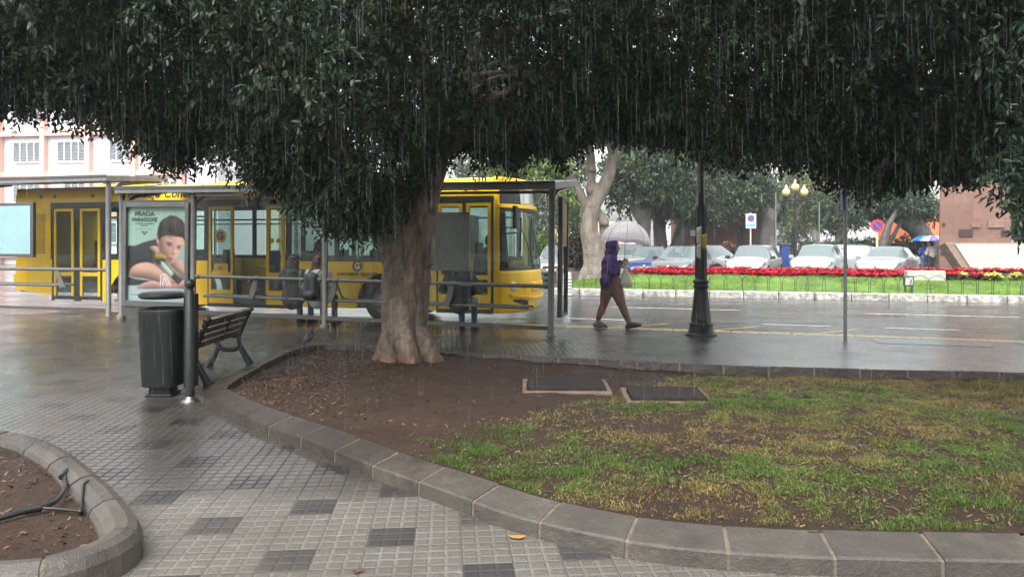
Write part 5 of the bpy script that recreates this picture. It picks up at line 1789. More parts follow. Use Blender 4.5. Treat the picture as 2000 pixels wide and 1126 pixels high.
mb.build('eye', M_EYE, wk)
top = [(v3(-.03, 0, .88), v3(-.03, 0, 1.02), .165, .165), (v3(-.03, 0, 1.02), v3(-.04, 0, 1.20), .165, .150), (v3(-.05, -.07, .87), v3(-.02, .07, .87), .155, .155), (v3(-.06, 0, .85), v3(.0, 0, .85), .165, .165), (v3(.03, 0, .96), v3(.05, 0, 1.12), .125, .11),
       (v3(-.02, -.13, 1.26), v3(-.02, .13, 1.26), .085, .085), (v3(-.02, 0, 1.25), v3(.0, 0, 1.36), .13, .085)]
for s, e, h in ((shR, elR, handR), (shL, elL, handL)):
    top += [(s, e, .085, .075), (e, h - v3(.075, 0, 0), .075, .048)]
# hood
top += [(head + v3(-.05, 0, .03), head + v3(-.01, 0, .055), .108, .098), (head + v3(-.04, 0, -.04), neck + v3(-.03, 0, .02), .105, .10), (neck + v3(.02, 0, -.01), neck + v3(.05, 0, .04), .085, .06)]
for k in range(9):
    a = PI * k / 8
    p = head + v3(.035 + .02 * math.sin(a), .088 * math.cos(a), -.02 + .115 * math.sin(a))
    top.append((p, p + v3(-.06, -.01 * math.cos(a), 0), .024, .035))
blob('hooded_top', top, .010, M_PURP, wk, 3, lambda p: .014 * noise.noise(Vector((p.x * 9, p.y * 9, p.z * 14))) + .007 * noise.noise(p * 24))
blob('leggings', [(hipB, hipB.lerp(knB, .45), .148, .124), (hipB.lerp(knB, .45), knB, .124, .084), (knB, knB.lerp(anB, .4), .076, .074), (knB.lerp(anB, .4), anB + v3(0, 0, .03), .074, .046), (hipF, hipF.lerp(knF, .45), .148, .124), (hipF.lerp(knF, .45), knF, .124, .084), (knF, knF.lerp(anF, .4), .076, .074), (knF.lerp(anF, .4), anF + v3(0, 0, .02), .074, .046), (hipB + v3(-.03, 0, .03), hipF + v3(-.01, 0, .03), .145, .14)], .010, M_LEGG, wk, 3, lambda p: .005 * noise.noise(p * 11))
blob('shoe', shoe_caps(anB + v3(0, 0, -.03), toB), .010, M_SHOEG, wk, 2)
fa, ft = anF, toF
blob('shoe', [(fa, fa + v3(-.045, 0, -.06), .05, .04), (fa + v3(-.045, 0, -.06), ft + v3(-.07, 0, -.01), .04, .046), (fa, ft + v3(-.08, 0, .01), .05, .046), (ft + v3(-.07, 0, -.01), ft, .048, .036)], .010, M_SHOEB, wk, 2)

# umbrella
M_UMB = None
t = NT('clear_umbrella_film')
df = t.pbr((0.97, 0.96, 0.98), .15, 0, None, **{'Specular IOR Level': .6})
tl = t.n('BsdfTranslucent', {'Color': (.98, .97, 1, 1)}).outputs[0]
tp_ = t.n('BsdfTransparent', {'Color': (.95, .95, .97, 1)}).outputs[0]
M_UMB = t.surf(t.n('MixShader', {0: .06, 1: t.n('MixShader', {0: .6, 1: df, 2: tl}).outputs[0], 2: tp_}).outputs[0])
M_UMBR = mat('lilac_umbrella_rim', (.72, .64, .82), .3, var=.08)
um = thing('umbrella', 'clear dome umbrella with lilac rim held over the walking person', 'umbrella', (wx, wy, 0), -.12)
ux, uz0, Rr, Hh = .24, 1.53, .455, .435
tilt = Matrix.Rotation(R(6), 3, 'Y')
def upt(a, f):
    """a angle, f 0 top .. 1 rim; eight panels with slight scallop"""
    seg = (a / (2 * PI) * 8) % 1
    sc = 1 - .045 * math.sin(PI * seg) * f
    r = Rr * math.sin(f * PI / 2 * .96) * sc
    z = Hh * math.cos(f * PI / 2 * .93) - .02 * f + .03 * math.sin(PI * seg) * (f ** 3)
    return tilt @ Vector((r * math.cos(a), r * math.sin(a), z)) + Vector((ux, 0, uz0))
mb = MB(); mb.grid(lambda u, v: upt(u * 2 * PI, .02 + v * .88), 64, 12); mb.build('canopy', M_UMB, um)
mb = MB(); mb.grid(lambda u, v: upt(u * 2 * PI, .905 + v * .095), 64, 3); mb.build('canopy_rim', M_UMBR, um)
mb = MB()
for k in range(8):
    a = 2 * PI * k / 8
    mb.tube([upt(a, .02 + .98 * j / 10) + (upt(a, .02 + .98 * j / 10) - Vector((ux, 0, uz0 - .2))).normalized() * .002 for j in range(11)], .0045, 5)
mb.build('rib', mat('grey_rib', (.30, .29, .34), .4), um)
mb = MB(); top_ = upt(0, 0); mb.tube([Vector((ux, 0, uz0 + Hh + .06)), Vector((ux - .005, 0, 1.16))], .006, 8); mb.tube([Vector((ux - .005, 0, 1.20)), Vector((ux - .005, 0, 1.06)), Vector((ux + .01, 0, 1.02)), Vector((ux + .04, 0, 1.02))], .012, 8); mb.build('shaft', M_ALU, um)
bg_ = thing('carrier_bag', 'white cloth carrier bag with dark print hanging from the hand of the walking person', 'bag', (wx, wy, 0), -.12)
t = NT('white_carrier_cloth')
co = t.obj()
st = t.ramp(t.noise(t.n('Mapping', {'Vector': co, 'Scale': (14, 14, 5)}).outputs[0], 1.3, 3, .6), [(.60, 0.0), (.66, .85)])
M_CBAG = t.surf(t.pbr(t.mix(st, (.66, .63, .56), (.10, .09, .09)), .6, 0, t.bump(t.noise(co, 14, 4), .5, .02)))
blob('bag', [(v3(.24, -.10, 1.05), v3(.215, -.10, .84), .045, .085), (v3(.24, -.10, 1.05), v3(.295, -.10, .84), .045, .075), (v3(.20, -.10, .83), v3(.30, -.10, .82), .07, .065)], .012, M_CBAG, bg_, 3, lambda p: .014 * noise.noise(p * 14))
mb = MB(); mb.tube([(.215, -.10, 1.06), (.225, -.09, 1.13), (.245, -.09, 1.14), (.26, -.10, 1.06)], .008, 6); mb.build('handle', M_CBAG, bg_)

# ================================================================== things on the near pavement
M_IRON = mat('black_cast_iron', (0.016, 0.017, 0.018), 0.42, var=.35, bump=.15, bscale=25, spec=.35)
M_SLAT = mat('dark_wet_slat', (0.055, 0.034, 0.026), 0.30, var=.4, scale=3, bump=.2, coat=.3)
bn = thing('bench', 'dark slatted bench with black cast iron legs behind the litter bin, facing left', 'bench', (-3.42, 8.06, 0), R(90))
# local x along the bench, local +y is the side it faces (world -X)
BLn = 1.42
def bench_end(x):
    mb = MB()
    for pts, r in (([(0, -.10, 0), (0, -.02, .14), (0, .04, .26)], (.05, .04, .035)), ([(0, .46, 0), (0, .38, .13), (0, .32, .26)], (.05, .04, .035)), ([(0, .04, .26), (0, .12, .22), (0, .25, .22), (0, .32, .26)], (.03, .03, .03, .03)),
                   ([(0, .04, .26), (0, .06, .37), (0, .0, .54), (0, -.09, .72)], (.034, .03, .028, .022)), ([(0, .32, .26), (0, .36, .38)], (.032, .03)), ([(0, .05, .385), (0, .40, .40)], (.026, .026)), ([(0, .02, .55), (0, .15, .60), (0, .34, .585), (0, .40, .50), (0, .37, .39)], (.02, .022, .024, .022, .02))):
        mb.tube([(x + p[0], p[1], p[2]) for p in spline(pts, 4)], [r[0] + (r[-1] - r[0]) * i / (len(spline(pts, 4)) - 1) for i in range(len(spline(pts, 4)))], 8, flat=1)
    mb.box((x, -.11, .025), (.06, .14, .05)); mb.box((x, .47, .025), (.06, .14, .05)); mb.sphere((x, -.095, .735), .03, 8, 6)
    return mb.build('leg', M_IRON, bn)
bench_end(.06); bench_end(BLn - .06)
mb = MB()
rx = Matrix.Rotation(R(20), 3, 'X')
for k, (yy, zz) in enumerate(((.035, .455), (.005, .53), (-.025, .605), (-.055, .68))):
    mb.box((BLn / 2, yy, zz), (BLn, .028, .062), 0, rx)
mb.box((BLn / 2, -.08, .725), (BLn + .04, .05, .035), 0, rx)
mb.build('backrest', M_SLAT, bn, bevel=.006)
mb = MB()
for k in range(5):
    mb.box((BLn / 2, .07 + .075 * k, .425 + .003 * k), (BLn, .062, .03))
mb.build('seat', M_SLAT, bn, bevel=.006)
mb = MB(); mb.box((BLn / 2, -.043, .57), (.04, .01, .33), 0, rx); mb.build('brace', M_IRON, bn)

bn2 = thing('litter_bin', 'dark grey litter bin hung on a black post, shallow dish on top', 'litter bin', (-3.45, 7.72, 0))
mb = MB()
def binsec(z, w, dpt, n=20):
    out = []
    for k in range(n):
        a = 2 * PI * k / n
        c, s = math.cos(a), math.sin(a)
        e = .55
        out.append(Vector((w / 2 * math.copysign(abs(c) ** e, c), dpt / 2 * math.copysign(abs(s) ** e, s), z)))
    return out
rings = [binsec(.10, .36, .34), binsec(.12, .37, .35), binsec(.84, .43, .40), binsec(.88, .445, .41), binsec(.90, .43, .40), binsec(.885, .41, .38), binsec(.5, .38, .36)]
vs = [p for r in rings for p in r]
mb.add(vs, [(i * 20 + j, i * 20 + (j + 1) % 20, (i + 1) * 20 + (j + 1) % 20, (i + 1) * 20 + j) for i in range(len(rings) - 1) for j in range(20)], 0, True)
mb.add(rings[0], [tuple(reversed(range(20)))]); mb.add(rings[-1], [tuple(range(20))])
M_BIN = mat('dark_green_grey_plastic', (0.013, 0.015, 0.015), 0.48, var=.3, bump=.1, spec=.25)
mb.build('container', M_BIN, bn2, (-.19, 0, 0))
mb = MB(); mb.lathe([(.001, 1.00), (.20, 1.0), (.225, 1.015), (.23, 1.05), (.20, 1.062), (.001, 1.055)], 28, (-.20, 0, 0)); mb.box((.02, 0, 1.04), (.14, .12, .03)); mb.build('dish', M_BIN, bn2)
mb = MB(); mb.box((.10, 0, .565), (.10, .16, .97)); mb.build('hanger', M_BIN, bn2, bevel=.015)
mb = MB(); mb.box((-.19, 0, .055), (.22, .2, .11)); mb.box((-.19, 0, .0125), (.27, .26, .025)); mb.build('foot', M_BIN, bn2, bevel=.012)
po = thing('post', 'black steel post with ball top beside the litter bin, bright metal base collar', 'post', (-3.205, 7.36, 0))
mb = MB(); mb.lathe([(.043, 0), (.043, 1.06), (.038, 1.065), (.038, 1.10), (.03, 1.11), (.028, 1.125), (.046, 1.145), (.052, 1.17), (.046, 1.2), (.02, 1.22), (.001, 1.222)], 20); mb.build('shaft', M_IRON, po)
mb = MB(); mb.lathe([(.085, 0), (.085, .012), (.055, .035), (.048, .05), (.044, .055)], 20); mb.build('collar', mat('wet_dull_steel', (.16, .16, .155), .25, .8), po)

# lamp post
lp = thing('lamp_post', 'tall black cast iron lamp post with a flared base, right of the walking person', 'street lamp', (at(1369, 12.55), 12.55, 0))
mb = MB()
mb.lathe([(.27, 0), (.27, .03), (.235, .035), (.23, .06), (.21, .075), (.21, .14), (.195, .15), (.195, .17), (.205, .18), (.20, .21), (.18, .22), (.165, .30), (.145, .45), (.128, .60), (.118, .72), (.115, .80), (.10, .81)], 26)
mb.build('base', M_IRON, lp)
mb = MB(); mb.lathe([(.10, .80), (.128, .81), (.132, .83), (.118, .85), (.118, .88), (.135, .90), (.135, .925), (.11, .94), (.102, .96)], 26)
mb.build('collar', M_IRON, lp)
mb = MB(); n_ = 16
prof_ = [(.098, .95), (.090, 1.4), (.082, 2.2), (.062, 2.25), (.062, 3.2), (.055, 5.6)]
mb.lathe(prof_, 20)
for k in range(10):
    a = 2 * PI * k / 10
    mb.tube([(.094 * math.cos(a), .094 * math.sin(a), .98), (.081 * math.cos(a), .081 * math.sin(a), 2.18)], .010, 6)
mb.build('shaft', M_IRON, lp)
mb = MB(); mb.lathe([(.06, 5.55), (.10, 5.6), (.16, 5.95), (.17, 6.0), (.10, 6.12), (.02, 6.2), (.001, 6.3)], 16); mb.build('lantern', mat('frosted_lantern', (.6, .58, .5), .3), lp)
M_FLY = mat('torn_paper_white', (.55, .54, .50), .7, var=.3, scale=18)
M_FLYY = mat('torn_paper_yellow', (.50, .42, .08), .7, var=.3, scale=18)
def wrap(name, a0, a1, z0, z1, r, m):
    mb = MB(); mb.grid(lambda u, v: Vector(((r + .004 * noise.noise(Vector((u * 5, v * 5, z0)))) * math.cos(a0 + (a1 - a0) * u), r * math.sin(a0 + (a1 - a0) * u), z0 + (z1 - z0) * v + .03 * u * (1 if v > .5 else -1))), 10, 4)
    return mb.build(name, m, lp, solid=.002)
wrap('flyer', R(-150), R(-100), 1.55, 1.82, .098, M_FLY); wrap('flyer', R(-95), R(-35), 1.48, 1.70, .098, M_FLYY); wrap('flyer', R(-150), R(-105), 1.32, 1.52, .099, M_FLY)

# sign post with edge-on blue sign
sg = thing('traffic_sign', 'thin grey post with a blue sign seen edge on, at the pavement edge', 'road sign', (at(1651, 11.95), 11.95, 0))
M_GALV = mat('galvanised_steel', (.26, .27, .27), .35, .6, var=.2)
mb = MB(); mb.lathe([(.028, 0), (.028, 3.2)], 12); mb.build('post', M_GALV, sg)
M_SBLUE = mat('sign_blue', (.02, .12, .50), .3, var=.1)
M_SWHITE = mat('sign_white', (.68, .68, .68), .3, var=.06)
M_SRED = mat('sign_red', (.55, .03, .04), .3, var=.08)
mb = MB(); mb.box((0, 0, 0), (.50, .012, .62), 0); mb.box((0, -.0085, 0), (.47, .005, .59), 1); mb.box((0, -.012, 0), (.42, .004, .54), 0); mb.box((0, .0085, 0), (.49, .005, .61), 2)
mb.build('plate', [M_SBLUE, M_SWHITE, M_GALV], sg, (-.05, -.02, 2.40), R(56))

# pigeon on the kerb
pg = thing('pigeon', 'dark pigeon perched on the far corner of the planting bed kerb', 'bird', (-2.90, 10.55, .145), R(70))
M_PIG = mat('dark_grey_feathers', (.035, .036, .042), .5, var=.4, scale=30, bump=.3)
blob('body', [(v3(0, 0, .075), v3(.045, 0, .125), .05, .052), (v3(0, 0, .075), v3(-.06, 0, .045), .05, .03), (v3(-.06, 0, .045), v3(-.15, 0, .01), .028, .012), (v3(.045, 0, .125), v3(.065, 0, .185), .04, .025), (v3(.068, 0, .20), v3(.075, 0, .20), .025, .022), (v3(.09, 0, .198), v3(.115, 0, .190), .008, .003), (v3(.02, .045, .10), v3(-.10, .03, .05), .022, .012), (v3(.02, -.045, .10), v3(-.10, -.03, .05), .022, .012)], .006, M_PIG, pg, 2)
mb = MB()
for s in (-1, 1):
    mb.tube([(.005, s * .02, .05), (.01, s * .022, .004)], .005, 6)
    for a in (-.5, 0, .5): mb.tube([(.01, s * .022, .004), (.01 + .03 * math.cos(a), s * .022 + .03 * math.sin(a), .002)], .003, 5)
mb.build('leg', mat('bird_leg_red', (.25, .06, .05), .5), pg)
mb = MB()
for s in (-1, 1): mb.sphere((.08, s * .021, .205), .004, 8, 6)
mb.build('eye', M_EYE, pg)

# service covers in the bed
M_FRAMEC = mat('earthy_concrete', (.17, .115, .085), .7, var=.35, bump=.6, bscale=40)
M_SLABC = mat('dark_wet_slab', (.026, .021, .020), .75, var=.35, bump=.3, bscale=60, spec=.2)
for label, c, rz, sx, sy in (('dark slab cover in an earthy frame in the bed, nearer the trunk', (.56, 7.72), -.02, .80, .56), ('dark slab cover in the bed, further right with a white strip at its corner', (1.50, 7.22), -.05, .72, .54)):
    zc = float(soil_h(np.array(c[0]), np.array(c[1])))
    cv = thing('service_cover', label, 'service cover', (c[0], c[1], zc - .055), rz, 'service covers in the planting bed')
    mb = MB(); mb.span((-sx / 2 - .05, -sy / 2 - .07, -.05), (sx / 2 + .05, -sy / 2, .085)); mb.span((-sx / 2 - .05, sy / 2, -.05), (sx / 2 + .05, sy / 2 + .07, .085)); mb.span((-sx / 2 - .05, -sy / 2, -.05), (-sx / 2, sy / 2, .085)); mb.span((sx / 2, -sy / 2, -.05), (sx / 2 + .05, sy / 2, .085))
    mb.build('frame', M_FRAMEC, cv, bevel=.012)
    mb = MB(); mb.span((-sx / 2 + .006, -sy / 2 + .006, .0), (sx / 2 - .006, sy / 2 - .006, .115)); mb.build('slab', M_SLABC, cv, bevel=.01)
    if c[0] > 1:
        mb = MB(); mb.box((sx / 2 + .09, -sy / 2 - .02, .075), (.14, .03, .02), 0, -.6); mb.build('strip', M_SWHITE, cv)

# black irrigation hose in the small bed
def s2h(x, y):
    return float(soil_h(np.array(x), np.array(y))) - .06
M_HOSE = mat('black_hose', (.012, .012, .013), .38, var=.2)
ho = thing('irrigation_hose', 'black irrigation hose with a forked joint lying in the small bed', 'hose', (0, 0, 0))
def hz_(px, py, dz=.03):
    p = ground(px, py, .09)
    return Vector((p.x, p.y, s2h(p.x, p.y) + dz))
j = hz_(68, 1003, .035)
mb = MB(); mb.tube(spline([hz_(-160, 1050), hz_(-60, 1032), hz_(0, 1020), j], 6), .016, 10); mb.build('main_hose', M_HOSE, ho)
mb = MB(); mb.tube(spline([j, hz_(105, 992, .04), hz_(127, 965, .05), hz_(124, 940, .06)], 8), .0125, 10); mb.tube(spline([j, hz_(110, 1002, .03), hz_(158, 1006, .03)], 6), 0.009, 8); mb.tube([hz_(158, 1006, .02), hz_(163, 968, .08), hz_(172, 962, .08)], .009, 8); mb.build('branch_hose', M_HOSE, ho)
mb = MB(); mb.tube([hz_(48, 1008, .035), j + Vector((.03, .01, 0))], .024, 10); mb.build('joint', M_HOSE, ho)
mb = MB(); mb.tube([hz_(120, 948, .055), hz_(130, 936, .06)], .018, 10); mb.build('joint', M_HOSE, ho)
mb = MB(); mb.sphere(hz_(157, 1006, .03), .016, 10, 6); mb.build('joint', M_HOSE, ho)

# fallen leaves on the paving
for i, (px, py) in enumerate(((1010, 1051), (262, 829), (188, 640), (700, 1118))):
    p = ground(px, py)
    mb = MB(); a = random.random() * 6
    L_ = .05 if i == 0 else .035
    q = [(-L_, 0), (-L_ * .4, L_ * .4), (L_ * .4, L_ * .33), (L_, 0), (L_ * .4, -L_ * .33), (-L_ * .4, -L_ * .4)]
    mb.add([(p.x + u * math.cos(a) - v * math.sin(a), p.y + u * math.sin(a) + v * math.cos(a), .006 + .012 * abs(u) / L_) for u, v in q], [tuple(range(6))])
    o = mb.build('fallen_leaf', [mat('leaf_amber', (.45, .22, .04), .4), mat('leaf_brown', (.10, .05, .03), .5)][min(i, 1)], solid=.001)
    tag(o, ['single amber leaf on the pale tiles near the kerb', 'brown leaf on the wet paving left of the bin', 'small brown leaf on the wet paving below the poster case', 'small brown leaf on the tiles at the bottom edge'][i], 'leaf')

# ================================================================== the island across the road
hf = thing('hoop_fence', 'low dark wire hoop edging along the far lawn', 'fence', (0, 0, 0))
M_WIRE = mat('dark_green_wire', (.03, .04, .03), .5)
proto_h = None
k_ = 0
s = S_L + .5
while s < S_L + 33 and k_ < 98:
    c = isl(s, .42, .04)
    big = k_ % 7 in (5, 6)
    ww, hh = (.17, .50) if not big else (.27, .55)
    mb = MB()
    pts = [c + IE * (-ww), c + IE * (-ww) + Vector((0, 0, hh - ww))] + [c + IE * (-ww * math.cos(a)) + Vector((0, 0, hh - ww + ww * math.sin(a))) for a in [PI * q / 8 for q in range(1, 8)]] + [c + IE * ww + Vector((0, 0, hh - ww)), c + IE * ww]
    mb.tube(pts, .0085, 5); mb.build('hoop', M_WIRE, hf)
    s += .385 if not big else .45
    k_ += 1

fl = thing('floodlight', 'small boxed floodlight on two short legs standing in the lawn edge', 'floodlight', isl(isl_s(1775, .55), .55, .05), math.atan(-.26))
mb = MB(); mb.span((-.13, -.05, .22), (.13, .12, .52)); mb.build('housing', M_DARK, fl, bevel=.01)
mb = MB(); mb.span((-.10, -.056, .26), (.10, -.05, .48)); mb.build('lens', mat('pale_lens', (.45, .45, .44), .2), fl)
for sx in (-.09, .09):
    mb = MB(); mb.span((sx - .02, -.02, -.02), (sx + .02, .06, .22)); mb.build('leg', M_DARK, fl)
cb = MB(); cb.span((-.55, -.2, -.1), (.55, .2, .27))
o = cb.build('concrete_block', mat('pale_concrete', (.36, .36, .32), .6, var=.2, bump=.3), None, isl(isl_s(1806, 2.7), 2.7, isl_h(2.7)), math.atan(-.26), bevel=.02)
tag(o, 'long pale concrete block at the end of the red flowers', 'concrete block')

bl = thing('bollard', 'white ribbed rounded bollard at the tip of the grass island', 'bollard', (at(1108, 23.0), 23.0, ROAD_Z))
mb = MB(); pr = []
for k in range(6):
    z = .02 + k * .1
    pr += [(.14, z), (.14, z + .07), (.12, z + .08), (.12, z + .095)]
mb.lathe(pr + [(.135, .63), (.12, .70), (.07, .745), (.001, .755)], 18); mb.build('shell', mat('white_plastic', (.62, .64, .66), .35, var=.1), bl)
mb = MB(); mb.lathe([(.17, 0), (.17, .025), (.15, .03)], 18); mb.build('base', M_DARK, bl)


# ================================================================== cars
M_CGLASS = None
t = NT('car_window_glass')
fr_ = t.n('Fresnel', {'IOR': 1.5}).outputs[0]
M_CGLASS = t.surf(t.pbr((.10, .135, .14), .04, 0, None, **{'Specular IOR Level': 1.0, 'Coat Weight': .6}))
M_CDARK = mat('black_car_plastic', (.02, .02, .021), .5)
M_HEAD = mat('headlamp_glass', (.17, .18, .19), .08, .3, var=.3, scale=20, coat=.8)


def paint(name, c, metal=0.0):
    return mat(name, c, .25, metal, var=.05, scale=1.2, coat=.8, rvar=.05)


def car(label, loc, rz, col, kind='hatch', L=3.9, W=1.72, H=1.5, grille=(.5, .12, .62), rear_view=False):
    root = thing('parked_car', label, 'car', loc, rz, 'cars parked behind the flower bed')
    h = H / 1.5
    if kind == 'hatch':
        St = [(-.5, .45, .80, .86, .60, .50), (-.485, .33, .90, 1.02, .80, .62), (-.44, .26, .95, 1.28, .90, .66), (-.36, .22, .96, 1.43, .97, .68), (-.15, .20, .95, 1.50, 1.0, .69), (.06, .20, .93, 1.49, 1.0, .69), (.10, .20, .93, 1.47, 1.0, .69),
              (.19, .20, .92, 1.25, .99, .71), (.29, .20, .91, .985, .99, .74), (.38, .20, .86, .92, .97, .76), (.45, .21, .74, .80, .90, .70), (.485, .26, .60, .66, .78, .58), (.5, .34, .50, .54, .62, .45)]
        g0, g1 = -.40, .275
    elif kind == 'suv':
        St = [(-.5, .50, .95, 1.0, .66, .56), (-.49, .36, 1.02, 1.2, .86, .66), (-.45, .28, 1.05, 1.5, .95, .70), (-.36, .25, 1.06, 1.60, .98, .72), (-.12, .24, 1.05, 1.66, 1.0, .72), (.08, .24, 1.04, 1.62, 1.0, .72),
              (.17, .24, 1.03, 1.40, 1.0, .74), (.26, .24, 1.03, 1.10, 1.0, .78), (.38, .24, 1.0, 1.06, .98, .80), (.455, .25, .93, .98, .93, .76), (.488, .28, .78, .84, .84, .70), (.5, .36, .6, .66, .74, .6)]
        g0, g1 = -.41, .25
    else:
        St = [(-.5, .42, .84, .90, .66, .52), (-.485, .32, .92, .98, .84, .66), (-.42, .25, .96, 1.03, .93, .70), (-.34, .22, .97, 1.08, .97, .68), (-.24, .20, .96, 1.33, 1.0, .66), (-.12, .20, .95, 1.44, 1.0, .66), (.05, .20, .93, 1.44, 1.0, .66),
              (.12, .20, .92, 1.32, 1.0, .68), (.24, .20, .91, .97, 1.0, .74), (.36, .20, .86, .91, .98, .78), (.445, .21, .76, .81, .90, .70), (.485, .26, .62, .67, .78, .58), (.5, .34, .50, .54, .62, .45)]
        g0, g1 = -.30, .235
    hs_ = H / max(q[3] for q in St)
    xs = [q[0] for q in St]
    fine = sorted(set([round(v, 4) for v in np.linspace(-.5, .5, 61)] + [g0, g1, -.07, -.055]))

    def sec(x):
        a = np.array(St)
        zl, zb, zt, wf, rf = [float(np.interp(x, a[:, 0], a[:, i])) for i in range(1, 6)]
        zl, zb, zt = zl * hs_, zb * hs_, zt * hs_
        wd_ = W / 2 * wf
        cab = zt - zb > .11
        rw = W / 2 * rf if cab else wd_ * .80
        p = [(wd_ * .86, zl), (wd_ * .97, zl + .10), (wd_ * 1.0, zl + (zb - zl) * .5), (wd_ * .985, zl + (zb - zl) * .82), (wd_ * .955, zb)]
        if cab:
            e = (wd_ * .94, zb + .02); f = (rw * 1.0, zt - .07)
            p += [e, (e[0] * .5 + f[0] * .5 + .008, (e[1] + f[1]) / 2), f, (rw * .90, zt - .018), (rw * .5, zt), (0, zt + .006)]
        else:
            p += [(wd_ * .93, zb + (zt - zb) * .3), (wd_ * .88, zb + (zt - zb) * .6), (wd_ * .80, zb + (zt - zb) * .85), (wd_ * .62, zt - .004), (wd_ * .3, zt), (0, zt + .004)]
        return [Vector((x * L, y, z)) for y, z in p]
    R_ = [sec(x) for x in fine]
    npt = len(R_[0])
    body, glass_s, glass_f, glass_r = MB(), MB(), MB(), MB()
    for i in range(len(fine) - 1):
        a, b = fine[i], fine[i + 1]
        for sgn in (1, -1):
            for j in range(npt - 1):
                q = [R_[i][j], R_[i][j + 1], R_[i + 1][j + 1], R_[i + 1][j]]
                q = [Vector((v.x, v.y * sgn, v.z)) for v in q]
                if sgn < 0: q.reverse()
                mid = (a + b) / 2
                zt_a = float(np.interp(mid, xs, [u[3] for u in St])); slope = (float(np.interp(b, xs, [u[3] for u in St])) - float(np.interp(a, xs, [u[3] for u in St]))) / (b - a)
                zb_a = float(np.interp(mid, xs, [u[2] for u in St]))
                tgt = body
                if zt_a - zb_a > .11:
                    if j in (5, 6) and g0 < mid < g1 and not (-.07 < mid < -.055): tgt = glass_s
                    elif j >= 7 and slope < -1.6 and mid > 0: tgt = glass_f
                    elif j >= 7 and slope > 1.6 and mid < -.1: tgt = glass_r
                tgt.add(q, [(0, 1, 2, 3)], 0, True)
    for r, rev in ((R_[0], False), (R_[-1], True)):
        ring = r + [Vector((v.x, -v.y, v.z)) for v in reversed(r[:-1])]
        body.add(ring, [tuple(range(len(ring))) if rev else tuple(reversed(range(len(ring))))])
    ob = body.build('body', col, root)
    for mbs, nm in ((glass_s, 'side_window'), (glass_f, 'windscreen'), (glass_r, 'rear_window')):
        if mbs.v: mbs.build(nm, M_CGLASS, root)
    for me_o in list(root.children):
        bmx = me_o.data
        import bmesh as _b
        q = _b.new(); q.from_mesh(bmx); _b.ops.remove_doubles(q, verts=q.verts, dist=.0015); q.to_mesh(bmx); q.free()
    wr = .31 * (1.08 if kind == 'suv' else 1)
    for sx in (.31, -.31):
        for sgn in (1, -1):
            y0 = sgn * (W / 2 * .975)
            wl = link('wheel', None, root); wl.location = (sx * L, y0, wr)
            mb = MB(); mb.lathe([(wr * .62, -.10 * 1), (wr * .97, -.10), (wr, -.07), (wr, .0), (wr * .96, .02), (wr * .66, .024), (wr * .62, .01)], 22, (0, 0, 0), 0, True, 'Y', False)
            if sgn < 0: mb.v = [(a, -b, c) for a, b, c in mb.v]; mb.f = [tuple(reversed(f)) for f in mb.f]
            if sgn > 0: pass
            mb.build('tyre', M_TYRE, wl)
            mb = MB()
            mb.lathe([(.001, .012), (wr * .14, .014), (wr * .16, .0), (wr * .64, .006)], 20, (0, 0, 0), 0, True, 'Y', False)
            if sgn < 0: mb.v = [(a, -b, c) for a, b, c in mb.v]
            mb.build('rim', M_RIM, wl)
            # dark arch behind the wheel
            mb = MB(); mb.lathe([(.001, -.02), (wr * 1.18, -.02), (wr * 1.18, .006), (.001, .006)], 24, (0, 0, 0), 0, False, 'Y', False)
            if sgn < 0: mb.v = [(a, -b, c) for a, b, c in mb.v]
            o = mb.build('wheel_arch', M_CDARK, root, (sx * L, sgn * W / 2 * .985, wr + .02))

    def surf_at(x, j0, f, sgn):
        r = sec(x)
        p = r[j0].lerp(r[j0 + 1], f)
        return Vector((p.x, p.y * sgn, p.z))
    for sgn in (1, -1):
        mb = MB()
        def hl(u, v, sgn=sgn):
            x = .40 + .088 * u
            q_ = .45 + 1.9 * v * (1 - .25 * u)
            r = surf_at(x, 3 + min(int(q_), 3), q_ - min(int(q_), 3), sgn)
            return r + Vector((.008, sgn * .010, 0.012))
        mb.grid(hl, 8, 4)
        mb.build('headlight', M_HEAD, root, solid=.012)
        mb = MB()
        mb.grid(lambda u, v, sgn=sgn: surf_at(-.46 - .028 * u, 3, .0 + .98 * v, sgn) + Vector((-.006, sgn * .010, 0)), 5, 3)
        mb.build('tail_light', M_LAMPR, root, solid=.012)
        c = surf_at(.205, 4, .9, sgn)
        mb = MB(); mb.box(c + Vector((0, sgn * .11, .06)), (.12, .18, .13)); mb.box(c + Vector((.01, sgn * .01, .01)), (.05, .1, .03)); mb.build('mirror', col if kind != 'hatch' or L < 3.8 else M_CDARK, root, bevel=.03)
    # face
    zf = lambda k: k * hs_
    mb = MB(); mb.span((L * .488, -W * grille[0] / 2, zf(grille[2] - grille[1])), (L * .502, W * grille[0] / 2, zf(grille[2]))); mb.build('grille', M_CDARK, root, bevel=.03)
    mb = MB(); mb.span((L * .49, -W * .33, zf(.27)), (L * .508, W * .33, zf(.38))); mb.build('bumper_intake', M_CDARK, root, bevel=.03)
    mb = MB(); mb.span((L * .50, -.26, zf(.40)), (L * .512, .26, zf(.40) + .11)); mb.build('number_plate', M_PLATE, root, bevel=.004)
    mb = MB(); mb.lathe([(.001, .012), (.05, .01), (.055, 0)], 14, (L * .502, 0, zf(.68)), 0, True, 'X'); mb.build('badge', M_STEEL, root)
    mb = MB(); mb.span((-L * .506, -.26, zf(.60)), (-L * .494, .26, zf(.60) + .11)); mb.build('number_plate', M_PLATE, root, bevel=.004)
    for sgn in (1, -1):
        mb = MB(); mb.span((-.16, sgn * (W / 2 * .985), zf(.84)), (-.02, sgn * (W / 2 * 1.005), zf(.87))); mb.build('door_handle', M_CDARK, root, bevel=.008)
    return root


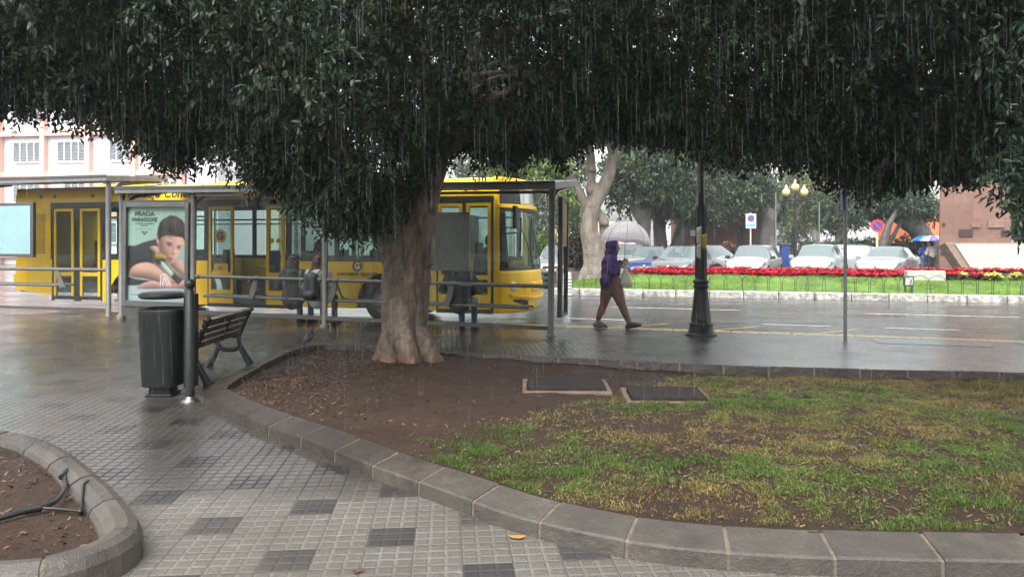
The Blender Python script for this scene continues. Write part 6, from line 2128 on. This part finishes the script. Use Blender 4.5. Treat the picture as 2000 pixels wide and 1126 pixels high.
PW = paint('white_car_paint', (.30, .31, .32)); PS = paint('silver_car_paint', (.20, .21, .225), .35); PB = paint('navy_car_paint', (.025, .04, .13)); PS2 = paint('pale_silver_car_paint', (.25, .26, .275), .25)


def park(px, d, deg, *a, **k):
    """front of the car towards the camera; deg is how far its axis turns from the line of sight"""
    x = at(px, d)
    th = math.atan2(x, d) + R(deg)
    return car(a[0], (x, d, ROAD_Z + .05), -PI / 2 - th, *a[1:], **k)


park(1226, 32.0, 2, 'white car with bluff front parked directly behind the umbrella holder', PW, 'suv', L=4.1, W=1.78, H=1.56, grille=(.62, .16, .74))
park(1272, 31.4, 8, 'dark blue car mostly hidden between the white car and the silver hatchback', PB, 'hatch', L=4.0, W=1.72, H=1.46)
park(1334, 30.4, 17, 'silver hatchback with dark oval grille parked just left of the black lamp post', PS, 'hatch', L=4.0, W=1.72, H=1.47, grille=(.50, .15, .72))
x = at(1384, 33.5)
car('white car seen past the right side of the black lamp post', (x, 33.5, ROAD_Z + .05), -PI / 2 + R(34), PW, 'hatch', L=3.9, W=1.7, H=1.48)
park(1474, 30.8, 13, 'white five door hatchback under the square parking sign', PW, 'hatch', L=3.95, W=1.7, H=1.5, grille=(.40, .05, .66))
park(1600, 30.6, 12, 'white small car with large angular headlamps left of the blue sign post', PW, 'hatch', L=3.7, W=1.74, H=1.53, grille=(.62, .05, .64))
x = at(1656, 33.2)
car('white car showing a red tail lamp, behind the small white car', (x, 33.2, ROAD_Z + .05), PI / 2 - R(10), PW, 'suv', L=4.2, W=1.8, H=1.52)
park(1736, 30.6, 12, 'silver saloon nearest the sandstone monument', PS2, 'saloon', L=4.6, W=1.8, H=1.44, grille=(.5, .08, .60))
park(1650, 46.0, -58, 'white car further back above the roofs, beneath the trees', PW, 'suv', L=4.4, W=1.8, H=1.62)
park(1092, 33.0, 8, 'pale silver car seen through the shelter end panel', PS2, 'hatch', L=4.0, W=1.72, H=1.48)

# ================================================================== signs, lamp and people beyond
ps = thing('parking_sign', 'square white and blue parking sign on a thin white post above the parked cars', 'road sign', (at(1466, 33.8), 33.8, ROAD_Z))
mb = MB(); mb.lathe([(.035, 0), (.035, 3.0)], 10); mb.build('post', mat('white_post', (.55, .55, .54), .4), ps)
mb = MB(); mb.box((0, 0, 0), (.47, .02, .66), 0); mb.box((0, -.013, -.20), (.41, .006, .14), 1); mb.build('plate', [M_SWHITE, mat('pale_sign_blue', (.15, .42, .65), .3)], ps, (0, -.05, 2.62), bevel=.004)
mb = MB(); mb.lathe([(.155, -.003), (.155, .003)], 24, (0, 0, 0), 0, False, 'Y'); mb.build('disc', mat('sign_red_violet', (.30, .04, .28), .3), ps, (0, -.068, 2.74))
mb = MB(); mb.lathe([(.115, -.003), (.115, .003)], 24, (0, 0, 0), 0, False, 'Y'); mb.box((0, -.006, 0), (.23, .004, .03), 1, Matrix.Rotation(R(45), 3, 'Y')); mb.build('disc', [M_SBLUE, M_SRED], ps, (0, -.074, 2.74))
ns = thing('no_parking_sign', 'round red and blue no parking sign on a cream post behind the silver saloon', 'road sign', (at(1713, 32.6), 32.6, ROAD_Z), -.3)
mb = MB(); mb.lathe([(.05, 0), (.05, 2.1)], 10); mb.build('post', mat('cream_post', (.55, .50, .30), .5), ns)
mb = MB(); mb.lathe([(.27, -.012), (.27, .012)], 28, (0, 0, 0), 0, False, 'Y'); mb.build('disc', M_SRED, ns, (0, -.07, 2.38))
mb = MB(); mb.lathe([(.195, -.003), (.195, .003)], 28, (0, 0, 0), 0, False, 'Y'); mb.box((0, -.006, 0), (.40, .004, .055), 1, Matrix.Rotation(R(45), 3, 'Y')); mb.build('disc', [mat('sign_deep_blue', (.03, .05, .22), .3), M_SRED], ns, (0, -.088, 2.38))
gl = thing('globe_lamp', 'dark park lamp with three yellowish globes among the far trees', 'street lamp', (at(1553, 34.5), 34.5, ROAD_Z))
mb = MB(); mb.lathe([(.16, 0), (.16, .5), (.10, .6), (.075, 1.2), (.06, 3.4), (.05, 3.9)], 14); mb.build('post', M_IRON, gl)
mb = MB(); mb.tube([(-.42, 0, 3.62), (0, 0, 3.58), (.42, 0, 3.62)], .03, 8); mb.tube([(-.42, 0, 3.6), (-.42, 0, 3.78)], .03, 8); mb.tube([(.42, 0, 3.6), (.42, 0, 3.78)], .03, 8); mb.build('arm', M_IRON, gl)
M_GLOBE = mat('amber_globe', (.58, .47, .24), .2, var=.1, coat=.6)
for x_, z_ in ((-.42, 3.98), (0, 4.22), (.42, 3.98)):
    mb = MB(); mb.lathe([(.05, -.19), (.14, -.15), (.19, -.02), (.165, .10), (.085, .17), (.06, .24), (.035, .33), (.001, .36)], 18); mb.build('globe', M_GLOBE, gl, (x_, 0, z_))
lbn = thing('blue_bin', 'tall narrow dark blue box standing behind the white hatchback', 'litter bin', (at(1532, 34.0), 34.0, ROAD_Z))
mb = MB(); mb.span((-.19, -.16, 0), (.19, .16, 1.5)); mb.build('box', mat('deep_blue_plastic', (.02, .05, .20), .35), lbn, bevel=.03)
mb = MB(); mb.span((-.26, -.20, 1.5), (.26, .2, 1.62)); mb.build('lid', M_DARK, lbn, bevel=.03)
thin = thing('lamp_post', 'thin grey street lamp far behind the bus at the left', 'street lamp', (at(421, 48), 48, ROAD_Z))
mb = MB(); mb.lathe([(.08, 0), (.07, 3), (.05, 9.5)], 10); mb.build('post', M_GALV, thin)
mb = MB(); mb.tube([(0, 0, 9.4), (.5, 0, 9.8), (1.3, 0, 9.9)], .04, 8); mb.box((1.6, 0, 9.88), (.7, .25, .12)); mb.build('lamp_head', M_GALV, thin)
for q, (px, d, bh, lab) in enumerate(((1515, 43, 4.5, 'thin pale pole left of the globe lamp post'), (1600, 44, 4.0, 'thin pale pole right of the globe lamp post'))):
    tn = MB(); tn.lathe([(.045, 0), (.04, bh)], 8); o = tn.build('pole', M_GALV, None, (at(px, d), d, ROAD_Z)); tag(o, lab, 'pole')


def stander(label, loc, rz, top_m, low_m, shorts=True):
    root = thing('person', label, 'person', loc, rz)
    h_ = v3(0, 0, 1.58)
    b = head_caps(h_, v3(0, 1, 0)) + [(v3(0, 0, 1.40), h_, .055, .055), (v3(0, 0, .95), v3(0, 0, 1.32), .12, .13)]
    for s in (-1, 1):
        b += [(v3(s * .09, 0, .92), v3(s * .1, .02, .5), .085, .058), (v3(s * .1, .02, .5), v3(s * .1, -.02, .08), .056, .036), (v3(s * .1, -.03, .06), v3(s * .12, .12, .035), .042, .034),
              (v3(s * .19, 0, 1.33), v3(s * .24, .03, 1.08), .045, .038), (v3(s * .24, .03, 1.08), v3(s * .15, .24, 1.18), .036, .026)] + hand_caps(v3(s * .15, .24, 1.18), v3(-s * .3, .8, .3), v3(-s, 0, 0), v3(0, -.2, 1), 1, .6)
    blob('body', b, .012, M_SKIN, root, 2)
    tt = [(v3(0, 0, .95), v3(0, 0, 1.33), .155, .165), (v3(-.1, 0, 1.36), v3(.1, 0, 1.36), .09, .09)]
    for s in (-1, 1): tt += [(v3(s * .18, 0, 1.34), v3(s * .24, .03, 1.08), .075, .06), (v3(s * .24, .03, 1.08), v3(s * .17, .18, 1.15), .055, .045)]
    blob('jacket', tt, .014, top_m, root, 2, lambda p: .008 * noise.noise(p * 10))
    ll = [(v3(-.06, 0, .92), v3(.06, 0, .92), .15, .15)]
    for s in (-1, 1):
        ll += [(v3(s * .09, 0, .90), v3(s * .1, .02, .56), .115, .10)]
        if not shorts: ll += [(v3(s * .1, .02, .56), v3(s * .1, -.02, .1), .085, .06)]
    blob('shorts' if shorts else 'trousers', ll, .014, low_m, root, 2)
    blob('hair', [(h_ + v3(0, -.03, .045), h_ + v3(0, .03, .06), .098, .088), (h_ + v3(0, -.045, 0), h_ + v3(0, -.045, -.04), .09, .075)], .014, M_HAIRD, root, 2)
    for s in (-1, 1):
        blob('shoe', [(v3(s * .1, -.05, .05), v3(s * .12, .14, .04), .052, .042)], .014, M_CLOTHD, root, 1)
    return root


stander('person in pale top and black shorts walking away left of the monument', (at(1819, 35.2), 35.2, ROAD_Z), .2, mat('pale_pink_cloth', (.50, .42, .42), .8), M_CLOTHD)
stander('person in blue jacket beside the person in shorts, left of the monument', (at(1806, 35.8), 35.8, ROAD_Z), .1, mat('bright_blue_cloth', (.03, .10, .40), .6), mat('denim_trousers', (.12, .15, .22), .8), False)
M_UB, M_UW = mat('bright_blue_umbrella', (.03, .16, .55), .35), mat('white_umbrella', (.62, .60, .66), .35)
def small_umb(label, x_, y_, mats):
    root = thing('umbrella', label, 'umbrella', (x_, y_, ROAD_Z))
    mb = MB(); n_ = 8
    for k in range(n_):
        a, b = 2 * PI * k / n_, 2 * PI * (k + 1) / n_
        mb.grid(lambda u, v: Vector((.56 * math.sin(v * 1.35) * math.cos(a + (b - a) * u), .56 * math.sin(v * 1.35) * math.sin(a + (b - a) * u), 1.70 + .28 * math.cos(v * 1.35) - .06 * v)), 3, 5, k % len(mats))
    mb.build('canopy', mats, root, solid=.004)
    mb = MB(); mb.tube([(0, 0, 2.02), (0, 0, 1.15), (.03, 0, 1.1)], .01, 6); mb.build('shaft', M_DARK, root)
small_umb('white and pale lilac umbrella over the person in shorts', at(1822, 35.1), 35.1, [M_UW, M_UW, mat('violet_umbrella', (.20, .16, .50), .4)])
small_umb('bright blue umbrella over the person in the blue jacket', at(1805, 35.9), 35.9, [M_UB, mat('sky_blue_umbrella', (.10, .35, .65), .35)])

# ================================================================== monument, walls, buildings
def m_sandstone():
    t = NT('red_sandstone')
    p = t.pos()
    br = t.n('TexBrick', {'Vector': t.n('Mapping', {'Vector': p, 'Rotation': (R(90), 0, 0)}).outputs[0], 'Color1': (.155, .082, .062, 1), 'Color2': (.205, .115, .086, 1), 'Mortar': (.115, .066, .052, 1), 'Scale': 1.0, 'Mortar Size': .008, 'Brick Width': 1.1, 'Row Height': .62})
    n1 = t.noise(p, 1.1, 6, .7)
    c = t.mix(t.ramp(n1, [(.35, 0.0), (.7, .7)]), br.outputs['Color'], (.12, .058, .046))
    c = t.mix(t.ramp(t.noise(p, 2.6, 5, .7), [(.60, 0.0), (.75, .6)]), c, (.30, .19, .145))
    z = t.n('SeparateXYZ', {0: p}).outputs[2]
    h = t.math('ADD', t.math('MULTIPLY', br.outputs['Fac'], -.6), t.noise(p, 7, 6, .7))
    return t.surf(t.pbr(c, .6, 0, t.bump(h, .5, .04)))


M_SAND = m_sandstone()
mo = thing('monument', 'tall reddish sandstone block monument at the right with dark square niches', 'monument', (0, 0, 0))
def sand_w(p):
    return .03 * noise.noise(p * 1.3)
d_ = 30.0
th_ = math.atan(903 / F)
mo.location = (at(1903, d_), d_, 0); mo.rotation_euler = (0, 0, -th_)
hw = 142 / F * d_ * math.cos(th_) / 2
mb = MB()
mb.prism([(-hw - .02, -.2), (hw, -.2), (hw - .02, 5.2), (hw - .35, 8.2), (-hw + .2, 8.2), (-hw + .03, 3.6)], (0, 0, 0), (1, 0, 0), (0, 0, 1), -2.0)
mb.f = [tuple(reversed(f)) for f in mb.f]
mb.build('shaft', M_SAND, mo, bevel=.05)
def mpx(px): return (px - 1903) / 142 * 2 * hw
for px, py, w_, h_ in ((1886, 455, .48, .30), (1962, 455, .26, .25), (1842, 494, .2, .15), (1842, 437, .1, .12)):
    mb = MB(); mb.box((mpx(px), 0, hz(py, d_)), (w_, .08, h_)); mb.build('niche', mat('dark_niche', (.035, .026, .022), .8), mo)
for px, py, w_, h_ in ((1945, 437, .55, .34), (1906, 440, .30, .18)):
    mb = MB(); mb.box((mpx(px), -.025, hz(py, d_)), (w_, .07, h_)); mb.build('plaque', mat('pale_worn_sandstone', (.20, .12, .092), .6, var=.3), mo, bevel=.01)
mt = thing('marble_tablet', 'big tilted white marble tablet on a brown stone stand in front of the monument', 'monument', (at(1960, 27.0), 27.0, 0))
M_BSTONE = mat('brown_stone', (.165, .115, .085), .6, var=.35, bump=.4, bscale=20)
mb = MB(); mb.prism([(-1.80, 1.62), (2.8, 1.62), (2.8, .42), (-1.25, .42)], (0, .1, 0), (1, 0, 0), (0, .30, .954), -.5); mb.f = [tuple(reversed(f)) for f in mb.f]
mb.prism([(-1.4, 0.2), (2.8, 0.2), (2.8, .50), (-1.3, .50)], (0, -.05, 0), (1, 0, 0), (0, 0, 1), -1.1); mb.f = mb.f[:-6] + [tuple(reversed(f)) for f in mb.f[-6:]]
mb.build('stand', M_BSTONE, mt, bevel=.03)
mb = MB(); mb.prism([(-1.47, 1.56), (2.75, 1.56), (2.75, .56), (-1.02, .56)], (0, .035, 0), (1, 0, 0), (0, .30, .954), -.07); mb.f = [tuple(reversed(f)) for f in mb.f]
t = NT('white_marble')
co = t.obj()
M_MARB = t.surf(t.pbr(t.mix(t.ramp(t.noise(co, 1.6, 8, .75, 2.5), [(.42, 0.0), (.55, .5), (.62, 0.0)]), (.31, .30, .28), (.22, .212, .20)), .25))
mb.build('slab', M_MARB, mt, bevel=.01)

bw = thing('brick_wall', 'low red brown stone building beyond the parked cars, behind the black lamp post', 'building', (0, 0, 0))
d_ = 47
mb = MB(); mb.span((at(1330, d_), d_, -.1), (at(1440, d_), d_ + 3, hz(408, d_))); mb.span((at(1452, d_), d_ + .2, -.1), (at(1487, d_), d_ + 3, hz(415, d_)))
mb.span((at(1440, d_), d_ + .3, hz(418, d_)), (at(1452, d_), d_ + 3, hz(412, d_)))
mb.build('wall', mat('red_brown_stone', (.17, .075, .056), .7, var=.3, scale=1.2, bump=.4, bscale=6), bw)
mb = MB(); mb.span((at(1440, d_), d_ + .5, -.1), (at(1452, d_), d_ + .6, hz(419, d_))); mb.build('door', mat('grey_brown_door', (.14, .13, .12), .6), bw)
mb = MB(); mb.span((at(1348, d_), d_ - .03, hz(461, d_)), (at(1358, d_), d_ + .02, hz(449, d_))); mb.build('plate', M_SWHITE, bw)
eb = thing('stone_steps', 'brown stone bank with low steps left of the big ficus', 'steps', (0, 0, 0))
mb = MB()
for k in range(4):
    mb.span((at(1086, 31), 30.6 + k * .3, -.1), (at(1168, 31), 30.9 + k * .3 + .01 * k, .32 + k * .17))
mb.build('tread', mat('brown_step_stone', (.17, .13, .105), .7, var=.3, bump=.4), eb, bevel=.02)

M_PINK = mat('salmon_pink_paint', (.66, .40, .34), .6, var=.08, scale=.6)
M_WALLW = mat('white_render', (.72, .70, .72), .6, var=.06, scale=.6)
M_LOUV = mat('grey_louvre_blade', (.36, .38, .42), .5, var=.1)
M_WFR = mat('white_window_frame', (.75, .75, .76), .5, var=.05)
DB = 52.0
bA = math.atan2(1.6, 12.4)
pb = thing('apartment_building', 'white four storey building with salmon pink frame and louvred windows behind the bus', 'building', (at(352, 53.4), 53.4, ROAD_Z), -bA + 0.0)
FH, BWid, NB, NF = 3.0, 3.62, 7, 5
zfl = [hz(336, 53) - ROAD_Z + FH * k for k in range(-2, 4)]     # beam heights
# local: x negative to the left, y towards the back
mb = MB(); mb.span((-BWid * NB, .25, 0), (0, 9, zfl[-1] + .3)); mb.build('wall', M_WALLW, pb)
mb = MB()
for k in range(NB + 1):
    mb.span((-k * BWid - .19, -.16, 0), (-k * BWid + .19, .3, zfl[-1] + .35))
for z in zfl:
    mb.span((-BWid * NB - .19, -.12, z - .16), (.19, .3, z + .20))
mb.build('frame', M_PINK, pb)
for f in range(len(zfl) - 1):
    for k in range(NB):
        xr = -k * BWid - .25
        z0_, z1_ = zfl[f] + .95, zfl[f + 1] - .62
        if z1_ < .5: continue
        wl_ = 2.35 if (k + f) % 3 else 1.8
        mb = MB()
        mb.span((xr - wl_, .05, z0_ - .10), (xr, .28, z0_)); mb.span((xr - wl_, .10, z1_), (xr, .28, z1_ + .06))
        nm = 4 if wl_ > 2 else 3
        for q in range(nm + 1):
            mb.span((xr - wl_ + q * (wl_ - .06) / nm, .08, z0_), (xr - wl_ + q * (wl_ - .06) / nm + .06, .27, z1_))
        wn = mb.build('window', M_WFR, pb)
        mb = MB()
        nb_ = 13
        for q in range(nb_):
            zc = z0_ + (q + .5) * (z1_ - z0_) / nb_
            mb.box((xr - wl_ / 2, .16, zc), (wl_ - .04, .09, .018), 0, Matrix.Rotation(R(38), 3, 'X'))
        mb.span((xr - wl_ + .03, .245, z0_), (xr - .03, .252, z1_), 1)
        mb.build('louvre', [M_LOUV, mat('dark_window_gap', (.10, .105, .12), .4)], wn)
        mb = MB(); mb.span((xr - wl_ - .02, .225, zfl[f] + .2), (xr, .262, z0_ - .1)); mb.build('apron', M_WFR, wn)
mb = MB(); mb.span((.19, .5, 0), (2.6, 8, zfl[2] + .6)); mb.build('annex', M_WALLW, pb)
fb = thing('beige_building', 'hazy beige hillside building far behind the bus roof', 'building', (at(470, 88), 88, ROAD_Z))
mb = MB(); mb.span((-4.2, 0, 0), (4.0, 8, hz(303, 88))); mb.span((-7.0, 3, 0), (-4.2, 9, hz(330, 88))); mb.span((-1.2, -.3, 0), (4.6, 0, hz(338, 88))); mb.build('wall', mat('beige_render', (.62, .50, .38), .7, var=.12), fb)
for k in range(5):
    for r_ in range(2):
        mb = MB(); mb.span((-3.6 + k * 1.5, -.06 if k < 2 else -.36, hz(332 - 14 * r_ if k < 2 else 350 - 0 * r_, 88) + (0 if k < 2 else -1.0 * r_)), (-2.9 + k * 1.5, .02 if k < 2 else -.28, hz(326 - 14 * r_ if k < 2 else 346, 88) + (0 if k < 2 else -1.0 * r_)))
        mb.build('window', M_LOUV, fb)
mb = MB()
for k in range(14): mb.span((-6.8 + k * .55, -.42, hz(343, 88) - .0), (-6.76 + k * .55, -.38, hz(338, 88)))
mb.span((-6.9, -.42, hz(338, 88)), (.6, -.38, hz(338, 88) + .06)); mb.build('railing', M_WFR, fb)
gb = thing('pale_building', 'long pale grey building glimpsed between the far park trees', 'building', (0, 80, ROAD_Z))
mb = MB(); mb.span((at(1280, 80), 0, 0), (at(1570, 80), 9, hz(432, 80))); mb.span((at(1570, 80), 1.5, 0), (at(1790, 80), 9, hz(440, 80))); mb.build('wall', mat('pale_grey_render', (.48, .46, .43), .7, var=.12), gb)
for k in range(14):
    px = 1290 + k * 36
    mb = MB(); yy = 0 if px < 1560 else 1.5; mb.span((at(px, 80), yy - .05, hz(470, 80)), (at(px + 18, 80), yy + .02, hz(452, 80))); mb.build('window', M_LOUV, gb)
lb = thing('pale_building', 'cream low building glimpsed behind the ficus and bus front', 'building', (0, 72, ROAD_Z))
mb = MB(); mb.span((at(1080, 72), 0, 0), (at(1270, 72), 8, hz(430, 72))); mb.build('wall', mat('cream_render', (.52, .44, .34), .7, var=.12), lb)
for k in range(5):
    px = 1090 + k * 36
    mb = MB(); mb.span((at(px, 72), -.05, hz(468, 72)), (at(px + 14, 72), .02, hz(450, 72))); mb.build('window', M_LOUV, lb)
ob = thing('orange_building', 'bright orange building glimpsed through branches left of the monument', 'building', (at(1805, 56), 56, ROAD_Z))
mb = MB(); mb.span((-1.1, 0, 0), (1.2, 5, hz(405, 56))); mb.build('wall', mat('orange_render', (.62, .17, .06), .6, var=.12), ob)
mb = MB(); mb.span((-.6, -.04, 2.2), (-.1, .02, 3.0)); mb.build('window', M_LOUV, ob)
mb = MB(); mb.span((-1.2, -.1, hz(405, 56)), (1.3, 5.1, hz(405, 56) + .15)); mb.build('roof', mat('grey_roof', (.25, .22, .2), .7), ob)

# far terraces that close the view down the street
for lab, px0, px1, pt, d_, c in (('long hazy white terrace at the end of the street, behind the bus windows', 330, 930, 425, 100, (.34, .33, .32)), ('low hazy grey terrace far behind the park at the right', 1560, 2300, 425, 98, (.28, .28, .27)), ('pale block far left behind the shelter', -900, -330, 250, 80, (.42, .40, .39)), ('hazy grey block far behind the bus front', 920, 1120, 370, 102, (.28, .28, .28))):
    tb = thing('far_building', lab, 'building', (0, d_, ROAD_Z))
    mb = MB(); mb.span((at(px0, d_), 0, 0), (at(px1, d_), 8, hz(pt, d_))); mb.build('wall', mat('far_render_%d' % px0, c, .7, var=.12), tb)
    k = 0
    px = px0 + 20
    while px < px1 - 30 and k < 24:
        mb = MB(); mb.span((at(px, d_), -.06, hz(466, d_)), (at(px + 14, d_), .02, hz(446, d_))); mb.build('window', M_LOUV, tb)
        px += 38; k += 1

# ================================================================== rain: slender falling threads of water
t = NT('rain_water')
tr_ = t.n('BsdfTransparent', {'Color': (1, 1, 1, 1)}).outputs[0]
df_ = t.n('BsdfDiffuse', {'Color': (.85, .88, .92, 1)}).outputs[0]
tl_ = t.n('BsdfTranslucent', {'Color': (.85, .88, .92, 1)}).outputs[0]
M_RAIN = t.surf(t.n('MixShader', {0: .09, 1: tr_, 2: t.n('MixShader', {0: .5, 1: df_, 2: tl_}).outputs[0]}).outputs[0])
n = RAIN_N
ry = 2.2 + 10.5 * RNG.random(n) ** 0.7
rx_ = RNG.uniform(-.78, .78, n) * ry
rz_ = 6.0 * RNG.random(n) ** .62
ln = RNG.uniform(.06, .36, n) * np.clip(ry / 6, .5, 1.2)
rw_ = RNG.uniform(.0008, .0016, n) * np.clip(ry / 6, .45, 1.3)
ti = RNG.normal(-.01, .012, n)
V = np.empty((n, 8, 3))
for q, (dx, dy) in enumerate(((1, 0), (0, 1), (-1, 0), (0, -1))):
    V[:, q, 0] = rx_ + dx * rw_; V[:, q, 1] = ry + dy * rw_; V[:, q, 2] = rz_
    V[:, q + 4, 0] = rx_ + dx * rw_ * .4 + ti * ln * 6 * .3; V[:, q + 4, 1] = ry + dy * rw_ * .4; V[:, q + 4, 2] = rz_ + ln
b = (np.arange(n) * 8)[:, None]
Fc = np.concatenate([b + np.array([[k, (k + 1) % 4, (k + 1) % 4 + 4, k + 4]]) for k in range(4)], 0)
tag(np_mesh('rain', V.reshape(-1, 3), Fc, M_RAIN, None), kind='stuff')
